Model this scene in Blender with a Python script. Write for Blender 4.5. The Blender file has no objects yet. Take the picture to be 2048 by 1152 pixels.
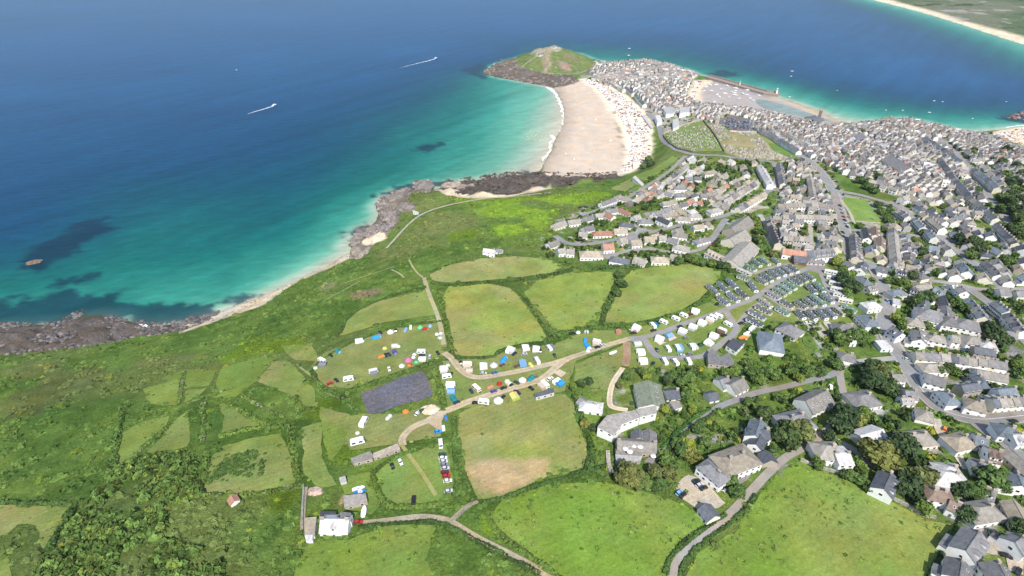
import bpy, math, random
import numpy as np
from mathutils import Vector, Matrix
from mathutils.geometry import delaunay_2d_cdt
R = math.radians
rng = random.Random(7); nr = np.random.RandomState(11)
S = bpy.context.scene; COL = S.collection
# ---------------------------------------------------------------- camera, sky, sun, exposure
CAM_H, PITCH, FPX = 290.0, R(34), 1100.0
cd = bpy.data.cameras.new('camera'); cam = bpy.data.objects.new('camera', cd); COL.objects.link(cam)
cam.location = (0, 0, CAM_H); cam.rotation_euler = (R(90) - PITCH, 0, 0)
cd.sensor_width = 36; cd.lens = 36 * FPX / 2048; cd.clip_start = 1; cd.clip_end = 60000
S.camera = cam
SUN_EL, SUN_AZ = R(50), R(170)          # azimuth clockwise from +Y: behind the camera, to the right
W = bpy.data.worlds.new('World'); S.world = W; W.use_nodes = True
nt = W.node_tree; sky = nt.nodes.new('ShaderNodeTexSky'); sky.sky_type = 'NISHITA'; sky.sun_disc = False
sky.sun_elevation = SUN_EL; sky.sun_rotation = SUN_AZ; sky.altitude = 200
nt.links.new(sky.outputs[0], nt.nodes['Background'].inputs[0]); nt.nodes['Background'].inputs[1].default_value = 0.14
sd = bpy.data.lights.new('sun', 'SUN'); sd.energy = 4.2; sd.angle = R(0.53); sd.color = (1, .955, .89)
sun = bpy.data.objects.new('sun', sd); COL.objects.link(sun)
sdir = Vector((math.sin(SUN_AZ) * math.cos(SUN_EL), math.cos(SUN_AZ) * math.cos(SUN_EL), math.sin(SUN_EL)))
sun.rotation_euler = sdir.to_track_quat('Z', 'Y').to_euler(); sun.location = (300, -400, 900)
S.view_settings.view_transform = 'Standard'; S.view_settings.look = 'None'
S.view_settings.exposure = 0.5; S.view_settings.gamma = 1
S.render.engine = 'CYCLES'
S.cycles.max_bounces = 5; S.cycles.diffuse_bounces = 2; S.cycles.glossy_bounces = 2
# ---------------------------------------------------------------- geometry helpers
cp, sp = math.cos(PITCH), math.sin(PITCH)
VIEW = {'0': (0, 0, 1.), '1': (900, 60, 4.), '2': (1300, 100, 16/3), '3': (1664, 200, 16/3), '4': (1050, 300, 4.),
        '5': (1536, 300, 4.), '6': (1400, 480, 16/3), '7': (1664, 560, 16/3), 'F': (600, 600, 16/3), 'G': (860, 600, 16/3),
        'A': (1150, 620, 16/3), 'H': (600, 800, 16/3), 'E': (560, 936, 16/3), 'B': (1150, 780, 16/3), 'C': (1450, 720, 16/3),
        '8': (1664, 936, 16/3), 'D': (1750, 720, 1589/298), 'L': (0, 700, 1631/640), 'K': (400, 340, 3.2), 'M': (900, 820, 2048/600),
        'N': (700, 360, 4.096), 'Q': (1500, 400, 16/3), 'R': (1250, 160, 8.), 'S': (700, 330, 1552/256)}
def Z(v, *pts):
    """points noted on an enlarged part of the survey photograph -> full survey coordinates"""
    x0, y0, s = VIEW[v]
    return [(x0 + p[0] / s, y0 + p[1] / s) for p in pts]
def unproj(px, h):
    px = np.asarray(px, float).reshape(-1, 2); h = np.broadcast_to(np.asarray(h, float), (len(px),))
    u = (px[:, 0] - 1024) / FPX; v = -(px[:, 1] - 576) / FPX
    dx, dy, dz = u, cp + v * sp, -sp + v * cp
    t = (h - CAM_H) / dz
    return np.stack([dx * t, dy * t], 1)
def hash2(i, j, s):
    n = (i * 374761393 + j * 668265263 + s * 974634777) & 0x7fffffff
    n = ((n ^ (n >> 13)) * 1274126177) & 0x7fffffff
    return ((n ^ (n >> 16)) & 0xffff) / 65535.0
def vnoise(x, y, s=0):
    x = np.asarray(x, float); y = np.asarray(y, float)
    i = np.floor(x).astype(np.int64); j = np.floor(y).astype(np.int64); fx, fy = x - i, y - j
    fx = fx * fx * (3 - 2 * fx); fy = fy * fy * (3 - 2 * fy)
    a = hash2(i, j, s) * (1 - fx) + hash2(i + 1, j, s) * fx
    b = hash2(i, j + 1, s) * (1 - fx) + hash2(i + 1, j + 1, s) * fx
    return a * (1 - fy) + b * fy
def fbm(x, y, scale, s=0, o=4):
    v = 0; a = .5; f = 1. / scale; t = 0
    for k in range(o):
        v = v + a * vnoise(x * f + 17.3 * k, y * f - 9.1 * k, s + k); t += a; a *= .5; f *= 2.03
    return v / t
def sstep(a, b, x):
    t = np.clip((x - a) / (b - a), 0, 1); return t * t * (3 - 2 * t)
def sdf(P, poly, box=None):
    """signed distance, negative inside; points farther than box from the polygon's bounds get +box"""
    P = np.asarray(P, float); poly = np.asarray(poly, float)
    out = np.full(len(P), 1e4)
    if box is not None:
        lo, hi = poly.min(0) - box, poly.max(0) + box
        m = np.where((P[:, 0] > lo[0]) & (P[:, 0] < hi[0]) & (P[:, 1] > lo[1]) & (P[:, 1] < hi[1]))[0]
        if len(m) == 0: return out
        Q = P[m]
    else:
        m = slice(None); Q = P
    d2 = np.full(len(Q), 1e18); ins = np.zeros(len(Q), bool)
    n = len(poly)
    for k in range(n):
        a, b = poly[k], poly[(k + 1) % n]; e = b - a
        w = Q - a; t = np.clip((w @ e) / max(e @ e, 1e-9), 0, 1)
        q = w - t[:, None] * e; d2 = np.minimum(d2, (q * q).sum(1))
        c = (a[1] > Q[:, 1]) != (b[1] > Q[:, 1])
        with np.errstate(divide='ignore', invalid='ignore'):
            ins ^= c & (Q[:, 0] < e[0] * (Q[:, 1] - a[1]) / (e[1] if e[1] != 0 else 1e-12) + a[0])
    out[m] = np.sqrt(d2) * np.where(ins, -1, 1)
    return out
def dpoly(P, line):
    P = np.asarray(P, float); d2 = np.full(len(P), 1e18)
    for a, b in zip(line[:-1], line[1:]):
        a = np.asarray(a); b = np.asarray(b); e = b - a; w = P - a
        t = np.clip((w @ e) / max(e @ e, 1e-9), 0, 1); q = w - t[:, None] * e
        d2 = np.minimum(d2, (q * q).sum(1))
    return np.sqrt(d2)
# ---------------------------------------------------------------- coast and heights
COAST_PX = [(-700, 760), (-300, 690), (-100, 662), (0, 655), (60, 652), (120, 646), (160, 634), (200, 630), (245, 642), (290, 652), (330, 651),
    (365, 647), (400, 637), (440, 622), (480, 608), (512, 597), (560, 575), (600, 556), (650, 533), (688, 511), (703, 503), (692, 490),
    (704, 472), (720, 458), (745, 449), (756, 438), (758, 424), (750, 414), (762, 394), (790, 380), (822, 379), (832, 368), (862, 367), (868, 378),
    (890, 374), (905, 364), (950, 362), (1000, 355), (1060, 347), (1080, 342), (1088, 325), (1102, 302), (1109, 280), (1124, 252), (1127, 225), (1121, 200), (1112, 182), (1103, 174),
    (1080, 170), (1040, 163), (1000, 156), (975, 151), (966, 146), (980, 133), (1003, 124), (1030, 116), (1060, 107), (1090, 102), (1120, 101), (1160, 107), (1190, 120),
    (1215, 124), (1250, 123), (1290, 119), (1320, 126), (1345, 131), (1375, 140), (1400, 150), (1425, 158), (1480, 174), (1530, 188),
    (1560, 196), (1600, 208), (1640, 222), (1680, 243), (1725, 249), (1752, 243), (1780, 241), (1810, 236), (1840, 241), (1880, 251), (1920, 262), (1960, 264), (1990, 260), (2048, 252),
    (2200, 262), (2500, 300)]
coast = unproj(COAST_PX, 0)
LAND = np.vstack([coast, [(2600, 700), (2600, -500), (-1500, -500), (-1500, 200)]])
FAR_PX = [(1700, -14), (1745, 0), (1800, 14), (1860, 30), (1930, 52), (2000, 75), (2048, 90), (2200, 150)]
farc = unproj(FAR_PX, 0)
FARLAND = np.vstack([farc, [(3200, 1500), (9000, 2000), (16000, 9000), (9000, 14000), (3500, 7000), (2600, 4300)]])
CTRL = [(100, 1140, 76), (600, 1140, 73), (1000, 1140, 72), (1500, 1140, 76), (2000, 1140, 80), (650, 1040, 64), (880, 950, 62), (1300, 700, 58), (1100, 760, 58),
    (1600, 640, 62), (1700, 520, 56), (1640, 390, 46), (1750, 420, 46), (1900, 500, 48), (2040, 700, 66), (1900, 830, 70), (1700, 800, 68), (1500, 460, 45), (1150, 470, 37),
    (1250, 540, 46), (1000, 540, 42), (870, 590, 41), (740, 620, 36), (750, 700, 48), (500, 800, 44), (300, 850, 44), (100, 950, 50), (100, 780, 26), (300, 745, 26), (450, 690, 22),
    (0, 735, 14), (160, 712, 12), (300, 690, 12), (380, 668, 9), (500, 625, 9), (600, 585, 9), (660, 560, 12), (720, 540, 17), (800, 480, 14), (835, 425, 13), (830, 395, 10), (950, 405, 13), (1100, 390, 14), (900, 455, 25), (960, 430, 20), (1250, 370, 14),
    (1220, 352, 5), (1300, 335, 9), (1330, 320, 16), (1350, 290, 18), (1440, 300, 26), (1500, 290, 31), (1560, 320, 38), (1420, 245, 14), (1300, 230, 6), (1350, 180, 5), (1250, 150, 5), (1600, 255, 10),
    (1700, 300, 24), (1800, 300, 22), (1900, 300, 22), (2000, 350, 40), (2040, 420, 56), (1600, 460, 50), (1400, 400, 34), (1300, 420, 32), (1400, 560, 52),
    (1170, 200, 1.0), (1170, 300, 1.2), (1140, 260, .5), (1240, 250, 3), (1265, 300, 4), (1200, 170, 3), (1160, 335, 1.5), (1282, 290, 6), (1250, 205, 6),
    (1110, 95, 33), (1085, 102, 28), (1145, 106, 27), (1130, 135, 12), (1070, 130, 13), (1165, 122, 14), (1185, 142, 5), (1045, 135, 8), (1100, 152, 4),
    (1400, 175, 1.5), (1390, 190, 2), (1440, 185, .6), (1500, 205, .5), (1560, 215, .4), (1640, 236, .5), (1700, 262, 8), (1750, 255, 7), (1830, 255, 10), (1940, 275, 8), (2020, 272, 3), (2030, 300, 14),
    (-200, 1000, 50), (-300, 800, 25), (2300, 700, 75), (2300, 1000, 85), (2300, 450, 65)]
cpx = np.array(CTRL); P0 = unproj(cpx[:, :2], cpx[:, 2]); zc = cpx[:, 2]
P0 = np.vstack([P0, coast[::2], [(0, 40), (300, 40), (-300, 40), (0, -60), (600, 60), (-600, 80)]]); zc = np.concatenate([zc, np.zeros(len(coast[::2])), [72, 80, 66, 72, 85, 45]])
def tps(r2): return .5 * r2 * np.log(np.maximum(r2, 1e-9))
sc_ = 1 / 300.; Q0 = P0 * sc_; n0 = len(Q0)
K = tps(((Q0[:, None] - Q0[None]) ** 2).sum(2)) + np.eye(n0) * .004
Pm = np.hstack([np.ones((n0, 1)), Q0]); A_ = np.block([[K, Pm], [Pm.T, np.zeros((3, 3))]])
wts = np.linalg.solve(A_, np.concatenate([zc, np.zeros(3)]))
def rbf(P):
    Q = P * sc_; out = np.zeros(len(P))
    for k in range(0, len(P), 20000):
        q = Q[k:k + 20000]
        out[k:k + 20000] = tps(((q[:, None] - Q0[None]) ** 2).sum(2)) @ wts[:n0] + wts[n0] + q @ wts[n0 + 1:]
    return out
GX0, GX1, GY0, GY1, GS = -1000., 1500., -160., 2000., 4.
gx = np.arange(GX0, GX1 + GS, GS); gy = np.arange(GY0, GY1 + GS, GS)
cxs = np.arange(GX0, GX1 + 17, 16.); cys = np.arange(GY0, GY1 + 17, 16.)
cg = rbf(np.stack(np.meshgrid(cxs, cys), -1).reshape(-1, 2)).reshape(len(cys), len(cxs))
def bil(grid, x0, y0, s, x, y):
    fx = np.clip((x - x0) / s, 0, grid.shape[1] - 1.001); fy = np.clip((y - y0) / s, 0, grid.shape[0] - 1.001)
    i = fx.astype(int); j = fy.astype(int); fx = fx - i; fy = fy - j
    return (grid[j, i] * (1 - fx) + grid[j, i + 1] * fx) * (1 - fy) + (grid[j + 1, i] * (1 - fx) + grid[j + 1, i + 1] * fx) * fy
GXX, GYY = np.meshgrid(gx, gy); GP = np.stack([GXX, GYY], -1).reshape(-1, 2)
BEACH = unproj([(1085, 350), (1088, 325), (1102, 302), (1109, 280), (1124, 252), (1127, 225), (1121, 200), (1112, 182), (1103, 174), (1125, 175), (1160, 158), (1200, 165), (1250, 190), (1280, 215), (1298, 250), (1305, 290), (1300, 320), (1272, 340), (1240, 352), (1160, 352)], 1)
HARB = unproj([(1372, 190), (1392, 160), (1425, 160), (1480, 174), (1530, 188), (1560, 196), (1600, 208), (1640, 222), (1680, 243), (1655, 249), (1560, 226), (1480, 214), (1400, 203)], .5)
dl = sdf(GP, LAND); wob = (fbm(GP[:, 0], GP[:, 1], 22, 5) - .5) * 9
db = sdf(GP, BEACH); dh = sdf(GP, HARB)
flat = np.minimum(sstep(-2, 25, db), sstep(-2, 20, dh))
dls = dl + wob * flat
hh = np.maximum(bil(cg, GX0, GY0, 16., GP[:, 0], GP[:, 1]), .35)
inland = np.clip(-dls, 0, 400)
ramp = sstep(-1, 22, inland)
hl = hh * ramp * flat + (1 - flat) * np.clip(.25 + np.minimum(inland, 220) * .018, .25, 5) + flat * .12 * np.minimum(inland, 4)
hl += flat * sstep(25, 120, inland) * (fbm(GP[:, 0], GP[:, 1], 60, 31, 3) - .5) * 5
HG = np.where(dls < 0, hl, -np.minimum(dls * .25, 4)).reshape(len(gy), len(gx))
def Hs(x, y):
    """height of the ground"""
    x = np.atleast_1d(np.asarray(x, float)); y = np.atleast_1d(np.asarray(y, float))
    h = bil(HG, GX0, GY0, GS, x, y)
    o = (x > GX1) | (y > GY1) | (x < GX0)
    if o.any():
        P = np.stack([x[o], y[o]], 1); df = sdf(P, FARLAND); dn = sdf(P, LAND)
        hf = np.where(df < 0, 3 + sstep(100, 1500, -df) * 70 * fbm(P[:, 0], P[:, 1], 900, 77), -np.minimum(df * .1, 4))
        h[o] = np.where(dn < 0, h[o], hf)
    return h
def H1(x, y): return float(Hs(x, y)[0])
def G(px, dz=0.):
    """survey points -> places on the ground (dz: height above ground of what was noted)"""
    px = np.asarray(px, float).reshape(-1, 2); h = np.full(len(px), 30.)
    for k in range(40):
        p = unproj(px, h + dz); h = h * .45 + .55 * Hs(p[:, 0], p[:, 1])
    return unproj(px, h + dz)
def G1(px, dz=0.): return G([px], dz)[0]
# ---------------------------------------------------------------- materials
def new_mat(name):
    m = bpy.data.materials.new(name); m.use_nodes = True; t = m.node_tree
    return m, t, t.nodes['Principled BSDF']
def N(t, typ, **kw):
    n = t.nodes.new(typ)
    for k, v in kw.items(): setattr(n, k, v)
    return n
def noise(t, scale, detail=4, rough=.6, coord=None):
    n = N(t, 'ShaderNodeTexNoise'); n.inputs['Scale'].default_value = scale; n.inputs['Detail'].default_value = detail; n.inputs['Roughness'].default_value = rough
    t.links.new(coord, n.inputs['Vector']); return n
def rampn(t, src, stops):
    r = N(t, 'ShaderNodeValToRGB'); e = r.color_ramp.elements
    while len(e) < len(stops): e.new(.5)
    for k, (p, c) in enumerate(stops): e[k].position = p; e[k].color = (*c, 1) if len(c) == 3 else c
    t.links.new(src, r.inputs[0]); return r
def mul(t, a, b, fac=1., mode='MULTIPLY'):
    m = N(t, 'ShaderNodeMix', data_type='RGBA', blend_type=mode); m.inputs[0].default_value = fac
    for s, i in ((a, 6), (b, 7)):
        if isinstance(s, tuple): m.inputs[i].default_value = (*s, 1)
        else: t.links.new(s, m.inputs[i])
    return m.outputs[2]
def g3(v): return (v, v, v)
def ground_mat(name, amp=.5, bump=.5, scales=(.9, .12, .02)):
    """colour of the cover from the mesh, broken up by grain at three sizes"""
    m, t, b = new_mat(name); b.inputs['Roughness'].default_value = 1; b.inputs['Specular IOR Level'].default_value = .05
    at = N(t, 'ShaderNodeAttribute', attribute_name='col'); tc = N(t, 'ShaderNodeTexCoord').outputs['Object']
    c = at.outputs['Color']
    for s, k in zip(scales, (1., .7, .45)):
        n = noise(t, s, 5, .65, tc); a = amp * k
        c = mul(t, c, rampn(t, n.outputs[0], [(.28, g3(1 - a)), (.72, g3(1 + a))]).outputs[0])
    hn = noise(t, .05, 3, .6, tc)
    c = mul(t, c, rampn(t, hn.outputs[0], [(.3, (1.1, 1., .85)), (.7, (.92, 1.0, 1.06))]).outputs[0])
    t.links.new(c, b.inputs['Base Color'])
    bn = noise(t, .7, 6, .7, tc); bp = N(t, 'ShaderNodeBump'); bp.inputs['Strength'].default_value = bump; bp.inputs['Distance'].default_value = 1.2
    t.links.new(bn.outputs[0], bp.inputs['Height']); t.links.new(bp.outputs[0], b.inputs['Normal'])
    return m
def solid(name, col, rough=.7, spec=.3, var=.18, scale=1.5, metal=0, rnd=.0):
    """one plain colour with wear: fine and broad mottling, and a little difference from object to object"""
    m, t, b = new_mat(name); b.inputs['Roughness'].default_value = rough; b.inputs['Specular IOR Level'].default_value = spec; b.inputs['Metallic'].default_value = metal
    tc = N(t, 'ShaderNodeTexCoord').outputs['Object']
    n = noise(t, scale, 5, .65, tc); c = mul(t, col, rampn(t, n.outputs[0], [(.3, g3(1 - var)), (.7, g3(1 + var * .6))]).outputs[0])
    if rnd:
        oi = N(t, 'ShaderNodeObjectInfo'); c = mul(t, c, rampn(t, oi.outputs['Random'], [(0, g3(1 - rnd)), (.5, (1., 1. - rnd * .1, 1. - rnd * .3)), (1, g3(1 + rnd * .7))]).outputs[0])
    t.links.new(c, b.inputs['Base Color']); return m
def attr_mat(name, rough=.8, spec=.2, var=.15, scale=1., trans=0):
    m, t, b = new_mat(name); b.inputs['Roughness'].default_value = rough; b.inputs['Specular IOR Level'].default_value = spec
    at = N(t, 'ShaderNodeAttribute', attribute_name='col'); tc = N(t, 'ShaderNodeTexCoord').outputs['Object']
    n = noise(t, scale, 4, .6, tc); c = mul(t, at.outputs['Color'], rampn(t, n.outputs[0], [(.3, g3(1 - var)), (.7, g3(1 + var))]).outputs[0])
    t.links.new(c, b.inputs['Base Color']); return m
M = {}
# ---------------------------------------------------------------- mesh helpers
def np_mesh(name, V, F, mats=(), col=None, smooth=False, mi=None):
    """V (n,3); F (m,k) faces of k corners; col (n,3) cover colour per vertex"""
    V = np.asarray(V, np.float32); F = np.asarray(F, np.int32); me = bpy.data.meshes.new(name); k = F.shape[1]
    me.vertices.add(len(V)); me.vertices.foreach_set('co', V.ravel())
    me.loops.add(F.size); me.loops.foreach_set('vertex_index', F.ravel())
    me.polygons.add(len(F)); me.polygons.foreach_set('loop_start', np.arange(0, F.size, k, dtype=np.int32))
    if mi is not None: me.polygons.foreach_set('material_index', np.asarray(mi, np.int32))
    for m in mats: me.materials.append(m)
    if col is not None:
        a = me.attributes.new('col', 'FLOAT_COLOR', 'POINT'); c4 = np.ones((len(V), 4), np.float32); c4[:, :3] = col
        a.data.foreach_set('color', c4.ravel())
    me.update(calc_edges=True)
    me.polygons.foreach_set('use_smooth', np.full(len(F), bool(smooth)))
    return me
class MB:
    """collects boxes and faces of one part; several materials allowed"""
    def __init__(s): s.v = []; s.f = []; s.m = []
    def face(s, pts, m=0):
        i = len(s.v); s.v += [tuple(p) for p in pts]; s.f.append(tuple(range(i, i + len(pts)))); s.m.append(m); return s
    def box(s, x0, x1, y0, y1, z0, z1, m=0):
        i = len(s.v)
        s.v += [(x0, y0, z0), (x1, y0, z0), (x1, y1, z0), (x0, y1, z0), (x0, y0, z1), (x1, y0, z1), (x1, y1, z1), (x0, y1, z1)]
        for q in ((0, 3, 2, 1), (4, 5, 6, 7), (0, 1, 5, 4), (1, 2, 6, 5), (2, 3, 7, 6), (3, 0, 4, 7)): s.f.append(tuple(i + k for k in q)); s.m.append(m)
        return s
    def prism(s, poly, z0, z1, m=0, mt=None):
        """polygon (counter-clockwise) pulled up from z0 to z1"""
        n = len(poly); i = len(s.v)
        s.v += [(p[0], p[1], z0) for p in poly] + [(p[0], p[1], z1) for p in poly]
        for k in range(n): s.f.append((i + k, i + (k + 1) % n, i + n + (k + 1) % n, i + n + k)); s.m.append(m)
        s.f.append(tuple(range(i + n, i + 2 * n))); s.m.append(m if mt is None else mt); s.f.append(tuple(range(i + n - 1, i - 1, -1))); s.m.append(m)
        return s
    def loft(s, rings, m=0, caps=True):
        """closed rings of equal length joined in order"""
        n = len(rings[0]); i = len(s.v)
        for r in rings: s.v += [tuple(p) for p in r]
        for a in range(len(rings) - 1):
            for k in range(n): s.f.append((i + a * n + k, i + a * n + (k + 1) % n, i + (a + 1) * n + (k + 1) % n, i + (a + 1) * n + k)); s.m.append(m)
        if caps:
            s.f.append(tuple(range(i + n - 1, i - 1, -1))); s.m.append(m); j = i + (len(rings) - 1) * n; s.f.append(tuple(range(j, j + n))); s.m.append(m)
        return s
    def tube(s, a, b, r0, r1, n=7, m=0):
        a, b = Vector(a), Vector(b); q = (b - a).to_track_quat('Z', 'Y')
        ring = lambda c, r: [c + q @ Vector((math.cos(k * math.tau / n) * r, math.sin(k * math.tau / n) * r, 0)) for k in range(n)]
        return s.loft([ring(a, r0), ring(b, r1)], m)
    def mesh(s, name, mats, smooth=False):
        me = bpy.data.meshes.new(name); me.from_pydata(s.v, [], s.f)
        for m in mats: me.materials.append(m)
        me.polygons.foreach_set('material_index', s.m)
        if smooth: me.polygons.foreach_set('use_smooth', [True] * len(s.f))
        me.update(); return me
def obj(name, me, parent=None, loc=(0, 0, 0), rz=0, scale=None):
    o = bpy.data.objects.new(name, me); COL.objects.link(o); o.parent = parent; o.location = loc; o.rotation_euler = (0, 0, rz)
    if scale is not None: o.scale = scale
    return o
def tag(o, label, cat, group=None, kind=None):
    o['label'] = label; o['category'] = cat
    if group: o['group'] = group
    if kind: o['kind'] = kind
    return o
def struct(name, me): o = obj(name, me); o['kind'] = 'structure'; return o
def stuff(name, me, label, cat): return tag(obj(name, me), label, cat, kind='stuff')
AUTO = []        # (object, description, category, place): labelled at the end by the nearest landmark
def auto(o, desc, cat, group, pos): o['category'] = cat; o['group'] = group; AUTO.append((o, desc, cat, (pos[0], pos[1]))); return o
def thing(name, x, y, rz=0, z=None):
    o = bpy.data.objects.new(name, None); COL.objects.link(o); o.location = (x, y, H1(x, y) if z is None else z); o.rotation_euler = (0, 0, rz); o.empty_display_size = .5
    return o
# ================================================================ land cover zones (survey coordinates)
def zone(pts): return G(pts)
M['ground'] = ground_mat('scrub_and_soil', .42, .8)
M['pasture'] = ground_mat('pasture_grass', .2, .35, (.8, .15, .03))
def mow(m):
    t = m.node_tree; b = t.nodes['Principled BSDF']; src = b.inputs['Base Color'].links[0].from_socket; tc = N(t, 'ShaderNodeTexCoord').outputs['Object']
    w = N(t, 'ShaderNodeTexWave'); w.inputs['Scale'].default_value = .09; w.inputs['Distortion'].default_value = 5; w.inputs['Detail'].default_value = 3; w.inputs['Detail Scale'].default_value = .3
    mp = N(t, 'ShaderNodeMapping'); mp.inputs['Rotation'].default_value = (0, 0, R(62)); t.links.new(tc, mp.inputs[0]); t.links.new(mp.outputs[0], w.inputs['Vector'])
    x = mul(t, src, rampn(t, w.outputs[0], [(.2, g3(.97)), (.8, g3(1.03))]).outputs[0]); n = noise(t, 2.2, 4, .7, tc); x = mul(t, x, rampn(t, n.outputs[0], [(.3, (.8, .84, .8)), (.7, (1.2, 1.14, 1.1))]).outputs[0]); t.links.new(x, b.inputs['Base Color'])
mow(M['pasture'])
M['sandm'] = ground_mat('sand', .07, .1, (.5, .08, .02))
M['rockm'] = ground_mat('rock', .45, 1., (.6, .2, .05))
M['asphalt'] = ground_mat('asphalt', .14, .1, (1.5, .25, .05))
M['speckle'] = ground_mat('speckled_gravel', .42, .4, (1.1, .5, .04)); M['track'] = ground_mat('packed_earth', .22, .3, (1.2, .3, .06))
SCRUB_A, SCRUB_B = np.array((.068, .125, .024)), np.array((.115, .18, .038)); OLIVE = np.array((.13, .155, .05))
GRASS, LIME = np.array((.18, .25, .06)), np.array((.19, .30, .03))
SAND, WETSAND, ROCK, DRY = np.array((.62, .52, .39)), np.array((.5, .41, .335)), np.array((.112, .094, .082)), np.array((.40, .295, .175))
PAVE = np.array((.30, .28, .26))
ZONES = [  # polygon, colour, feather m, edge noise m
    ([(0, 655), (120, 646), (200, 630), (290, 652), (365, 647), (366, 660), (300, 669), (240, 679), (160, 692), (80, 700), (0, 710), (-300, 738), (-300, 690)], ROCK, 3, 5),
    ([(365, 645), (512, 594), (600, 553), (690, 508), (708, 503), (712, 512), (690, 522), (640, 543), (600, 560), (560, 585), (525, 612), (480, 625), (420, 648), (365, 665)], SAND * .92, 2, 3),
    (Z('S', (40, 960), (10, 860), (120, 760), (340, 700), (330, 640), (380, 560), (290, 510), (330, 440), (400, 350), (520, 290), (740, 290), (770, 220), (880, 190), (1010, 200), (1010, 340), (850, 320), (740, 340), (690, 420), (780, 470), (760, 560), (600, 570), (590, 700), (520, 760), (450, 880), (260, 970), (120, 1110), (50, 1080)), ROCK * 1.6, 2, 4),
    (Z('S', (130, 920), (400, 820), (460, 885), (260, 970), (150, 960)), SAND, 1.5, 1),
    ([(866, 368), (905, 362), (950, 360), (1000, 353), (1060, 345), (1100, 346), (1160, 348), (1235, 346), (1240, 354), (1180, 364), (1100, 374), (1050, 385), (1000, 393), (940, 394), (890, 388), (868, 380)], ROCK * .85, 3, 15),
    ([(868, 379), (910, 380), (940, 390), (1000, 391), (1100, 373), (1105, 377), (1000, 396), (940, 397), (890, 390)], SAND * .85, 2, 4),
    ([(1085, 352), (1088, 325), (1102, 302), (1109, 280), (1124, 252), (1127, 225), (1121, 200), (1112, 182), (1103, 172), (1125, 172), (1158, 158), (1185, 158), (1225, 175), (1260, 196), (1290, 225), (1303, 255), (1306, 290), (1298, 322), (1275, 338), (1240, 352), (1160, 356)], WETSAND, 3, 3),
    ([(1158, 158), (1185, 158), (1225, 175), (1260, 196), (1290, 225), (1303, 255), (1306, 290), (1298, 322), (1275, 340), (1245, 350), (1245, 320), (1250, 290), (1238, 255), (1222, 225), (1205, 195), (1185, 175)], SAND * 1.3, 5, 6),
    ([(1222, 222), (1228, 222), (1240, 250), (1250, 290), (1252, 318), (1246, 318), (1243, 290), (1234, 255)], np.array((.3, .25, .2)), 2, 7),
    ([(966, 146), (980, 133), (1003, 122), (1030, 117), (1035, 130), (1060, 143), (1110, 150), (1150, 155), (1158, 162), (1130, 172), (1103, 176), (1040, 163), (1000, 156)], ROCK * 1.15, 3, 6),
    ([(1030, 118), (1060, 107), (1090, 96), (1107, 90), (1150, 100), (1185, 118), (1187, 150), (1110, 150), (1060, 143), (1035, 130)], np.array((.13, .17, .06)), 3, 4),
    ([(1060, 108), (1090, 96), (1107, 88), (1140, 98), (1120, 104), (1100, 106), (1075, 114)], np.array((.3, .27, .2)), 3, 6),
    ([(1085, 112), (1100, 108), (1104, 125), (1098, 146), (1080, 146), (1088, 128)], np.array((.26, .22, .15)), 3, 9), ([(1115, 122), (1135, 126), (1145, 140), (1130, 142), (1112, 130)], np.array((.27, .2, .15)), 3, 9), ([(1120, 108), (1150, 112), (1165, 122), (1150, 122), (1125, 114)], np.array((.17, .14, .09)), 3, 8),
    ([(1372, 190), (1392, 160), (1425, 160), (1480, 174), (1530, 188), (1560, 196), (1640, 222), (1690, 247), (1655, 250), (1560, 228), (1480, 216), (1400, 205)], np.array((.34, .305, .295)), 3, 2),
    ([(1372, 192), (1388, 160), (1430, 160), (1405, 178), (1400, 190), (1410, 206), (1392, 203)], SAND * .95, 3, 3),
    ([(1555, 194), (1600, 207), (1640, 221), (1690, 246), (1670, 246), (1620, 225), (1570, 205), (1535, 196)], SAND * .8, 4, 3),
    ([(1975, 266), (2048, 250), (2200, 262), (2200, 300), (2048, 290), (2010, 278)], SAND, 3, 3),
]
TOWN_Z = [  # town ground: paving with patches of garden; greenness
    ([(1187, 122), (1290, 118), (1345, 131), (1400, 150), (1388, 160), (1372, 192), (1400, 206), (1480, 216), (1560, 230), (1655, 252), (1750, 243), (1810, 236), (1920, 263), (1985, 266), (2048, 288), (2048, 330), (1960, 330), (1900, 400), (1840, 400), (1750, 380), (1660, 335), (1600, 312), (1515, 262), (1460, 262), (1405, 240), (1330, 268), (1300, 240), (1270, 200), (1240, 180), (1160, 156)], .18),
    ([(1560, 318), (1600, 312), (1660, 335), (1690, 390), (1740, 398), (1770, 450), (1720, 455), (1700, 515), (1640, 525), (1545, 505), (1530, 470), (1555, 400)], .4),
    ([(1850, 400), (1900, 405), (1960, 330), (2048, 330), (2060, 700), (2048, 720), (1990, 640), (1930, 590), (1850, 570), (1770, 565), (1720, 520), (1700, 455), (1770, 450), (1740, 398)], .62),
    ([(1085, 470), (1120, 435), (1230, 400), (1300, 355), (1345, 315), (1400, 312), (1500, 322), (1560, 325), (1550, 400), (1530, 470), (1500, 520), (1380, 510), (1360, 524), (1200, 527), (1080, 505)], .78),
    ([(1260, 740), (1320, 725), (1450, 735), (1540, 640), (1640, 640), (1730, 600), (1720, 530), (1760, 560), (1930, 590), (2060, 720), (2060, 1180), (1900, 1180), (1925, 1045), (1850, 1025), (1780, 990), (1700, 950), (1600, 915), (1520, 980), (1450, 1030), (1350, 970), (1300, 930), (1210, 950), (1200, 850)], .85),
]
ZW = [(G(p), c, f, e) for p, c, f, e in ZONES]; TW = [(G(p), g) for p, g in TOWN_Z]
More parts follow.
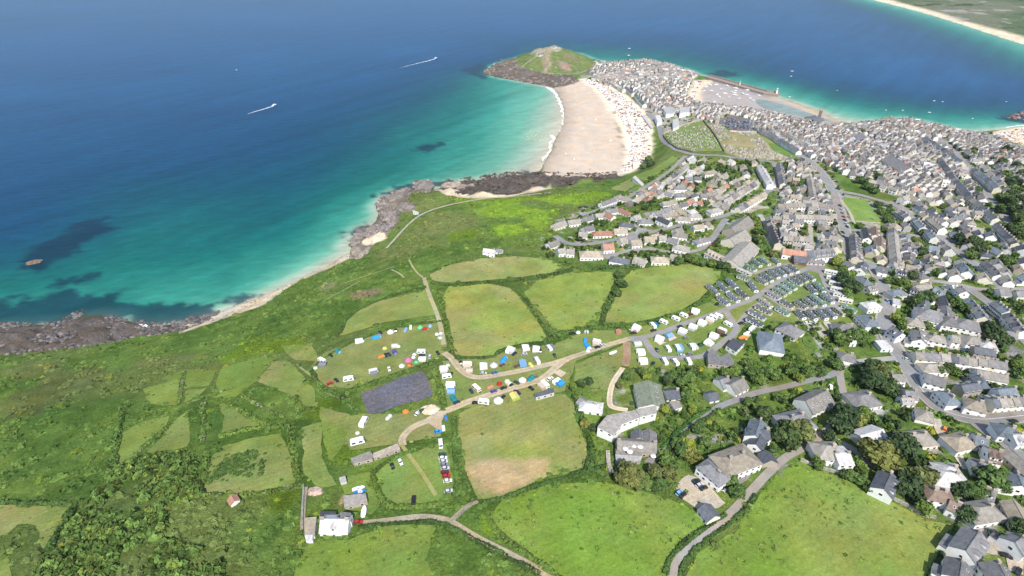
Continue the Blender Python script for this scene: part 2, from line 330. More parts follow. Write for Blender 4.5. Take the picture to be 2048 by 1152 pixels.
PATCH = [(x, y, rx, ry, c) for x, y, rx, ry, c in [  # soft natural patches: centre, radii (survey px), colour
    (1000, 420, 60, 22, LIME), (1080, 440, 40, 25, LIME), (1020, 460, 40, 15, LIME), (980, 400, 90, 10, LIME * .8), (1150, 395, 60, 14, LIME * .75), (890, 445, 70, 25, OLIVE * 1.15), (850, 460, 50, 18, OLIVE * 1.1), (870, 400, 40, 12, GRASS * .8),
    (740, 585, 35, 8, (.2, .15, .09)), (660, 572, 20, 8, (.2, .2, .1)), (500, 700, 60, 22, LIME * .62), (560, 690, 50, 15, LIME * .55), (420, 700, 50, 25, SCRUB_B), (330, 720, 70, 12, OLIVE),
    (60, 740, 60, 14, OLIVE), (150, 760, 60, 20, OLIVE * .9), (60, 800, 60, 30, OLIVE * .8), (560, 1000, 40, 30, LIME * .45), (600, 800, 40, 30, SCRUB_B), (640, 820, 30, 20, LIME * .5),
    (930, 580, 25, 60, SCRUB_A), (700, 900, 40, 30, LIME * .5), (740, 960, 30, 30, LIME * .5), (680, 1000, 40, 30, GRASS * .6), (1190, 860, 22, 40, LIME * .45), (1200, 770, 40, 40, GRASS * .8), (1430, 880, 40, 25, GRASS * .7), (1340, 850, 40, 15, GRASS * .9),
    (1560, 790, 50, 12, GRASS * .9), (1560, 690, 60, 12, GRASS * .8), (1690, 860, 35, 30, GRASS * .8), (1790, 850, 40, 25, GRASS * .8), (1980, 780, 40, 12, LIME * .5), (1310, 770, 35, 30, GRASS * .9), (1240, 790, 18, 25, GRASS), (1400, 770, 30, 15, GRASS * .8),
    (685, 840, 12, 6, (.25, .19, .13)), (690, 880, 15, 8, (.26, .18, .13)), (1195, 775, 14, 8, (.34, .2, .13)), (760, 835, 10, 8, (.28, .2, .12)), (835, 868, 15, 10, (.33, .26, .17)), (632, 985, 20, 9, (.4, .3, .23)), (685, 1000, 7, 14, (.33, .24, .16)),
    (1700, 1010, 60, 25, LIME * .7), (1120, 400, 50, 12, LIME), (1180, 390, 40, 10, LIME * .85), (930, 470, 40, 12, LIME * .6), (850, 410, 30, 15, OLIVE * 1.3), (1050, 480, 50, 12, SCRUB_B), (800, 500, 40, 12, OLIVE * 1.1), (1150, 450, 25, 20, LIME * .8), (980, 1050, 20, 30, LIME * .75), (1060, 1000, 45, 14, LIME * .7)]]
def cover(P):
    x, y = P[:, 0], P[:, 1]
    n1 = fbm(x, y, 26, 1); n2 = fbm(x, y, 70, 2, 3); n3 = fbm(x, y, 8, 3, 3)
    a = sstep(.35, .65, n1 * .6 + n3 * .4)[:, None]; c = SCRUB_A * (1 - a) + SCRUB_B * a
    b = (sstep(.5, .72, n2) * .6)[:, None]; c = c * (1 - b) + OLIVE * b
    for k, (px, py, rx, ry, pc) in enumerate(PATCH):
        q = G([(px, py), (px + rx, py), (px - rx, py), (px, py - ry), (px, py + ry)]); ct = q[0]; ux = np.linalg.norm(q[1] - q[2]) / 2; uy = np.linalg.norm(q[3] - q[4]) / 2
        d = np.hypot((x - ct[0]) / ux, (y - ct[1]) / uy) + (n1 - .5) * 1.2 + (n3 - .5) * .6
        w = (1 - sstep(.6, 1.1, d))[:, None] * .85; c = c * (1 - w) + np.array(pc) * w
    for q, g in TW:
        d = sdf(P, q, 20); m = 1 - sstep(-4, 4, d)
        gn = vnoise(x / 7, y / 7, 40) * .5 + vnoise(x / 16, y / 16, 41) * .5
        gm = sstep(-.06, .06, g * .6 + .2 - gn)[:, None]
        tone = (.75 + .6 * vnoise(x / 5, y / 5, 44))[:, None]
        gc = np.where(vnoise(x / 11, y / 11, 45)[:, None] > .5, GRASS * .75, SCRUB_B) * (.7 + .5 * vnoise(x / 4, y / 4, 46)[:, None])
        tc = PAVE * tone * (1 - gm) + gc * gm
        c = c * (1 - m[:, None]) + tc * m[:, None]
    nz = fbm(x, y, 14, 9, 4) - .5
    for q, zc_, f, e in ZW:
        d = sdf(P, q, 30) + nz * e * 2.4
        w = (1 - sstep(-f, f, d))[:, None]; c = c * (1 - w) + zc_ * (.85 + .3 * n3[:, None]) * w
    h = Hs(x, y); wet = (1 - sstep(.1, .9, h))[:, None] * .35; c = c * (1 - wet)
    return c
# the land: one sheet, finer towards the camera's side, reaching past the far shore
ta = np.linspace(R(-63), R(63), 760); tr = np.concatenate([np.linspace(20, 110, 14)[:-1], np.geomspace(110, 2100, 620)])
def polar(ta, tr):
    a, r = np.meshgrid(ta, tr); V = np.stack([np.sin(a) * r, np.cos(a) * r], -1).reshape(-1, 2); n = len(ta)
    i = np.arange(len(tr) - 1)[:, None] * n + np.arange(n - 1)[None]; i = i.ravel()
    return V, np.stack([i, i + 1, i + n + 1, i + n], 1)
def keep(V, F, m):
    F = F[m[F].any(1)]; u, inv = np.unique(F, return_inverse=True); return u, inv.reshape(F.shape)
V, F = polar(ta, tr); z = Hs(V[:, 0], V[:, 1]); u, F = keep(V, F, z > -.6); V = V[u]; z = z[u]
rocky = np.zeros(len(V))
for k in (0, 2, 4, 9, 11, 12, 13): rocky = np.maximum(rocky, 1 - sstep(-6, 3, sdf(V, ZW[k][0], 30)))
z = z + rocky * (z > -.5) * ((fbm(V[:, 0], V[:, 1], 13, 60, 5) - .42) * np.where(z > 3, 15, 5.0))
struct('ground', np_mesh('ground', np.column_stack([V, z]), F[:, ::-1], [M['ground']], cover(V), True))
# far shore across the bay
ta2 = np.linspace(R(18), R(66), 300); tr2 = np.geomspace(2100, 9500, 170)
V, F = polar(ta2, tr2); df = sdf(V, FARLAND); z = np.where(df < 0, np.minimum(-df * .08, 3 + sstep(100, 1800, -df) * 110 * fbm(V[:, 0], V[:, 1], 900, 77)), -4); u, F = keep(V, F, z > -1); V = V[u]; z = z[u]; df = df[u]
n = fbm(V[:, 0], V[:, 1], 260, 90, 5); n2 = fbm(V[:, 0], V[:, 1], 90, 95, 3)
cf = np.array((.085, .12, .06)) * (1 - sstep(.45, .6, n))[:, None] + np.array((.14, .15, .10)) * sstep(.45, .6, n)[:, None]
cf = np.where((n2 > .66)[:, None], np.array((.26, .25, .22)), cf); cf = np.where((n2 < .3)[:, None], np.array((.05, .08, .04)), cf)
w = (1 - sstep(35, 80, -df + (n - .5) * 90))[:, None]; cf = cf * (1 - w) + SAND * w
struct('far_shore', np_mesh('far_shore', np.column_stack([V, z]), F[:, ::-1], [M['ground']], cf, True))
# ================================================================ the sea
SEA = [(400, 620, .2), (300, 600, .28), (450, 560, .29), (550, 545, .23), (620, 530, .14), (680, 490, .14), (730, 420, .2), (600, 470, .37), (500, 500, .38), (400, 500, .42), (300, 480, .44), (200, 560, .36), (100, 600, .31), (0, 600, .33), (100, 470, .62), (0, 480, .7), (250, 400, .58), (400, 420, .5), (600, 400, .5), (700, 350, .46), (800, 330, .38), (860, 350, .25), (950, 330, .2), (1000, 320, .15), (1050, 310, .08), (1080, 290, .05), (1095, 250, .05), (1100, 220, .06), (1050, 230, .15), (1060, 190, .17), (980, 200, .3), (950, 260, .28), (900, 250, .37), (850, 220, .5), (800, 270, .45), (700, 280, .6), (600, 300, .68), (400, 330, .73), (200, 340, .76), (0, 380, .82), (900, 170, .57), (960, 160, .35), (940, 140, .62), (850, 150, .74), (600, 200, .84), (300, 250, .87), (0, 250, .92), (300, 100, .98), (800, 80, .98), (1000, 60, .97), (1000, 110, .82), (1060, 103, .55), (1150, 93, .57), (1250, 108, .45), (1200, 80, .82), (1300, 60, .97), (1350, 112, .5), (1420, 125, .57), (1500, 130, .65), (1500, 160, .32), (1580, 180, .28), (1600, 200, .18), (1700, 225, .2), (1650, 190, .42), (1600, 150, .78), (1700, 200, .45), (1800, 215, .42), (1800, 180, .82), (1900, 240, .3), (1950, 230, .4), (2000, 245, .22), (1900, 200, .75), (2040, 200, .78), (1700, 100, .97), (1900, 120, .95), (2040, 125, .62), (1980, 88, .7), (1900, 58, .78), (1780, 24, .78), (1600, 20, .99), (1740, 240, .12), (-300, 600, .4), (-300, 300, .95), (-200, 0, 1.), (2300, 200, .8), (1024, -40, 1.)]
SHAL = [(.0, (.40, .36, .27)), (.07, (.25, .34, .26)), (.14, (.10, .285, .205)), (.25, (.028, .195, .148)), (.38, (.007, .112, .098)), (.54, (.004, .064, .090)), (.72, (.004, .047, .102)), (.88, (.005, .050, .124)), (1., (.006, .058, .146))]
REEF = [[(35, 535), (60, 500), (150, 450), (215, 435), (222, 458), (170, 490), (130, 515), (80, 545)], [(-200, 620), (0, 605), (60, 600), (110, 585), (200, 590), (230, 585), (240, 600), (280, 610), (350, 612), (420, 612), (430, 625), (350, 648), (280, 652), (200, 640), (100, 652), (0, 658), (-200, 680)],
        [(150, 565), (180, 545), (190, 547), (162, 567)], [(100, 570), (150, 545), (157, 550), (120, 577)], [(820, 300), (850, 288), (885, 290), (880, 300), (840, 305)], [(1405, 148), (1450, 140), (1480, 146), (1475, 152), (1430, 153)], [(440, 604), (510, 586), (520, 594), (460, 617)],
        [(925, 142), (960, 128), (990, 140), (970, 158)], [(2005, 238), (2048, 222), (2100, 250), (2048, 248)], [(890, 364), (950, 358), (1000, 351), (1060, 344), (1090, 346), (1000, 368), (900, 372)], [(755, 392), (790, 376), (830, 362), (870, 362), (880, 370), (790, 390)], [(690, 490), (705, 466), (740, 446), (745, 455), (715, 475), (700, 495)]]
def polcoord(P): return np.stack([np.arctan2(P[:, 0], P[:, 1]), np.log(np.hypot(P[:, 0], P[:, 1]))], 1)
sp_ = np.array(SEA); SPW = polcoord(unproj(sp_[:, :2], 0)); ST = sp_[:, 2]
Kq = tps(((SPW[:, None] - SPW[None]) ** 2).sum(2)) + np.eye(len(SPW)) * .002
Pm2 = np.hstack([np.ones((len(SPW), 1)), SPW]); wq = np.linalg.solve(np.block([[Kq, Pm2], [Pm2.T, np.zeros((3, 3))]]), np.concatenate([ST, np.zeros(3)]))
def depth_t(P):
    q = polcoord(P); out = np.zeros(len(P))
    for k in range(0, len(P), 30000):
        a = q[k:k + 30000]; out[k:k + 30000] = tps(((a[:, None] - SPW[None]) ** 2).sum(2)) @ wq[:len(SPW)] + wq[len(SPW)] + a @ wq[len(SPW) + 1:]
    return np.clip(out, 0, 1)
ta3 = np.linspace(R(-70), R(70), 520); tr3 = np.concatenate([np.geomspace(150, 3200, 420), np.geomspace(3300, 15000, 30)])
V, F = polar(ta3, tr3); hs = np.where(V[:, 1] < 2000, Hs(V[:, 0], V[:, 1]), -4); u, F = keep(V, F, hs < 1.5); V = V[u]; hs = hs[u]
t = depth_t(V); t = np.where(np.hypot(V[:, 0], V[:, 1]) > 3250, 1, t); nn = fbm(V[:, 0], V[:, 1], 45, 200, 4) - .5
dc = np.minimum(sdf(V, LAND), 400); t = t + nn * .07 * sstep(.05, .3, t); t = t * (.35 + .65 * sstep(0, 22, dc)); dfar = sdf(V, FARLAND); t = np.minimum(t, .15 + np.maximum(dfar, 0) / 350)
tt = [s[0] for s in SHAL]; cs = np.stack([np.interp(t, tt, [s[1][k] for s in SHAL]) for k in range(3)], 1)
rm = np.zeros(len(V)); nb = fbm(V[:, 0], V[:, 1], 16, 210, 5) - .5
nb2 = fbm(V[:, 0], V[:, 1], 5, 215, 3) - .5
for q in REEF: rm = np.maximum(rm, 1 - sstep(-5, 6, sdf(V, unproj(q, 0), 40) + nb * 38 + nb2 * 12))
deep = cs * .12 + np.array((.004, .02, .04)); cs = cs * (1 - rm[:, None] * .93) + deep * rm[:, None] * .93
m, t_, b = new_mat('sea_water'); M['sea'] = m; b.inputs['Roughness'].default_value = .3; b.inputs['IOR'].default_value = 1.333; b.inputs['Specular IOR Level'].default_value = .05
at = N(t_, 'ShaderNodeAttribute', attribute_name='col'); tc = N(t_, 'ShaderNodeTexCoord').outputs['Object']; mp = N(t_, 'ShaderNodeMapping'); mp.vector_type = 'TEXTURE'; mp.inputs['Rotation'].default_value = (0, 0, R(12)); mp.inputs['Scale'].default_value = (2.6, 1, 1); t_.links.new(tc, mp.inputs[0])
w1 = noise(t_, .11, 8, .72, mp.outputs[0]); mp2 = N(t_, 'ShaderNodeMapping'); mp2.vector_type = 'TEXTURE'; mp2.inputs['Rotation'].default_value = (0, 0, R(50)); mp2.inputs['Scale'].default_value = (9, 1, 1); t_.links.new(tc, mp2.inputs[0]); w2 = noise(t_, .03, 5, .6, mp2.outputs[0]); w3 = noise(t_, .003, 3, .5, mp.outputs[0])
c = mul(t_, at.outputs['Color'], rampn(t_, w1.outputs[0], [(.3, g3(.8)), (.72, g3(1.24))]).outputs[0]); c = mul(t_, c, rampn(t_, w2.outputs[0], [(.3, g3(.82)), (.7, g3(1.18))]).outputs[0]); c = mul(t_, c, rampn(t_, w3.outputs[0], [(.3, g3(.93)), (.7, g3(1.07))]).outputs[0])
t_.links.new(c, b.inputs['Base Color']); bp = N(t_, 'ShaderNodeBump'); bp.inputs['Strength'].default_value = .45; bp.inputs['Distance'].default_value = 1.; t_.links.new(w1.outputs[0], bp.inputs['Height']); t_.links.new(bp.outputs[0], b.inputs['Normal'])
struct('sea', np_mesh('sea', np.column_stack([V, np.zeros(len(V))]), F[:, ::-1], [m], cs, True))
# ================================================================ pastures, roads, tracks: sheets laid on the ground
def resample(P, step, closed=False):
    P = [np.asarray(p, float) for p in P]; P = P + [P[0]] if closed else P; out = [P[0]]
    for a, b in zip(P[:-1], P[1:]):
        k = max(1, int(np.ceil(np.linalg.norm(b - a) / step))); out += [a + (b - a) * i / k for i in range(1, k + 1)]
    return np.array(out[:-1] if closed else out)
def smooth(P, it=2, closed=False):
    P = np.asarray(P, float)
    for _ in range(it):
        if closed: Q = np.roll(P, -1, 0); P = np.stack([P * .75 + Q * .25, P * .25 + Q * .75], 1).reshape(-1, 2)
        else: P = np.vstack([P[:1], np.stack([P[:-1] * .75 + P[1:] * .25, P[:-1] * .25 + P[1:] * .75], 1).reshape(-1, 2), P[-1:]])
    return P
def sheet(name, poly, mat, colf, dz, step=7., edge=None):
    """a patch of ground cover: outline (places on the ground), filled with a fine mesh that follows the land"""
    e = edge or step * .6; B = resample(poly, e, True)
    B = B + np.stack([vnoise(B[:, 0] / 5, B[:, 1] / 5, 71) - .5, vnoise(B[:, 0] / 5, B[:, 1] / 5, 72) - .5], 1) * min(2.4, e * .6)
    lo, hi = B.min(0), B.max(0); X, Y = np.meshgrid(np.arange(lo[0], hi[0], step), np.arange(lo[1], hi[1], step)); I = np.stack([X.ravel(), Y.ravel()], 1) + nr.uniform(-.2, .2, (X.size, 2)) * step
    I = I[sdf(I, B) < -step * .4] if len(I) else I; n = len(B)
    r = delaunay_2d_cdt([Vector(p) for p in B] + [Vector(p) for p in I], [], [list(range(n))], 1, 1e-4)
    V = np.array([(p.x, p.y) for p in r[0]]); F = [tuple(f) for f in r[2]]; F = np.array([f for f in F if len(f) == 3])
    a = V[F]; fl = np.cross(a[:, 1] - a[:, 0], a[:, 2] - a[:, 0]) < 0; F[fl] = F[fl][:, ::-1]
    return struct(name, np_mesh(name, np.column_stack([V, Hs(V[:, 0], V[:, 1]) + dz]), F, [mat], colf(V), True))
def meadow(c1, c2, s, dry=.5):
    def f(V):
        x, y = V[:, 0], V[:, 1]; a = sstep(.3, .7, fbm(x, y, 34, s, 5))[:, None]; c = np.array(c1) * (1 - a) + np.array(c2) * a
        b = (sstep(.5, .7, fbm(x, y, 16, s + 40, 4)) * .45)[:, None]; c = c * (1 - b) + SCRUB_B * b; b = (sstep(.56, .74, fbm(x, y, 45, s + 80, 4)) * dry)[:, None]; c = c * (1 - b) + np.array((.25, .22, .1)) * b
        return c * (.94 + .3 * vnoise(x / 9, y / 9, s + 7)[:, None]) * np.array((1.07, 1.02, 1.08))
    return f
def plain(c): return lambda V: np.array(c) * (.9 + .2 * vnoise(V[:, 0] / 4, V[:, 1] / 4, 5)[:, None])
FIELDS = [
    ([(862, 548), (905, 530), (960, 518), (1030, 514), (1100, 520), (1122, 535), (1110, 545), (1030, 556), (950, 562), (890, 565), (866, 560)], GRASS, (.22, .23, .09)),
    ([(690, 640), (710, 620), (760, 602), (830, 585), (856, 580), (868, 630), (820, 637), (770, 645), (720, 660), (680, 672)], GRASS * .9, (.19, .22, .065)),
    ([(886, 590), (905, 570), (960, 565), (1020, 578), (1042, 600), (1072, 640), (1090, 672), (1080, 684), (1030, 688), (1000, 698), (985, 712), (915, 712), (905, 690), (893, 640)], GRASS, (.22, .24, .06)),
    ([(1047, 590), (1075, 562), (1140, 547), (1200, 544), (1236, 548), (1222, 575), (1208, 605), (1196, 640), (1150, 658), (1108, 660), (1085, 625)], GRASS, (.18, .24, .05)),
    ([(1228, 605), (1242, 570), (1262, 542), (1330, 531), (1400, 530), (1440, 545), (1430, 565), (1395, 600), (1350, 625), (1280, 645), (1215, 645), (1212, 630)], (.2, .2, .065), GRASS),
    ([(625, 735), (650, 705), (720, 680), (780, 662), (850, 650), (885, 648), (890, 700), (885, 712), (800, 742), (740, 762), (700, 775), (650, 775), (632, 758)], (.15, .19, .06), (.19, .2, .075)),
    ([(918, 830), (950, 815), (1040, 800), (1130, 790), (1148, 810), (1160, 860), (1175, 900), (1165, 935), (1140, 942), (1090, 955), (1010, 993), (962, 1000), (935, 960), (920, 900)], GRASS * .95, (.2, .22, .07)),
    ([(752, 950), (770, 930), (830, 905), (880, 885), (893, 890), (905, 960), (905, 985), (893, 1000), (860, 1005), (800, 1015), (770, 1005), (765, 975)], (.135, .215, .05), (.155, .225, .055)),
    ([(985, 1040), (1010, 1000), (1100, 972), (1200, 965), (1340, 1000), (1415, 1035), (1380, 1080), (1330, 1130), (1320, 1180), (1140, 1180), (1060, 1110), (1000, 1070)], (.115, .205, .03), (.16, .225, .045)),
    ([(1375, 1152), (1400, 1105), (1470, 1065), (1520, 995), (1560, 945), (1600, 925), (1690, 960), (1780, 1005), (1850, 1040), (1905, 1050), (1885, 1090), (1840, 1180), (1365, 1180)], (.12, .205, .03), (.165, .22, .05)),
    ([(600, 1092), (640, 1085), (700, 1078), (780, 1052), (850, 1047), (868, 1060), (850, 1110), (870, 1180), (590, 1180)], (.12, .205, .032), (.15, .22, .045)),
    ([(-60, 1010), (60, 1012), (140, 1015), (120, 1050), (85, 1100), (72, 1052), (35, 1050), (15, 1070), (-60, 1085)], GRASS, (.2, .23, .07)),
    ([(-60, 1112), (15, 1110), (25, 1140), (25, 1190), (-60, 1190)], GRASS, (.2, .23, .07)),
    ([(288, 778), (330, 765), (369, 752), (355, 810), (298, 808)], GRASS * .85, (.15, .215, .05)),
    ([(373, 782), (416, 775), (396, 792), (369, 806)], GRASS * .8, (.15, .19, .06)),
    ([(243, 869), (283, 845), (341, 830), (330, 853), (283, 892), (271, 910), (235, 932), (232, 896)], GRASS * .8, (.15, .215, .05)),
    ([(345, 845), (377, 822), (381, 865), (377, 892), (326, 904), (290, 908), (326, 873)], GRASS * .85, (.15, .19, .06)),
    ([(436, 806), (471, 814), (506, 837), (545, 853), (483, 857), (443, 869), (447, 833)], GRASS * .85, (.14, .19, .055)),
    ([(514, 763), (549, 724), (581, 724), (628, 778), (632, 814), (604, 818), (581, 790)], GRASS * .85, (.14, .19, .055)),
    ([(428, 912), (451, 892), (510, 877), (561, 869), (577, 904), (593, 935), (589, 967), (549, 975), (498, 986), (412, 983), (412, 951)], GRASS * .9, (.18, .2, .07)),
    ([(606, 856), (645, 845), (643, 912), (656, 944), (675, 969), (637, 975), (609, 950)], GRASS * .85, (.16, .2, .065)),
    ([(1267, 352), (1347, 312), (1352, 319), (1290, 362)], (.13, .2, .05), (.15, .21, .06)),
    ([(1222, 378), (1265, 356), (1287, 363), (1250, 384)], (.16, .2, .07), (.18, .2, .08)),
    ([(1326, 269), (1405, 241), (1424, 265), (1446, 302), (1384, 303), (1343, 294)], (.12, .19, .05), (.16, .2, .07)),
    ([(1412, 247), (1446, 249), (1459, 264), (1514, 266), (1544, 300), (1588, 320), (1500, 320), (1452, 307), (1429, 270)], (.2, .21, .09), (.27, .24, .14)),
    ([(1516, 266), (1600, 310), (1592, 318), (1553, 304), (1525, 280)], (.1, .19, .045), (.12, .2, .05)),
    ([(1688, 394), (1733, 401), (1763, 445), (1717, 442), (1706, 448), (1686, 407)], (.13, .22, .055), (.15, .23, .06)),
    ([(890, 722), (985, 716), (1005, 702), (1110, 688), (1180, 662), (1250, 662), (1258, 682), (1150, 722), (1130, 780), (1060, 800), (930, 815), (900, 812), (885, 760)], (.14, .19, .055), (.18, .2, .07)),
    ([(1150, 730), (1250, 690), (1240, 738), (1215, 780), (1180, 775), (1150, 765)], (.15, .2, .06), (.18, .2, .07)),
    ([(1262, 660), (1330, 640), (1420, 605), (1470, 600), (1490, 650), (1440, 715), (1320, 738), (1262, 735)], (.14, .2, .05), (.17, .21, .06)),
    ([(1425, 600), (1478, 560), (1498, 518), (1560, 505), (1640, 525), (1665, 540), (1720, 620), (1720, 645), (1600, 645), (1540, 640), (1480, 640)], (.12, .18, .045), (.15, .19, .055)),
    ([(440, 740), (520, 715), (548, 718), (512, 762), (470, 795), (430, 795)], SCRUB_B, (.13, .205, .04)), ([(560, 692), (622, 690), (640, 722), (592, 720)], SCRUB_B, (.13, .205, .04)), ([(290, 770), (370, 740), (430, 742), (420, 770), (372, 778), (330, 760)], SCRUB_B, (.13, .195, .045)), ([(640, 815), (700, 830), (690, 880), (660, 930), (648, 880)], (.13, .2, .04), SCRUB_B), ([(680, 960), (740, 945), (760, 1010), (740, 1030), (700, 1020)], (.14, .21, .045), SCRUB_B), ([(1160, 800), (1200, 790), (1205, 830), (1190, 880), (1172, 860)], (.13, .2, .04), SCRUB_B),
    ([(680, 835), (735, 828), (800, 828), (850, 815), (885, 830), (880, 872), (800, 885), (740, 895), (700, 900)], (.15, .19, .06), (.18, .2, .075)),
]
DRYP = G([(937, 942), (960, 930), (1020, 920), (1080, 927), (1098, 945), (1030, 978), (1000, 994), (967, 1000), (945, 970)])
def dry_meadow(f):
    def g(V):
        x, y = V[:, 0], V[:, 1]; d = sdf(V, DRYP) + (fbm(x, y, 12, 333, 4) - .5) * 15; w = (1 - sstep(-2, 2, d))[:, None] * (.88 + .12 * sstep(.35, .6, fbm(x, y, 7, 335, 3))[:, None]); return f(V) * (1 - w) + DRY * (.9 + .3 * vnoise(x / 6, y / 6, 336)[:, None]) * w
    return g
FZ = []
for k, (p, a, b_) in enumerate(FIELDS):
    q = G(p); q = q + (q - q.mean(0)) * .02; FZ.append(q); sheet('pasture', q, M['pasture'], dry_meadow(meadow(a, b_, 300 + k)) if k == 6 else meadow(a, b_, 300 + k, .12 if k in (8, 9, 10) else .5), .22, 5. if k < 21 or k > 26 else 9.)
sheet('gravel_hardstanding', G([(720, 789), (846, 743), (864, 780), (862, 795), (823, 804), (761, 824), (733, 827)]), M['speckle'], plain((.125, .122, .145)), .34, 5.)
sheet('dirt_yard', smooth(G([(849, 839), (870, 824), (881, 822), (898, 822), (884, 838), (886, 864), (862, 852)]), 1, True), M['track'], plain((.42, .34, .24)), .36, 4.)
sheet('gravel_car_park', G([(1351, 969), (1380, 949), (1404, 958), (1442, 996), (1454, 1007), (1436, 1019), (1398, 1022), (1357, 990)]), M['track'], plain((.42, .38, .32)), .3, 5.)
sheet('entrance_plaza', G(Z('6', (1150, 265), (1330, 240), (1325, 375), (1240, 355), (1140, 320))), M['asphalt'], plain((.24, .225, .225)), .36, 5.)
sheet('house_forecourt', G(Z('6', (1050, 900), (1280, 880), (1380, 1030), (1290, 1070), (1130, 960))), M['track'], plain((.36, .34, .29)), .3, 4.)
sheet('house_forecourt', G(Z('6', (1310, 880), (1380, 870), (1440, 950), (1390, 970))), M['track'], plain((.42, .38, .35)), .3, 4.)
sheet('hotel_yard', G(Z('B', (1680, 890), (1800, 800), (1880, 870), (1850, 960), (1760, 1010), (1690, 900))), M['asphalt'], plain((.22, .2, .2)), .3, 4.)
sheet('town_car_park', G(Z('R', (1480, 660), (1700, 560), (2040, 640), (2048, 820), (1700, 815), (1600, 720))), M['asphalt'], plain((.15, .145, .16)), .2, 8.)
sheet('courtyard', G(Z('8', (1660, 640), (1860, 740), (1880, 880), (2048, 960), (2048, 1152), (1900, 1100), (1870, 960), (1640, 900), (1500, 1080), (1440, 1152), (1480, 1000), (1600, 800))), M['track'], plain((.38, .34, .29)), .3, 4.)
sheet('sand_heap_ground', smooth(G(Z('H', (1330, 90), (1400, 55), (1450, 90), (1430, 140), (1360, 140))), 2, True), M['track'], plain((.62, .5, .36)), .45, 2.)
for q in ([(1087, 350), (1090, 327), (1104, 304), (1111, 282), (1126, 253), (1129, 225), (1123, 201), (1114, 184), (1130, 174), (1160, 163), (1185, 160), (1225, 177), (1258, 198), (1288, 226), (1301, 255), (1304, 290), (1296, 321), (1272, 337), (1240, 350), (1160, 352)],
          [(1374, 190), (1393, 163), (1425, 163), (1480, 177), (1530, 190), (1560, 198), (1600, 210), (1640, 224), (1676, 243), (1655, 247), (1560, 226), (1480, 214), (1400, 203)], [(1985, 264), (2048, 254), (2200, 266), (2200, 295), (2048, 287), (2012, 277)]):
    sheet('beach', G(q), M['sandm'], cover, .25, 7.)
sheet('harbour_pool', smooth(G(Z('2', (1120, 520), (1300, 545), (1500, 612), (1750, 690), (1980, 775), (1720, 742), (1560, 700), (1400, 668), (1250, 640), (1150, 590))), 1, True), M['sea'], plain((.19, .24, .22)), .34, 7.)
ROADW = []; PATHW = []
def road(name, pts, w, c, mat='asphalt', dz=.34, px=True, sm=2, extra=None, reg=True):
    P = G(pts) if px else np.asarray(pts, float); P = resample(smooth(P, sm), 3.)
    if reg: ROADW.append((P, w))
    T = np.gradient(P, axis=0); T /= np.maximum(np.linalg.norm(T, axis=1), 1e-9)[:, None]; Nn = np.stack([-T[:, 1], T[:, 0]], 1)
    k = max(5 if mat == 'track' and w > 3 else 2, int(w / 2.5) + 1); offs = np.linspace(-w / 2, w / 2, k)
    V = np.concatenate([P + Nn * o for o in offs]); n = len(P)
    i = (np.arange(k - 1)[:, None] * n + np.arange(n - 1)[None]).ravel(); F = np.stack([i, i + 1, i + n + 1, i + n], 1)
    a = V[F]; fl = np.cross(a[:, 1] - a[:, 0], a[:, 2] - a[:, 1]) < 0; F[fl] = F[fl][:, ::-1]
    cc = plain(c)(V)
    if extra: cc = extra(cc, np.repeat(offs, n))
    return struct(name, np_mesh(name, np.column_stack([V, Hs(V[:, 0], V[:, 1]) + dz]), F, [M[mat]], cc, True))
ASPH, TAN, CONC = (.20, .19, .185), (.44, .36, .26), (.33, .30, .26)
def ruts(cc, o): w = (np.abs(o) < .7)[:, None] * .35; return cc * (1 - w) + np.array((.25, .24, .1)) * w
MAIN = [(1595, 309), (1612, 318), (1636, 337), (1652, 358), (1666, 382), (1676, 412), (1688, 450), (1696, 490), (1702, 513), (1725, 522), (1744, 530), (1758, 552), (1769, 580), (1777, 605), (1770, 627), (1767, 650), (1775, 672), (1791, 699), (1812, 725), (1825, 752), (1841, 778), (1862, 801), (1885, 821), (1919, 833), (1956, 840), (1994, 838), (2060, 831)]
road('pavement', MAIN, 11, (.33, .315, .3), dz=.3, reg=False); road('road', MAIN, 8.2, (.245, .235, .23), dz=.38)
road('road_marking', MAIN[-8:], .3, (.7, .7, .67), dz=.42, reg=False)
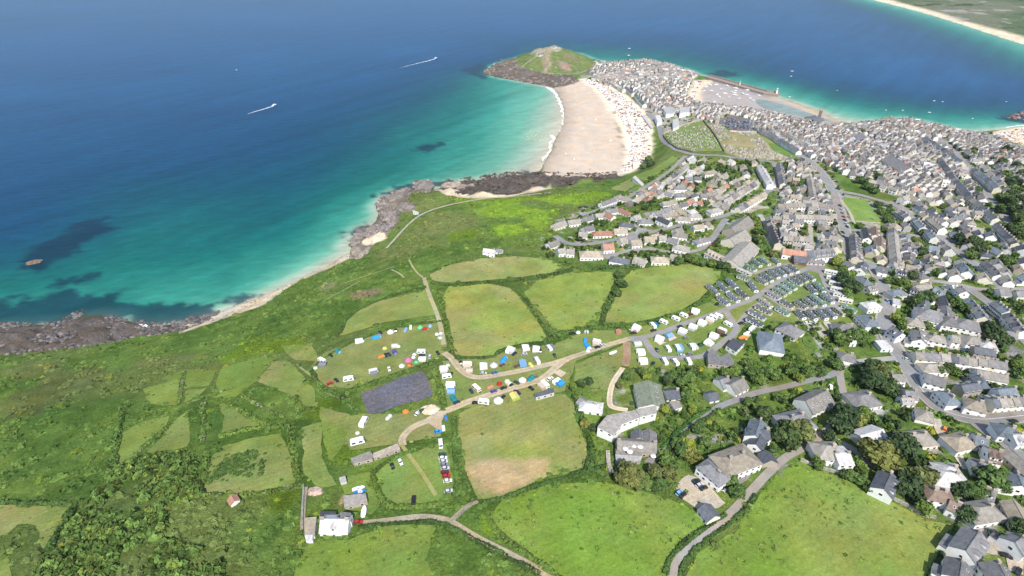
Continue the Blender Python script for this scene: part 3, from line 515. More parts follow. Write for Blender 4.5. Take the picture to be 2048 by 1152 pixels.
for pts, w, c, mt in [
    ([(888, 706), (905, 718), (915, 735), (935, 752), (960, 757), (1010, 748), (1060, 738), (1110, 727), (1135, 718), (1180, 702), (1230, 686), (1258, 678)], 4.2, TAN, 'track'),
    ([(1135, 718), (1115, 731), (1094, 752), (1070, 765), (1029, 776), (972, 793), (935, 804), (909, 816), (893, 822)], 4.6, TAN, 'track'),
    ([(885, 832), (862, 840), (834, 850), (816, 862), (803, 878), (806, 892)], 4, TAN, 'track'),
    ([(725, 1047), (766, 1043), (804, 1038), (841, 1033), (879, 1037), (901, 1043), (945, 1072), (1010, 1105), (1060, 1130), (1130, 1170)], 3.2, (.36, .3, .22), 'track'),
    ([(901, 1043), (925, 1020), (945, 1006), (970, 1003)], 2.2, (.36, .3, .22), 'track'),
    ([(1342, 1175), (1345, 1135), (1352, 1118), (1375, 1092), (1413, 1063), (1457, 1034), (1500, 985), (1540, 942), (1570, 915), (1600, 900), (1625, 885), (1647, 868), (1679, 836), (1692, 817), (1691, 800), (1682, 768), (1678, 742), (1690, 728)], 4.0, (.3, .27, .24), 'asphalt'),
    ([(1294, 928), (1315, 911), (1337, 892), (1384, 849), (1420, 827), (1440, 812), (1472, 801), (1516, 784), (1572, 774), (1619, 761), (1660, 752), (1678, 742)], 4.2, (.25, .235, .23), 'asphalt'),
    ([(1690, 728), (1739, 721), (1788, 717)], 4.5, CONC, 'asphalt'),
    ([(1647, 870), (1679, 885), (1709, 900), (1731, 922), (1750, 934), (1790, 948)], 4, (.4, .38, .34), 'asphalt'),
    ([(1252, 684), (1255, 710), (1250, 733)], 5, (.31, .215, .15), 'track'),
    ([(1246, 736), (1229, 759), (1220, 781), (1218, 811), (1229, 817), (1255, 821)], 3.2, (.6, .51, .39), 'track'),
    ([(1258, 678), (1290, 675), (1330, 663), (1380, 643), (1430, 628), (1455, 618), (1505, 600), (1531, 581), (1559, 562), (1587, 549), (1612, 538), (1625, 534)], 4.6, (.27, .255, .25), 'asphalt'),
    ([(1261, 679), (1289, 678), (1296, 691), (1307, 708), (1319, 716), (1356, 717), (1394, 716), (1412, 710), (1427, 699), (1450, 682), (1469, 667), (1474, 654), (1457, 634), (1452, 620)], 4.4, (.27, .255, .25), 'asphalt'),
    ([(1470, 656), (1490, 630), (1508, 614), (1525, 604)], 3.4, (.28, .265, .26), 'asphalt'),
    (Z('6', (1290, 340), (1340, 480), (1400, 590), (1475, 695), (1400, 720), (1270, 738), (1000, 755), (930, 740), (700, 590)), 4, (.28, .265, .26), 'asphalt'),
    (Z('6', (560, 365), (780, 290), (940, 258), (1150, 262)), 3.6, (.28, .265, .26), 'asphalt'),
    ([(1110, 472), (1132, 487), (1162, 491), (1200, 486), (1250, 475), (1300, 465), (1375, 447), (1435, 436), (1470, 425), (1512, 402), (1548, 372), (1557, 350), (1547, 324)], 6.5, (.25, .24, .24), 'asphalt'),
    ([(1547, 324), (1500, 321), (1450, 311), (1400, 311), (1365, 305), (1340, 293), (1322, 275), (1318, 252), (1306, 238), (1296, 226)], 7, (.24, .23, .235), 'asphalt'),
    ([(1450, 440), (1438, 458), (1425, 478), (1402, 499)], 6, (.25, .24, .24), 'asphalt'),
    ([(1112, 442), (1160, 432), (1232, 408), (1262, 392), (1300, 370), (1345, 337), (1372, 312)], 6, (.27, .255, .25), 'asphalt'),
    ([(1210, 517), (1250, 502), (1300, 497), (1337, 505), (1370, 507), (1402, 499)], 5, (.28, .27, .26), 'asphalt'),
    ([(1666, 382), (1700, 386), (1740, 395), (1790, 410), (1812, 424)], 6, (.25, .24, .24), 'asphalt'),
    ([(1880, 280), (1910, 304), (1926, 320), (1941, 342), (1964, 372), (1983, 402), (2010, 440), (2060, 480)], 7, (.27, .26, .26), 'asphalt'),
    ([(1762, 563), (1800, 562), (1850, 560), (1926, 571), (1964, 582), (2060, 578)], 5.5, (.3, .28, .26), 'asphalt'),
    ([(1926, 571), (1956, 590), (1992, 616), (2020, 645), (2060, 690)], 7, (.25, .24, .24), 'asphalt'),
    ([(1795, 689), (1851, 691), (1926, 697), (1980, 706)], 5, (.34, .31, .28), 'asphalt'),
    ([(1945, 842), (1962, 856), (2003, 885), (2060, 922)], 6, (.25, .24, .24), 'asphalt'),
    ([(1872, 838), (1878, 862), (1890, 882), (1913, 908), (1934, 940)], 4, (.48, .43, .37), 'track'),
    ([(1548, 330), (1560, 360), (1556, 380)], 5, (.26, .25, .25), 'asphalt'),
    ([(1700, 460), (1760, 470), (1830, 470), (1900, 480), (1980, 500)], 5, (.26, .25, .25), 'asphalt'),
    ([(1806, 424), (1850, 450), (1900, 490), (1950, 530), (1990, 572)], 5, (.26, .25, .25), 'asphalt'),
    (Z('Q', (650, 480), (645, 300), (640, 160)), 4, (.36, .33, .29), 'asphalt'),
    (Z('Q', (100, 160), (170, 260), (210, 420), (230, 500)), 4.5, (.4, .36, .32), 'asphalt')]:
    road('track' if mt == 'track' else 'road', pts, w, c, mt, extra=ruts if mt == 'track' and 3 < w < 5 else None)
for pts, w, c in [([(773, 497), (790, 478), (820, 445), (850, 425), (900, 410), (960, 398), (1040, 392), (1100, 386)], 3., (.36, .33, .27)), ([(848, 556), (858, 590), (872, 622), (880, 646), (888, 690)], 3.2, (.36, .33, .2)), ([(803, 890), (825, 920), (850, 955), (872, 992)], 2., (.3, .3, .12)),
    ([(645, 604), (680, 585), (720, 563)], 1.4, (.3, .3, .14)), ([(783, 540), (800, 548), (808, 556)], 1.4, (.34, .32, .17)), ([(818, 520), (828, 540), (846, 556)], 1.6, (.34, .32, .17)), ([(600, 735), (640, 765), (655, 790), (700, 800)], 1.5, (.26, .27, .12)), ([(625, 735), (700, 690), (800, 655), (870, 640)], 1.2, (.26, .28, .12)),
    ([(605, 1060), (608, 1000), (612, 975)], 2, (.3, .27, .22)), ([(1040, 140), (1070, 146), (1110, 148), (1160, 149), (1184, 137)], 2.5, (.3, .29, .2)), ([(1040, 135), (1065, 118), (1085, 106), (1105, 96)], 2.5, (.33, .3, .22)), ([(1682, 400), (1700, 425), (1708, 448)], 3., (.36, .34, .27)), ([(1712, 443), (1760, 447)], 2.5, (.36, .34, .27)), ([(680, 570), (740, 550), (790, 533)], 1.4, (.3, .3, .14))]:
    road('path', pts, w, c, 'track', dz=.42, reg=False); PATHW.append((resample(smooth(G(pts), 2), 3.), w))
# ================================================================ houses
ROOFC = {'slate': (.11, .12, .14), 'grey': (.185, .182, .188), 'lichen': (.28, .262, .235), 'beige': (.34, .295, .23), 'terracotta': (.36, .19, .135), 'brown': (.19, .14, .11), 'light': (.48, .47, .47), 'green': (.10, .155, .14), 'olive': (.17, .19, .14), 'bluish': (.15, .18, .21), 'dark': (.06, .066, .078)}
ROOFN = {'slate': 'dark slate', 'grey': 'grey slate', 'lichen': 'weathered grey', 'beige': 'beige', 'terracotta': 'terracotta', 'brown': 'brown', 'light': 'pale grey', 'green': 'green', 'olive': 'dull green', 'bluish': 'blue slate', 'dark': 'near black'}
WALLC = {'white': (.82, .81, .78), 'cream': (.72, .66, .54), 'stone': (.38, .33, .27), 'pink': (.66, .52, .46), 'timber': (.2, .09, .06), 'greyw': (.5, .5, .5)}
WALLN = {'white': 'white', 'cream': 'cream', 'stone': 'stone', 'pink': 'pinkish', 'timber': 'brown timber', 'greyw': 'grey'}
for k, c in ROOFC.items(): M['roof_' + k] = solid('roof_' + k, c, .75, .25, .36, .55, rnd=.26)
for k, c in WALLC.items(): M['wall_' + k] = solid('wall_' + k, c, .85, .2, .12, .6, rnd=.08)
M['glass'] = solid('dark_window_glass', (.03, .035, .04), .15, .6, .2, 3); M['frame'] = solid('white_window_frame', (.8, .8, .78), .5, .4, .05)
M['brick'] = solid('chimney_render', (.4, .34, .29), .9, .1, .25, 2, rnd=.2); M['pot'] = solid('clay_chimney_pot', (.45, .2, .12), .8, .2, .2); M['door'] = solid('painted_door', (.12, .16, .22), .5, .4, .1, rnd=.5)
M['solar'] = solid('solar_panel', (.012, .018, .045), .2, .7, .2, 1.); M['sheet_metal'] = solid('weathered_sheet', (.42, .39, .35), .6, .3, .3, 1.2, rnd=.1); M['paving'] = solid('paving', (.36, .34, .31), .9, .1, .2)
ME = {}
def unit(name, f):
    if name not in ME: ME[name] = f()
    return ME[name]
def win_mesh(): return MB().box(-.62, .62, -.05, .03, -.68, .68, 1).box(-.5, .5, .03, .06, -.56, .56, 0).mesh('window', [M['glass'], M['frame']])
def door_mesh(): return MB().box(-.5, .5, -.05, .05, 0, 2.05).mesh('door', [M['door']])
def chim_mesh(): return MB().box(-.75, .75, -.4, .4, -1.5, 1.15).box(-.85, .85, -.5, .5, 1.15, 1.3).mesh('chimney', [M['brick']])
def pot_mesh(): return MB().tube((0, 0, 0), (0, 0, .5), .17, .13, 6).mesh('chimney_pot', [M['pot']])
def skylight_mesh(): return MB().box(-.45, .45, -.6, .6, .05, .14, 1).box(-.36, .36, -.5, .5, .14, .16, 0).mesh('skylight', [M['glass'], M['frame']])
HOUSES = []          # footprints taken: x, y, rz, w, d
OCC = []             # (x, y, radius)
def roof_rise(d, pitch): return d / 2 * math.tan(R(pitch))
def wall_part(w, d, e, rise, gable, wm, base=2.5):
    b = MB().box(-w / 2, w / 2, -d / 2, d / 2, -base, e)
    if gable:
        for s in (-1, 1):
            x = s * w / 2; b.loft([[(x, -d / 2, e - .001), (x, d / 2, e - .001), (x, 0, e + rise - .02)], [(x - s * .3, -d / 2, e - .001), (x - s * .3, d / 2, e - .001), (x - s * .3, 0, e + rise - .02)]])
    return b.mesh('wall', [M['wall_' + wm]])
def roof_part(w, d, e, rise, kind, rm, over=.35, th=.22):
    b = MB(); o = over; sl = rise / (d / 2) if d else 0
    if kind == 'gable':
        for s in (-1, 1):
            y1 = s * (d / 2 + o); z1 = e - o * sl; x0, x1 = -w / 2 - .15, w / 2 + .15
            q = [(x0, 0, e + rise), (x1, 0, e + rise), (x1, y1, z1), (x0, y1, z1)]; b.loft([[(p[0], p[1], p[2]) for p in q], [(p[0], p[1], p[2] + th) for p in q]] if s > 0 else [[(p[0], p[1], p[2] + th) for p in q], [(p[0], p[1], p[2]) for p in q]])
        b.box(-w / 2 - .16, w / 2 + .16, -.18, .18, e + rise + .06, e + rise + th + .1)
    elif kind == 'hip':
        W2, D2 = w / 2 + o, d / 2 + o; r = max(w / 2 - d / 2, .05); z0 = e - o * sl * .3; zt = e + rise
        for q in ([(-W2, -D2, z0), (W2, -D2, z0), (r, 0, zt), (-r, 0, zt)], [(W2, D2, z0), (-W2, D2, z0), (-r, 0, zt), (r, 0, zt)], [(W2, -D2, z0), (W2, D2, z0), (r, 0, zt)], [(-W2, D2, z0), (-W2, -D2, z0), (-r, 0, zt)], [(-W2, D2, z0), (W2, D2, z0), (W2, -D2, z0), (-W2, -D2, z0)]): b.face(q)
        b.box(-W2, W2, -D2, D2, z0 - .18, z0 - .01)
    else:
        b.box(-w / 2 - .1, w / 2 + .1, -d / 2 - .1, d / 2 + .1, e + .002, e + .25)
        for s in (-1, 1): b.box(-w / 2 - .1, w / 2 + .1, s * (d / 2) - .1, s * (d / 2) + .1, e + .25, e + .55); b.box(s * w / 2 - .1, s * w / 2 + .1, -d / 2 + .1, d / 2 - .1, e + .25, e + .55)
    return b.mesh('roof', [M['roof_' + rm]])
def house(x, y, rz, w, d, e=5.2, kind='gable', rm='grey', wm='white', pitch=34, name='house', chim=1, ext=0, sky_=0, dorm=0, wins=True, panels=0, gwin=False):
    e *= .9
    t = thing(name, x, y, rz); rise = roof_rise(min(d, w) if kind == 'hip' else d, pitch) if kind != 'flat' else 0
    obj('wall', wall_part(w, d, e, rise, kind == 'gable', wm), t); rf = obj('roof', roof_part(w, d, e, rise, kind, rm), t)
    if chim and kind != 'flat':
        for k in range(chim):
            cx = (-1 if k else 1) * (w / 2 - .8) if kind == 'gable' else (-1 if k else 1) * w * .18
            c = obj('chimney', unit('chim', chim_mesh), rf, (cx, 0, e + rise)); 
            for q in (-.35, .35): pass
    if wins:
        nst = 2 if e > 4.4 else 1; n = max(1, int(w // 3.2))
        for sd_ in (-1, 1):
            for k in range(n):
                wx = -w / 2 + (k + .5) * w / n
                for st in range(nst):
                    if sd_ < 0 and st == 0 and k == n // 2: obj('door', unit('door', door_mesh), t, (wx, -d / 2, 0)); continue
                    obj('window', unit('win', win_mesh), t, (wx, sd_ * d / 2, 1.5 + st * 2.6), 0 if sd_ > 0 else math.pi, (1.25, 1, 1))
        if gwin:
            for s in (-1, 1): obj('window', unit('win', win_mesh), t, (s * w / 2, 0, e - .9), -s * math.pi / 2, (1.3, 1, 1))
    sl = math.atan2(rise, (d / 2)) if kind != 'flat' else 0
    for k in range(sky_):
        s = -1; o = obj('skylight', unit('sky', skylight_mesh), rf, (-w / 2 + (k + .7) * w / (sky_ + .4), s * d * .27, e + rise - d * .27 * math.tan(sl) + .2)); o.rotation_euler = (sl, 0, 0)
    for k in range(panels):
        px = -w / 2 + (k + .9) * w / (panels + .8); o = obj('solar_panel', unit('panel', lambda: MB().box(-.5, .5, -1.6, 1.6, .05, .12).mesh('solar_panel', [M['solar']])), rf, (px, -d * .26, e + rise - d * .26 * math.tan(sl) + .25), 0, (w / (panels + .8) * .92, d / 10., 1)); o.rotation_euler = (sl, 0, 0)
    for k in range(dorm):
        dx = -w / 2 + (k + .5) * w / dorm; hz = e + rise * .25
        dm = obj('dormer', MB().box(-1.1, 1.1, -d / 2 + .5, -d * .06, hz, hz + 1.5).mesh('dormer', [M['wall_white']]), rf, (dx, 0, 0)); obj('window', unit('win', win_mesh), dm, (0, -d / 2 + .5, hz + .8), math.pi)
        q = MB(); q.loft([[(-1.3, -d / 2 + .3, hz + 1.5), (1.3, -d / 2 + .3, hz + 1.5), (0, -d / 2 + .3, hz + 2.3)], [(-1.3, -d * .05, hz + 1.5), (1.3, -d * .05, hz + 1.5), (0, -d * .05, hz + 2.3)]]); obj('dormer_roof', q.mesh('dormer_roof', [M['roof_' + rm]]), rf, (dx, 0, 0))
    if ext:
        ew = w * .55; ed = ext; ee = e * .55; b = MB(); y0 = d / 2; b.box(-w / 2 + .05, -w / 2 + ew, y0 + .01, y0 + ed, -2.5, ee)
        x_ = obj('extension', b.mesh('extension', [M['wall_' + wm]]), t)
        q = MB(); q.loft([[(-w / 2 - .1, y0 + .02, ee + 1.1), (-w / 2 - .1, y0 + ed + .25, ee + .02), (-w / 2 - .1, y0 + .02, ee + .02)], [(-w / 2 + ew + .15, y0 + .02, ee + 1.1), (-w / 2 + ew + .15, y0 + ed + .25, ee + .02), (-w / 2 + ew + .15, y0 + .02, ee + .02)]]); obj('extension_roof', q.mesh('extension_roof', [M['roof_' + rm]]), x_)
    HOUSES.append((x, y, rz, w, d)); OCC.append((x, y, max(w, d) * .5))
    return t
def ridge(v, a, b, d, e=5.2, kind='gable', pitch=34, **kw):
    """a house noted by the two ends of its ridge"""
    rise = roof_rise(d, pitch) if kind != 'flat' else 0
    p, q = G(Z(v, a, b), e + rise); L = np.linalg.norm(q - p); c = (p + q) / 2; rz = math.atan2(q[1] - p[1], q[0] - p[0])
    if math.cos(rz) < 0: rz += math.pi
    w = L + d * .55 if kind == 'hip' else L * .97
    return house(c[0], c[1], rz, max(w, 4), d, e, kind, pitch=pitch, **kw), c
def block(v, pts, e, rm, wm, name, label, cat, parapet=True, dz=None, extras=None):
    """a flat-roofed building with an odd outline, noted by its roof corners"""
    P = G(Z(v, *pts), e); c = P.mean(0); Q = P - c
    if np.cross(Q[1] - Q[0], Q[2] - Q[1]) < 0: Q = Q[::-1]
    t = thing(name, c[0], c[1]); obj('wall', MB().prism(Q, -3, e).mesh('wall', [M['wall_' + wm]]), t)
    rf = obj('roof', MB().prism(Q * 1.015, e + .004, e + .3).mesh('roof', [M['roof_' + rm]]), t)
    n = len(Q)
    for k in range(n):
        a, b = Q[k], Q[(k + 1) % n]; L = np.linalg.norm(b - a)
        for j in range(int(L // 3.5)):
            f = (j + .5) / max(1, int(L // 3.5)); p = a + (b - a) * f
            obj('window', unit('win', win_mesh), t, (p[0], p[1], e - 1.2), math.atan2(b[1] - a[1], b[0] - a[0]) + math.pi, (1.3, 1, .9))
    OCC.append((c[0], c[1], np.abs(Q).max() * .9)); tag(t, label, cat); return t, rf, Q
def H(v, a, b, d, rm, wm, label, e=5.2, kind='gable', name='house', cat='house', group=None, **kw):
    t, c = ridge(v, a, b, d, e, kind, rm=rm, wm=wm, name=name, **kw); tag(t, label, cat, group); return t
# ---- landmark buildings
H('E', (428, 545), (735, 545), 8.5, 'light', 'white', 'lone white cottage with pale slate roof and front dormer at field edge', 3.6, name='cottage', dorm=1, chim=2, pitch=38)
block('E', [(430, 472), (590, 468), (590, 524), (432, 528)], 4.2, 'dark', 'white', 'rear_block', 'dark flat roofed block behind the lone cottage', 'house')
H('E', (660, 470), (662, 545), 6.5, 'grey', 'white', 'dark roofed wing behind the lone cottage with solar panel', 4.8, name='cottage_wing', cat='house', panels=2, chim=0)
block('E', [(265, 550), (395, 538), (362, 712), (258, 712)], 3, 'beige', 'white', 'flat_roofed_annex', 'beige flat-roofed annex left of the lone cottage', 'annex')
block('E', [(270, 722), (352, 716), (345, 770), (275, 772)], 2.4, 'light', 'white', 'garden_shed', 'small white shed below the beige cottage annex', 'shed')
block('E', [(680, 305), (915, 280), (930, 350), (685, 412)], 3, 'lichen', 'stone', 'barn', 'low barn with weathered grey sheet roof above the lone cottage', 'barn')
block('H', [(538, 628), (752, 550), (782, 592), (772, 622), (575, 672)], 2.6, 'lichen', 'stone', 'farm_shed', 'wider western half of the long field sheds below camp', 'shed')
block('H', [(784, 574), (1040, 470), (1068, 520), (786, 618)], 2.4, 'beige', 'stone', 'farm_shed', 'narrow eastern half of the long field sheds below camp', 'shed')
block('H', [(420, 832), (485, 818), (495, 862), (430, 878)], 2.4, 'light', 'greyw', 'tool_shed', 'small square grey shed alone above the blue boat', 'shed')
H('L', (1178, 742), (1192, 766), 4, 'terracotta', 'white', 'tiny red-roofed hut by the round scrub island', 2.3, name='hut', cat='hut', chim=0, wins=False)
H('N', (1092, 560), (1190, 566), 6, 'light', 'white', 'lone white house in the green meadow above fields', 5, chim=1)
H('N', (1200, 562), (1248, 566), 5, 'grey', 'white', 'small grey wing beside the lone white meadow house', 3, name='outbuilding', cat='outbuilding', chim=0)
block('S', [(760, 558), (835, 565), (825, 582), (765, 578)], 2.3, 'light', 'white', 'lookout_hut', 'long white hut on the rocky headland', 'hut')
block('G', [(1115, 1000), (1310, 950), (1325, 985), (1130, 1035)], 3, 'slate', 'greyw', 'wash_block', 'long dark-roofed wash block at the lower camp edge', 'building')
H('A', (95, 985), (255, 1005), 8, 'light', 'white', 'pale grey bungalow beside the curving sandy path', 3, name='bungalow', kind='hip', pitch=28)
H('A', (50, 930), (110, 965), 6, 'grey', 'white', 'grey roofed wing behind the pale bungalow by sandy path', 2.8, name='bungalow_wing', cat='house', chim=0)
H('A', (775, 765), (835, 985), 15, 'olive', 'white', 'long green-roofed hall with a row of skylights', 3.4, name='hall', cat='hall', pitch=22, sky_=4, chim=0)
H('A', (960, 862), (1110, 845), 8, 'slate', 'cream', 'small dark-roofed bungalow right of the green-roofed hall', 2.9, name='bungalow')
block('A', [(1000, 985), (1110, 975), (1145, 1030), (1060, 1060)], 2.8, 'lichen', 'white', 'garage', 'flat grey garage below the small dark bungalow', 'garage')
block('B', [(242, 398), (338, 292), (640, 222), (690, 285), (500, 362), (415, 470)], 6.5, 'lichen', 'white', 'apartment_block', 'angled flat grey apartment block with white walls', 'building')
block('B', [(645, 220), (868, 170), (872, 240), (695, 288)], 6, 'lichen', 'white', 'apartment_wing', 'darker eastern wing of the angled grey apartment block', 'building')
H('B', (445, 540), (880, 552), 7.5, 'lichen', 'stone', 'long stone hotel with grey ridge roof above its terrace', 4.6, name='hotel', cat='hotel', chim=2, sky_=0)
block('B', [(437, 600), (715, 612), (715, 690), (435, 690)], 3, 'lichen', 'stone', 'terrace_building', 'hotel roof terrace dotted with white parasols', 'building')
block('B', [(430, 700), (715, 708), (700, 752), (440, 765)], 2.8, 'light', 'stone', 'terrace_building', 'lower pale flat extension below the hotel terrace', 'building')
H('B', (680, 410), (690, 495), 7, 'slate', 'stone', 'dark slate roofed block behind the stone hotel', 4, chim=0)
H('B', (795, 410), (805, 530), 7, 'grey', 'stone', 'grey roofed block right behind the stone hotel', 5, chim=0)
H('B', (1610, 735), (1850, 645), 13, 'beige', 'white', 'large white guest house with beige hipped roof', 6.5, kind='hip', name='guest_house', cat='guest house', pitch=24, chim=2)
H('B', (1410, 770), (1580, 895), 8, 'grey', 'white', 'grey hipped house beside the gravel car park', 5.4, kind='hip', chim=1)
H('M', (1742, 638), (1812, 722), 7, 'slate', 'cream', 'isolated dark-roofed garage at the gravel car park edge', 3, name='garage', cat='garage', chim=0)
H('C', (865, 425), (1100, 322), 12, 'lichen', 'white', 'long white house with five skylights by oval lawn', 5.4, sky_=5, pitch=36)
H('C', (690, 600), (860, 565), 13, 'grey', 'white', 'wide brownish grey hipped house above the dark trees', 4.6, kind='hip', chim=2)
H('C', (385, 625), (330, 790), 9, 'bluish', 'white', 'tall blue slate villa with crossed gables', 6.2, gwin=True)
H('C', (265, 745), (480, 728), 8, 'slate', 'white', 'darker cross wing of the blue slate villa', 5.6, chim=1)
H('C', (385, 790), (335, 890), 7, 'slate', 'white', 'white gabled front wing of the blue slate villa', 5.2, chim=0, gwin=True)
H('C', (430, 965), (500, 1060), 8, 'slate', 'stone', 'dark garage in the garden below the blue slate villa', 3, name='garage', cat='garage', chim=0)
H('C', (1040, 905), (1190, 905), 11, 'lichen', 'white', 'grey hipped house above the flat white villa', 5.4, kind='hip', chim=1)
H('C', (1175, 985), (1340, 985), 11, 'light', 'white', 'bright white villa with pale low roof on curving drive', 5.6, pitch=18, chim=2)
H('C', (1440, 805), (1690, 735), 11, 'light', 'white', 'long pale-roofed house with three white skylights on lawn', 3.4, sky_=3, pitch=26, chim=0)
H('C', (1420, 375), (1570, 355), 12, 'grey', 'white', 'grey hipped bungalow in the corner between two lanes', 3.6, kind='hip', pitch=30)
H('A', (1545, 745), (1640, 715), 9, 'grey', 'white', 'grey western half of the bungalow above the lane', 3, name='bungalow')
H('A', (1660, 790), (1800, 722), 10, 'lichen', 'white', 'pale eastern half of the bungalow above the lane', 3.4, name='bungalow', chim=1)
H('A', (1415, 890), (1520, 870), 7, 'slate', 'white', 'small dark-roofed white garage beside the lane bend', 2.8, name='garage', cat='garage', chim=0)
block('A', [(1412, 485), (1455, 425), (1545, 500), (1640, 460), (1700, 540), (1690, 582), (1425, 570)], 3.6, 'grey', 'stone', 'shop', 'caravan park shop with flat grey angular roof', 'shop')
block('A', [(1612, 385), (1682, 308), (1812, 345), (1720, 440)], 3.6, 'dark', 'white', 'amenity_block', 'dark flat-roofed amenity block beside orange boat', 'building')
H('6', (770, 970), (790, 1075), 14, 'bluish', 'white', 'house with large rooftop solar panels below static caravans', 4.6, kind='hip', panels=0, pitch=32, chim=0)
H('6', (930, 880), (1040, 930), 12, 'grey', 'white', 'grey hipped bungalow with pale forecourt below static caravans', 3.4, kind='hip')
H('6', (1490, 890), (1650, 905), 10, 'grey', 'white', 'wide grey bungalow beside pale drive by dark trees', 3.4, kind='hip')
H('6', (1775, 775), (1850, 840), 10, 'bluish', 'white', 'blue slate hipped house left of the main road', 5, kind='hip')
H('6', (1000, 170), (1135, 178), 11, 'slate', 'timber', 'brown timber reception hall at the caravan park entrance', 3.6, name='reception_hall', cat='building', pitch=24, chim=0)
H('6', (1175, 182), (1295, 190), 9, 'grey', 'pink', 'smaller reception building with dark hipped roof by plaza', 3, kind='hip', name='reception_building', cat='building', pitch=26, chim=0)
H('6', (1200, 105), (1430, 75), 12, 'grey', 'white', 'long white guest house behind the park entrance plaza', 6.5, name='guest_house', cat='guest house', dorm=4)
H('6', (880, 95), (1145, 112), 9, 'terracotta', 'white', 'terracotta roofed terrace behind the park entrance', 4.8, chim=2)
# school
H('4', (1650, 620), (1790, 525), 15, 'lichen', 'stone', 'long grey school wing beside the lane', 5, name='school_wing', cat='school', chim=0)
H('4', (1640, 700), (1765, 640), 15, 'lichen', 'cream', 'middle school wing with broad weathered grey roof', 5, name='school_wing', cat='school', chim=0)
H('4', (1660, 860), (1810, 730), 17, 'lichen', 'cream', 'largest school hall roof above the tree belt', 6, name='school_hall', cat='school', pitch=24, chim=0)
H('4', (1465, 800), (1610, 845), 9, 'beige', 'white', 'low school range with many white dormers', 4, name='school_range', cat='school', dorm=5, chim=0)
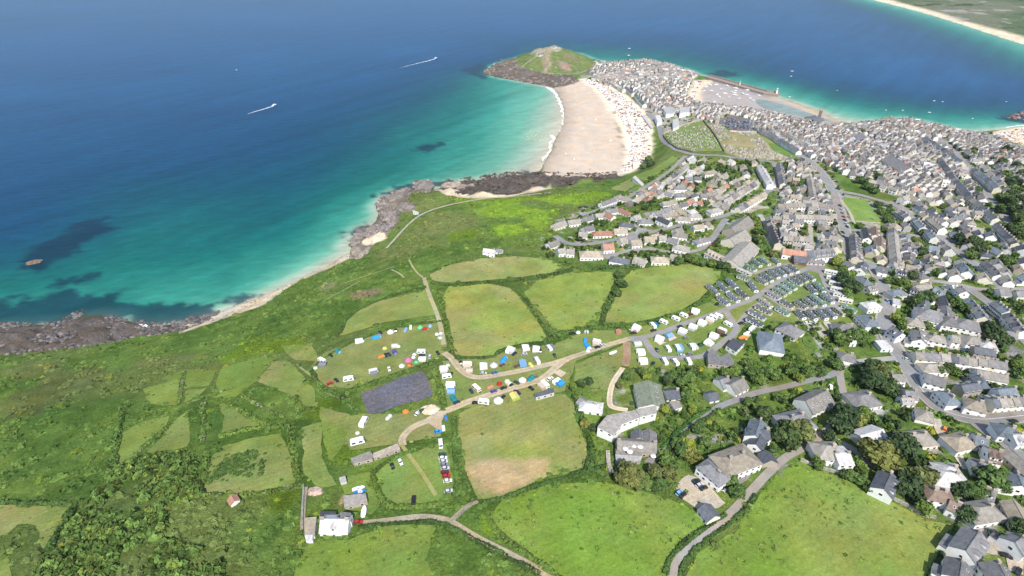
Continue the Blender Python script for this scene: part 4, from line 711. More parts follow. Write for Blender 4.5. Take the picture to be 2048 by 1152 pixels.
# hillside bungalows, roof ridge by roof ridge
for v, a, b, d, rm, wm, e, k in [
    ('4', (430, 655), (505, 655), 10, 'lichen', 'white', 4, 'gable'), ('4', (560, 650), (690, 640), 10, 'terracotta', 'white', 3.6, 'hip'), ('4', (710, 632), (820, 622), 10, 'beige', 'white', 3.6, 'gable'), ('4', (775, 578), (855, 580), 10, 'slate', 'white', 3.6, 'hip'), ('4', (925, 555), (1010, 552), 9, 'grey', 'white', 3.6, 'hip'), ('4', (1065, 535), (1170, 562), 9, 'dark', 'white', 4.5, 'gable'), ('4', (1225, 530), (1310, 530), 9, 'lichen', 'white', 4, 'hip'), ('4', (1325, 510), (1400, 505), 9, 'lichen', 'white', 4, 'hip'),
    ('4', (1035, 495), (1095, 475), 8, 'grey', 'white', 5, 'gable'), ('4', (1105, 470), (1160, 452), 8, 'grey', 'white', 5, 'gable'), ('4', (1170, 450), (1225, 432), 8, 'lichen', 'white', 5, 'gable'), ('4', (1235, 430), (1300, 415), 8, 'grey', 'white', 5, 'gable'),
    ('4', (640, 480), (740, 462), 9, 'grey', 'white', 4, 'gable'), ('4', (755, 465), (840, 490), 8, 'terracotta', 'white', 3.4, 'hip'), ('4', (225, 590), (320, 562), 10, 'lichen', 'cream', 4, 'gable'), ('4', (340, 562), (440, 550), 10, 'lichen', 'white', 4, 'gable'), ('4', (455, 542), (545, 522), 9, 'grey', 'white', 4, 'gable'), ('4', (560, 512), (640, 500), 9, 'lichen', 'white', 4, 'gable'), ('4', (605, 420), (720, 382), 9, 'grey', 'white', 4, 'gable'), ('4', (740, 360), (830, 372), 10, 'lichen', 'white', 4, 'hip'),
    ('4', (185, 742), (265, 718), 10, 'lichen', 'white', 4, 'gable'), ('4', (260, 790), (325, 782), 9, 'lichen', 'white', 4.4, 'gable'), ('4', (335, 790), (400, 792), 9, 'lichen', 'white', 4.4, 'gable'), ('4', (465, 805), (600, 800), 12, 'beige', 'white', 4.4, 'hip'), ('4', (620, 752), (710, 745), 12, 'terracotta', 'white', 4.4, 'gable'), ('4', (845, 722), (930, 712), 11, 'beige', 'white', 4, 'gable'), ('4', (955, 692), (1040, 690), 11, 'beige', 'white', 4, 'gable'), ('4', (1075, 682), (1135, 682), 10, 'lichen', 'white', 4.4, 'gable'), ('4', (1205, 655), (1285, 660), 10, 'lichen', 'white', 4, 'hip'), ('4', (1345, 600), (1430, 592), 9, 'beige', 'white', 4, 'gable'), ('4', (1380, 712), (1455, 692), 9, 'grey', 'white', 4, 'hip'), ('4', (1210, 752), (1300, 765), 10, 'lichen', 'white', 4.4, 'hip'),
    ('4', (705, 852), (820, 862), 10, 'slate', 'white', 4.6, 'hip'), ('4', (875, 852), (975, 872), 10, 'lichen', 'cream', 4.2, 'gable'), ('4', (1035, 852), (1135, 850), 10, 'beige', 'cream', 4.2, 'hip'), ('4', (1165, 832), (1255, 842), 9, 'lichen', 'white', 4.2, 'gable'), ('4', (1490, 472), (1560, 452), 10, 'lichen', 'white', 4.6, 'hip'), ('4', (1205, 350), (1285, 342), 9, 'grey', 'white', 4.6, 'gable'), ('4', (1335, 352), (1395, 350), 9, 'slate', 'white', 4.6, 'gable'), ('4', (1405, 350), (1465, 346), 9, 'grey', 'white', 4.6, 'gable'), ('4', (1205, 292), (1285, 282), 9, 'grey', 'white', 4.6, 'hip'), ('4', (1285, 222), (1345, 215), 9, 'bluish', 'white', 4.6, 'gable'), ('4', (1355, 215), (1415, 208), 9, 'grey', 'white', 4.6, 'gable'), ('4', (1445, 172), (1530, 152), 10, 'beige', 'white', 4.2, 'hip'),
    ('7', (390, 232), (480, 222), 9, 'light', 'white', 5, 'hip'), ('7', (650, 220), (735, 242), 8, 'light', 'white', 3, 'flat'), ('7', (645, 485), (760, 560), 9, 'slate', 'white', 5.6, 'gable'), ('7', (930, 520), (960, 625), 9, 'grey', 'white', 6, 'gable'), ('7', (1080, 570), (1195, 592), 9, 'lichen', 'white', 5.4, 'hip'), ('7', (985, 290), (1170, 330), 15, 'grey', 'white', 6.5, 'hip'), ('7', (860, 400), (960, 420), 10, 'lichen', 'cream', 5, 'hip'), ('7', (1235, 385), (1340, 400), 12, 'grey', 'white', 6.2, 'hip'), ('7', (1400, 400), (1550, 432), 13, 'grey', 'white', 6.2, 'hip'), ('7', (1470, 590), (1590, 602), 10, 'lichen', 'white', 5.6, 'hip'), ('7', (1650, 640), (1735, 655), 10, 'light', 'white', 5.6, 'hip'), ('7', (1285, 580), (1375, 592), 9, 'lichen', 'white', 5.4, 'gable'),
    ('7', (640, 1005), (775, 1000), 8, 'lichen', 'white', 3.2, 'gable'), ('7', (600, 935), (640, 985), 7, 'grey', 'white', 3.2, 'gable'), ('7', (490, 690), (620, 690), 9, 'light', 'white', 3, 'flat'), ('7', (130, 770), (230, 790), 9, 'grey', 'white', 4, 'hip'), ('7', (1090, 80), (1225, 110), 10, 'bluish', 'white', 5, 'gable'), ('7', (1280, 55), (1340, 45), 8, 'light', 'white', 4, 'gable'), ('7', (860, 75), (930, 95), 9, 'slate', 'white', 5, 'gable'), ('7', (650, 100), (755, 92), 9, 'bluish', 'cream', 5, 'hip'), ('7', (1380, 70), (1440, 110), 8, 'grey', 'white', 5, 'gable'),
    ('8', (640, 40), (560, 215), 10, 'slate', 'white', 5.4, 'gable'), ('8', (1080, 215), (1260, 245), 9, 'brown', 'white', 5.6, 'hip'), ('8', (1265, 335), (1390, 385), 8, 'brown', 'white', 4.4, 'gable'), ('8', (1540, 425), (1750, 385), 11, 'lichen', 'white', 4.6, 'hip'), ('8', (1160, 30), (1390, 50), 12, 'light', 'white', 4.6, 'hip'), ('8', (1655, 215), (1755, 250), 8, 'grey', 'cream', 3.4, 'gable'), ('8', (1590, 655), (1435, 880), 11, 'grey', 'white', 5.4, 'gable'), ('8', (1395, 965), (1370, 1160), 10, 'grey', 'white', 5.2, 'gable'), ('8', (1760, 980), (1870, 1160), 11, 'grey', 'white', 5.2, 'gable'), ('8', (1960, 790), (2060, 720), 10, 'grey', 'white', 5.2, 'gable'), ('8', (1970, 40), (2040, 180), 10, 'bluish', 'white', 5.2, 'gable'),
    ('D', (545, 140), (775, 190), 10, 'grey', 'white', 5.2, 'gable'), ('D', (765, 320), (850, 390), 10, 'bluish', 'white', 5.2, 'hip'), ('D', (1040, 420), (1160, 440), 10, 'beige', 'white', 5.2, 'hip'), ('D', (320, 330), (455, 325), 9, 'grey', 'white', 3.6, 'gable'), ('D', (280, 400), (420, 395), 7, 'lichen', 'white', 3, 'gable'), ('D', (360, 795), (590, 770), 11, 'lichen', 'cream', 4, 'hip'), ('D', (545, 520), (560, 570), 9, 'lichen', 'white', 3.6, 'hip'), ('D', (870, 830), (1000, 795), 11, 'beige', 'white', 4.6, 'hip'), ('D', (1075, 800), (1230, 830), 9, 'bluish', 'white', 4.6, 'gable'), ('D', (1215, 940), (1370, 970), 11, 'brown', 'white', 5, 'gable'), ('D', (740, 1130), (890, 1130), 10, 'light', 'cream', 4.4, 'hip'), ('D', (1370, 700), (1510, 710), 10, 'bluish', 'white', 4.6, 'hip'), ('D', (1470, 800), (1589, 780), 9, 'light', 'white', 4.2, 'gable'), ('D', (1120, 1080), (1240, 1100), 9, 'grey', 'white', 4, 'hip'),
    ('6', (1585, 215), (1640, 270), 9, 'grey', 'white', 6, 'gable'), ('6', (1760, 225), (1720, 290), 9, 'slate', 'white', 6, 'gable'), ('6', (1790, 490), (1880, 480), 8, 'lichen', 'white', 4, 'gable'), ('6', (1590, 1040), (1660, 1040), 7, 'light', 'white', 3, 'gable'), ('6', (1720, 370), (1800, 420), 9, 'bluish', 'white', 5, 'hip'), ('Q', (1530, 670), (1640, 660), 9, 'lichen', 'white', 5, 'gable'), ('Q', (1380, 700), (1480, 720), 9, 'slate', 'white', 5, 'gable'), ('Q', (1580, 740), (1680, 760), 9, 'slate', 'white', 5, 'gable'), ('Q', (1760, 730), (1870, 780), 9, 'grey', 'cream', 5, 'hip'), ('Q', (1340, 280), (1350, 360), 9, 'brown', 'cream', 5, 'gable'), ('Q', (1400, 390), (1410, 470), 9, 'brown', 'cream', 5, 'gable'), ('Q', (1240, 290), (1270, 390), 8, 'dark', 'white', 5, 'gable')]:
    d *= .82 if v == '4' else .88
    t, c = ridge(v, a, b, d, e, k, rm=rm, wm=wm, chim=rng.choice((1, 1, 2)), sky_=rng.choice((0, 0, 1, 2)) if k == 'gable' else 0, gwin=k == 'gable', ext=rng.choice((0, 2.5, 3)) if k == 'gable' else 0, dorm=rng.choice((0, 0, 1, 2)) if k == 'gable' and d > 7 and v != '4' else 0, name='bungalow' if e < 4.1 and k != 'flat' else 'house')
    auto(t, f"{WALLN[wm]} {'bungalow' if e < 4.1 and k != 'flat' else 'house'} with {ROOFN[rm]} {'hipped' if k == 'hip' else 'gabled' if k == 'gable' else 'flat'} roof", 'house', 'houses on the hillside', c)
# ---- terraces: each house in the row stands for itself
SPEC = []
def terrace(v, pts, n, d, rm, wm, e=5.2, ext=3.6):
    d *= .8
    P = G(Z(v, *pts), e + 2.5); L = np.concatenate([[0], np.cumsum(np.linalg.norm(np.diff(P, axis=0), axis=1))]); tot = L[-1]
    for k in range(n):
        a, b = [np.array([np.interp(s, L, P[:, 0]), np.interp(s, L, P[:, 1])]) for s in (tot * k / n, tot * (k + 1) / n)]
        c = (a + b) / 2; rz = math.atan2(b[1] - a[1], b[0] - a[0]); w = np.linalg.norm(b - a) - .04
        SPEC.append(dict(x=c[0], y=c[1], rz=rz, w=w, d=d, e=e + rng.uniform(-.35, .35), rm=rm if rng.random() < .6 else rng.choice(['grey', 'lichen', 'slate']), wm=wm if rng.random() < .8 else 'cream', kind='gable', ext=ext, row=True))
        OCC.append((c[0], c[1], max(w, d) * .5 + .5))
for a in [('7', [(895, 762), (1250, 790), (1880, 870)], 10, 9, 'grey', 'white'), ('D', [(1255, 415), (1440, 400), (1600, 390)], 5, 9, 'lichen', 'white'), ('7', [(1480, 180), (1640, 385)], 4, 9, 'bluish', 'white'), ('7', [(1765, 225), (1895, 330)], 4, 9, 'bluish', 'white'), ('7', [(1905, 345), (2060, 530)], 4, 9, 'slate', 'white'),
    ('3', [(1010, 390), (1200, 510), (1400, 650)], 16, 9, 'bluish', 'white'), ('5', [(1390, 60), (1500, 220), (1640, 380), (1840, 540)], 26, 9, 'slate', 'white'), ('5', [(1660, 140), (1850, 295)], 12, 9, 'bluish', 'white'), ('5', [(1845, 590), (2000, 740)], 9, 9, 'slate', 'white'), ('5', [(95, 100), (130, 260)], 7, 8, 'slate', 'cream'), ('5', [(15, 530), (92, 735)], 10, 8, 'dark', 'cream'), ('5', [(695, 660), (715, 845)], 9, 8, 'slate', 'cream'), ('5', [(340, 200), (372, 370)], 8, 8, 'lichen', 'white'),
    ('5', [(1050, 470), (1130, 525)], 3, 9, 'slate', 'white'), ('5', [(1190, 540), (1255, 615)], 4, 9, 'bluish', 'white'), ('5', [(1300, 530), (1410, 620)], 5, 9, 'lichen', 'white'), ('5', [(1290, 630), (1345, 695)], 3, 9, 'bluish', 'white'), ('5', [(1400, 730), (1470, 790)], 3, 9, 'grey', 'white'), ('5', [(1540, 880), (1610, 965)], 3, 9, 'bluish', 'white'), ('5', [(1750, 890), (1865, 985)], 4, 9, 'grey', 'white'), ('5', [(1010, 620), (1035, 900)], 8, 10, 'lichen', 'white'), ('5', [(80, 430), (300, 425), (530, 435)], 8, 9, 'lichen', 'white'), ('5', [(120, 520), (520, 530)], 8, 9, 'lichen', 'white'), ('5', [(130, 690), (340, 700)], 5, 9, 'lichen', 'white'),
    ('4', [(1625, 385), (1860, 245)], 10, 9, 'lichen', 'white'), ('4', [(1710, 455), (1920, 335)], 7, 9, 'beige', 'white'), ('4', [(1115, 245), (1300, 105)], 8, 8, 'lichen', 'white'), ('4', [(1885, 115), (1970, 265)], 6, 9, 'light', 'white'), ('2', [(1190, 830), (1330, 900), (1600, 1060)], 11, 9, 'bluish', 'white'), ('2', [(1370, 850), (1700, 1010)], 10, 8, 'lichen', 'white'), ('1', [(1310, 415), (1395, 470)], 4, 9, 'light', 'white'), ('1', [(1410, 450), (1470, 500)], 3, 10, 'light', 'white'), ('1', [(1490, 510), (1560, 590)], 4, 10, 'green', 'white'), ('1', [(1110, 310), (1160, 350)], 2, 12, 'grey', 'white'), ('1', [(1185, 370), (1290, 362)], 4, 10, 'lichen', 'white')]: terrace(*a)
# ================================================================ the rest of the town: houses fill the streets
def near_road(P):
    dmin = np.full(len(P), 1e3); ang = np.zeros(len(P))
    for line, w in ROADW:
        A, B = line[:-1], line[1:]
        for k in range(0, len(A), 2):
            a, b = A[k], B[min(k + 1, len(B) - 1)]; e = b - a; ww = P - a; t = np.clip((ww @ e) / max(e @ e, 1e-9), 0, 1); q = ww - t[:, None] * e; d = np.sqrt((q * q).sum(1)) - w / 2
            m = d < dmin; dmin[m] = d[m]; ang[m] = math.atan2(e[1], e[0])
    return dmin, ang
TERR_ANG = [(s['x'], s['y'], s['rz']) for s in SPEC]
FILL = [  # outline, spacing along, spacing across, chance, roofs, storeys
    ([(1190, 126), (1290, 121), (1345, 133), (1400, 152), (1386, 160), (1370, 192), (1400, 209), (1480, 218), (1560, 232), (1655, 254), (1750, 246), (1810, 239), (1920, 266), (1970, 270), (2010, 285), (2060, 310), (2060, 330), (1960, 330), (1900, 400), (1840, 400), (1750, 382), (1660, 338), (1600, 314), (1515, 264), (1460, 262), (1408, 240), (1380, 232), (1330, 230), (1300, 222), (1270, 203), (1240, 183), (1175, 157)], 7.4, 9, .84, 'lllllggsbLLllgggt', 5.6),
    ([(1562, 322), (1600, 316), (1655, 340), (1680, 392), (1690, 450), (1694, 505), (1640, 515), (1550, 500), (1535, 470), (1558, 400)], 8, 10, .78, 'lllggsLb', 5.4),
    ([(1850, 402), (1900, 405), (1960, 335), (2060, 332), (2060, 690), (1990, 615), (1930, 570), (1850, 556), (1770, 556), (1720, 518), (1705, 460), (1770, 455), (1745, 402)], 9.5, 14, .58, 'llggssubl', 5.2),
    ([(1240, 405), (1300, 362), (1380, 318), (1500, 326), (1545, 335), (1535, 395), (1450, 430), (1300, 455), (1180, 470), (1120, 462)], 10.5, 15, .52, 'lllgbLt', 4.4),
    ([(1380, 455), (1440, 445), (1415, 485), (1340, 496), (1250, 495), (1200, 505), (1240, 485)], 11, 15, .45, 'llgb', 4.4),
    ([(1790, 575), (1920, 582), (2060, 700), (2060, 820), (1900, 815), (1850, 770), (1800, 700)], 15, 19, .42, 'lgsu', 5.2),
    ([(1900, 850), (1950, 855), (2060, 930), (2060, 1180), (1990, 1000), (1930, 960)], 15, 18, .5, 'lgb', 4.6),
    ([(1700, 600), (1755, 580), (1760, 640), (1740, 690), (1640, 690), (1720, 650)], 16, 18, .3, 'lg', 4.6)]
RK = {'l': 'lichen', 'g': 'grey', 's': 'slate', 'b': 'beige', 't': 'terracotta', 'L': 'light', 'u': 'bluish'}
for q_ in ([(1351, 969), (1380, 949), (1404, 958), (1442, 996), (1454, 1007), (1436, 1019), (1398, 1022), (1357, 990)],): OCC += [(p_[0], p_[1], 5) for p_ in resample(G(q_), 4., True)] + [(p_[0], p_[1], 9) for p_ in G([(1400, 985), (1420, 1000), (1380, 970)])]
OCCg = {}
def occ_add(x, y, r): OCCg.setdefault((int(x // 25), int(y // 25)), []).append((x, y, r))
for o in OCC: occ_add(*o)
def occ_hit(x, y, r):
    i, j = int(x // 25), int(y // 25)
    return any((x - a) ** 2 + (y - b) ** 2 < (r + c) ** 2 for di in (-1, 0, 1) for dj in (-1, 0, 1) for a, b, c in OCCg.get((i + di, j + dj), ()))
NOBUILD = [FZ[k] for k in (21, 22, 23, 24, 25, 26, 30)] + [G(Z('R', (1480, 660), (1700, 560), (2040, 640), (2048, 820), (1700, 815), (1600, 720)))]
ta_ = np.array(TERR_ANG)
for poly, sa, sb, ch, roofs, st in FILL:
    q = G(poly); lo, hi = q.min(0), q.max(0); X, Y = np.meshgrid(np.arange(lo[0], hi[0], 4.), np.arange(lo[1], hi[1], 4.)); P = np.stack([X.ravel(), Y.ravel()], 1) + nr.uniform(-1.5, 1.5, (X.size, 2))
    P = P[sdf(P, q) < -3]
    for nb in NOBUILD: P = P[sdf(P, nb) > 5]
    dr, ang = near_road(P); D2 = (P[:, None, 0] - ta_[None, :, 0]) ** 2 + (P[:, None, 1] - ta_[None, :, 1]) ** 2; j = D2.argmin(1); dm = np.sqrt(D2[np.arange(len(P)), j])
    ang = np.where(dm < dr + 10, ta_[j, 2], ang); ang = ang + (vnoise(P[:, 0] / 60, P[:, 1] / 60, 500) - .5) * .35
    order = nr.permutation(len(P)) if sa > 12 else np.argsort(np.round((P[:, 0] * np.sin(ang) - P[:, 1] * np.cos(ang)) / sb) * 1e4 + P[:, 0])
    for k in order:
        x, y = P[k]
        if dr[k] < 5.2 or rng.random() > .5: continue
        if vnoise(x / 13, y / 13, 510) > ch + .0: continue
        w = rng.uniform(.72, 1.02) * sa; d = rng.uniform(5.2, 7.) if sa < 9 else rng.uniform(6.2, 8.2)
        if occ_hit(x, y, (w + d) * .25 * (.86 if sa < 10 else 1.0)): continue
        a = ang[k] + (math.pi / 2 if rng.random() < .14 else 0) + rng.uniform(-.06, .06)
        SPEC.append(dict(x=x, y=y, rz=a, w=w, d=d, e=st * .88 + rng.uniform(-1.2, .7), rm=RK[rng.choice(roofs)], wm=rng.choice(['white', 'white', 'white', 'cream', 'stone', 'greyw', 'white'][: 7 if sa < 10 else 5]), kind='hip' if rng.random() < .15 else 'gable', ext=3. if rng.random() < .3 else 0, row=False)); occ_add(x, y, (w + d) * .25)
print('house specs', len(SPEC), 'manual', len(HOUSES))
for s in SPEC: s['z'] = H1(s['x'], s['y']); s['dist'] = math.sqrt(s['x'] ** 2 + s['y'] ** 2 + (CAM_H - s['z']) ** 2)
def in_view(x, y, z):
    dx, dy, dz = x, y, z - CAM_H; dep = dy * cp - dz * sp; u = dx / dep * FPX + 1024; v = 576 - (dy * sp + dz * cp) / dep * FPX
    return -20 < u < 2068 and -20 < v < 1172
vis = [s for s in SPEC if in_view(s['x'], s['y'], s['z'])]; vis.sort(key=lambda s: s['dist'] / (s['w'] * s['d']) ** .5)
n_ind = max(0, 300 - len(HOUSES)); ind, rest = vis[:n_ind], vis[n_ind:]
for s in ind:
    t = house(s['x'], s['y'], s['rz'], s['w'], s['d'], s['e'], s['kind'], s['rm'], s['wm'], 36, 'terraced_house' if s['row'] else 'house', 1, s['ext'], wins=s['dist'] < 900)
    auto(t, f"{WALLN[s['wm']]} {'terraced' if s['row'] else 'town'} house with {ROOFN[s['rm']]}{' hipped' if s['kind'] == 'hip' else ''} roof", 'house', 'terraced houses in rows' if s['row'] else 'houses filling the town', (s['x'], s['y']))
# distant houses: one mass of roofs
HV, HC = [], []
def quad(V, C, q, c): V.append(q); C.append([c] * 4)
for s in rest:
    w, d, e = s['w'] / 2, s['d'] / 2, s['e']; ri = d * .72; V, C = [], []; rc = np.array(ROOFC[s['rm']]) * rng.uniform(.7, 1.15) * np.array((1.03, 1., .96)); wc = np.array(WALLC[s['wm']]) * rng.uniform(.68, 1.) * np.array((1., .98, .95)); b = -3
    for sx in (-1, 1):
        quad(V, C, [(-w, sx * d, b), (w, sx * d, b), (w, sx * d, e), (-w, sx * d, e)][::sx], wc); quad(V, C, [(sx * w, -d, b), (sx * w, d, b), (sx * w, d, e), (sx * w, -d, e)][::-sx], wc)
        quad(V, C, [(sx * w, -d, e), (sx * w, d, e), (sx * w, .02, e + ri), (sx * w, -.02, e + ri)][::-sx], wc)
        quad(V, C, [(-w - .2, sx * (d + .35), e - .2), (w + .2, sx * (d + .35), e - .2), (w + .2, 0, e + ri + .1), (-w - .2, 0, e + ri + .1)][::sx], rc)
        for k in range(2):
            for st in range(2 if e > 4.5 else 1):
                x = (k - .5) * w; z = 1.5 + 2.6 * st; yy = sx * (d + .04); quad(V, C, [(x - .6, yy, z - .6), (x + .6, yy, z - .6), (x + .6, yy, z + .6), (x - .6, yy, z + .6)][::sx], np.array((.05, .055, .06)))
    x = w - .6
    for q in ([(x - .4, -.6, 0), (x + .4, -.6, 0), (x + .4, -.6, 1), (x - .4, -.6, 1)], [(x + .4, -.6, 0), (x + .4, .6, 0), (x + .4, .6, 1), (x + .4, -.6, 1)], [(x - .4, .6, 0), (x - .4, -.6, 0), (x - .4, -.6, 1), (x - .4, .6, 1)], [(x - .4, -.6, 1), (x + .4, -.6, 1), (x + .4, .6, 1), (x - .4, .6, 1)]): quad(V, C, [(p[0], p[1], e + ri - .7 + p[2] * 1.9) for p in q], np.array((.4, .34, .3)))
    if s['ext']:
        y0, y1 = d, d + 3; x0, x1 = -w, 0; z1 = e * .55
        for q in ([(x0, y1, b), (x1, y1, b), (x1, y1, z1), (x0, y1, z1)][::-1][::-1], [(x1, y0, b), (x1, y1, b), (x1, y1, z1), (x1, y0, z1)]): quad(V, C, q, wc)
        quad(V, C, [(x0, y1 + .2, z1), (x1, y1 + .2, z1), (x1, y0, z1 + 1), (x0, y0, z1 + 1)], rc)
    V = np.array(V).reshape(-1, 3); ca, sa_ = math.cos(s['rz']), math.sin(s['rz'])
    HV.append(np.stack([V[:, 0] * ca - V[:, 1] * sa_ + s['x'], V[:, 0] * sa_ + V[:, 1] * ca + s['y'], V[:, 2] + s['z']], 1)); HC.append(np.array(C).reshape(-1, 3))
M['town'] = attr_mat('town_houses', .8, .2, .22, .7)
if HV:
    V = np.vstack(HV); stuff('distant_houses', np_mesh('distant_houses', V, np.arange(len(V)).reshape(-1, 4), [M['town']], np.vstack(HC)), 'mass of small grey roofed houses filling the far old town', 'houses')
# ================================================================ foliage
M['leaf'] = attr_mat('leaves', .75, .15, .25, .8)
def leaf_mat(name, c):
    m, t, b = new_mat(name); b.inputs['Roughness'].default_value = .7; b.inputs['Specular IOR Level'].default_value = .2
    at = N(t, 'ShaderNodeAttribute', attribute_name='col'); oi = N(t, 'ShaderNodeObjectInfo')
    x = mul(t, at.outputs['Color'], c); x = mul(t, x, rampn(t, oi.outputs['Random'], [(0, (.75, .8, .8)), (.5, (1, 1, 1)), (1, (1.3, 1.2, .9))]).outputs[0]); t.links.new(x, b.inputs['Base Color']); return m
M['crown_dark'] = leaf_mat('dark_evergreen_leaves', (.05, .082, .028)); M['crown_mid'] = leaf_mat('green_leaves', (.085, .138, .034)); M['crown_olive'] = leaf_mat('olive_leaves', (.12, .135, .04)); M['crown_lime'] = leaf_mat('yellow_green_leaves', (.17, .21, .035))
M['bark'] = solid('bark', (.12, .09, .065), .9, .1, .3)
def crown_arrays(seed, nclump=20, per=80, flat=.8, leaf=.115):
    r = np.random.RandomState(seed); V = []; C = []
    cl = r.normal(0, 1, (nclump, 3)); cl /= np.linalg.norm(cl, axis=1)[:, None]; cl *= r.uniform(.25, .72, nclump)[:, None]; cl[:, 2] *= flat
    for k, c in enumerate(cl):
        rad = r.uniform(.26, .42); tone = r.uniform(.65, 1.35)
        d = r.normal(0, 1, (per, 3)); d /= np.linalg.norm(d, axis=1)[:, None]; p = c + d * rad * r.uniform(.6, 1.05, per)[:, None]
        nrm = d + r.normal(0, .55, (per, 3)) + np.array((0, 0, .35)); nrm /= np.linalg.norm(nrm, axis=1)[:, None]
        t1 = np.cross(nrm, r.normal(0, 1, (per, 3))); t1 /= np.linalg.norm(t1, axis=1)[:, None]; t2 = np.cross(nrm, t1); s = r.uniform(.6, 1.3, per)[:, None] * leaf
        V.append(np.stack([p - t1 * s - t2 * s * .7, p + t1 * s - t2 * s * .7, p + t1 * s + t2 * s * .7, p - t1 * s + t2 * s * .7], 1).reshape(-1, 3)); C.append(np.repeat((tone * r.uniform(.75, 1.25, per))[:, None], 4, 0).repeat(3, 1))
    return np.vstack(V), np.vstack(C)
CROWN = {}
def crown_mesh(kind, k):
    if (kind, k) not in CROWN: V, C = crown_arrays(100 + k); CROWN[kind, k] = np_mesh('crown', V, np.arange(len(V)).reshape(-1, 4), [M['crown_' + kind]], C)
    return CROWN[kind, k]
def trunk_mesh():
    b = MB().tube((0, 0, -.4), (0, 0, .75), .055, .03, 7)
    for a in range(4): b.tube((0, 0, .45 + .08 * a), (.35 * math.cos(a * 1.7), .35 * math.sin(a * 1.7), .85 + .05 * a), .022, .008, 5)
    return b.mesh('trunk', [M['bark']])
TREEN = {'dark': 'dark evergreen tree', 'mid': 'leafy green tree', 'olive': 'broad olive-green tree', 'lime': 'bright yellow-green tree'}
TREES = []
def tree(x, y, r, kind, hgt=1.25):
    z = H1(x, y); t = thing('tree', x, y, rng.uniform(0, 6.28), z); k = rng.randrange(5); hh_ = r * hgt
    obj('trunk', unit('trunk', trunk_mesh), t, (0, 0, 0), 0, (r, r, hh_ * .9)); obj('crown', crown_mesh(kind, k), t, (0, 0, hh_ * .72), 0, (r * 1.12, r * 1.12, r * .95)); OCC.append((x, y, r * .6)); occ_add(x, y, r * .5)
    auto(t, TREEN[kind] if r < 6.5 else 'large ' + TREEN[kind], 'tree', 'trees among the houses', (x, y)); TREES.append(t)
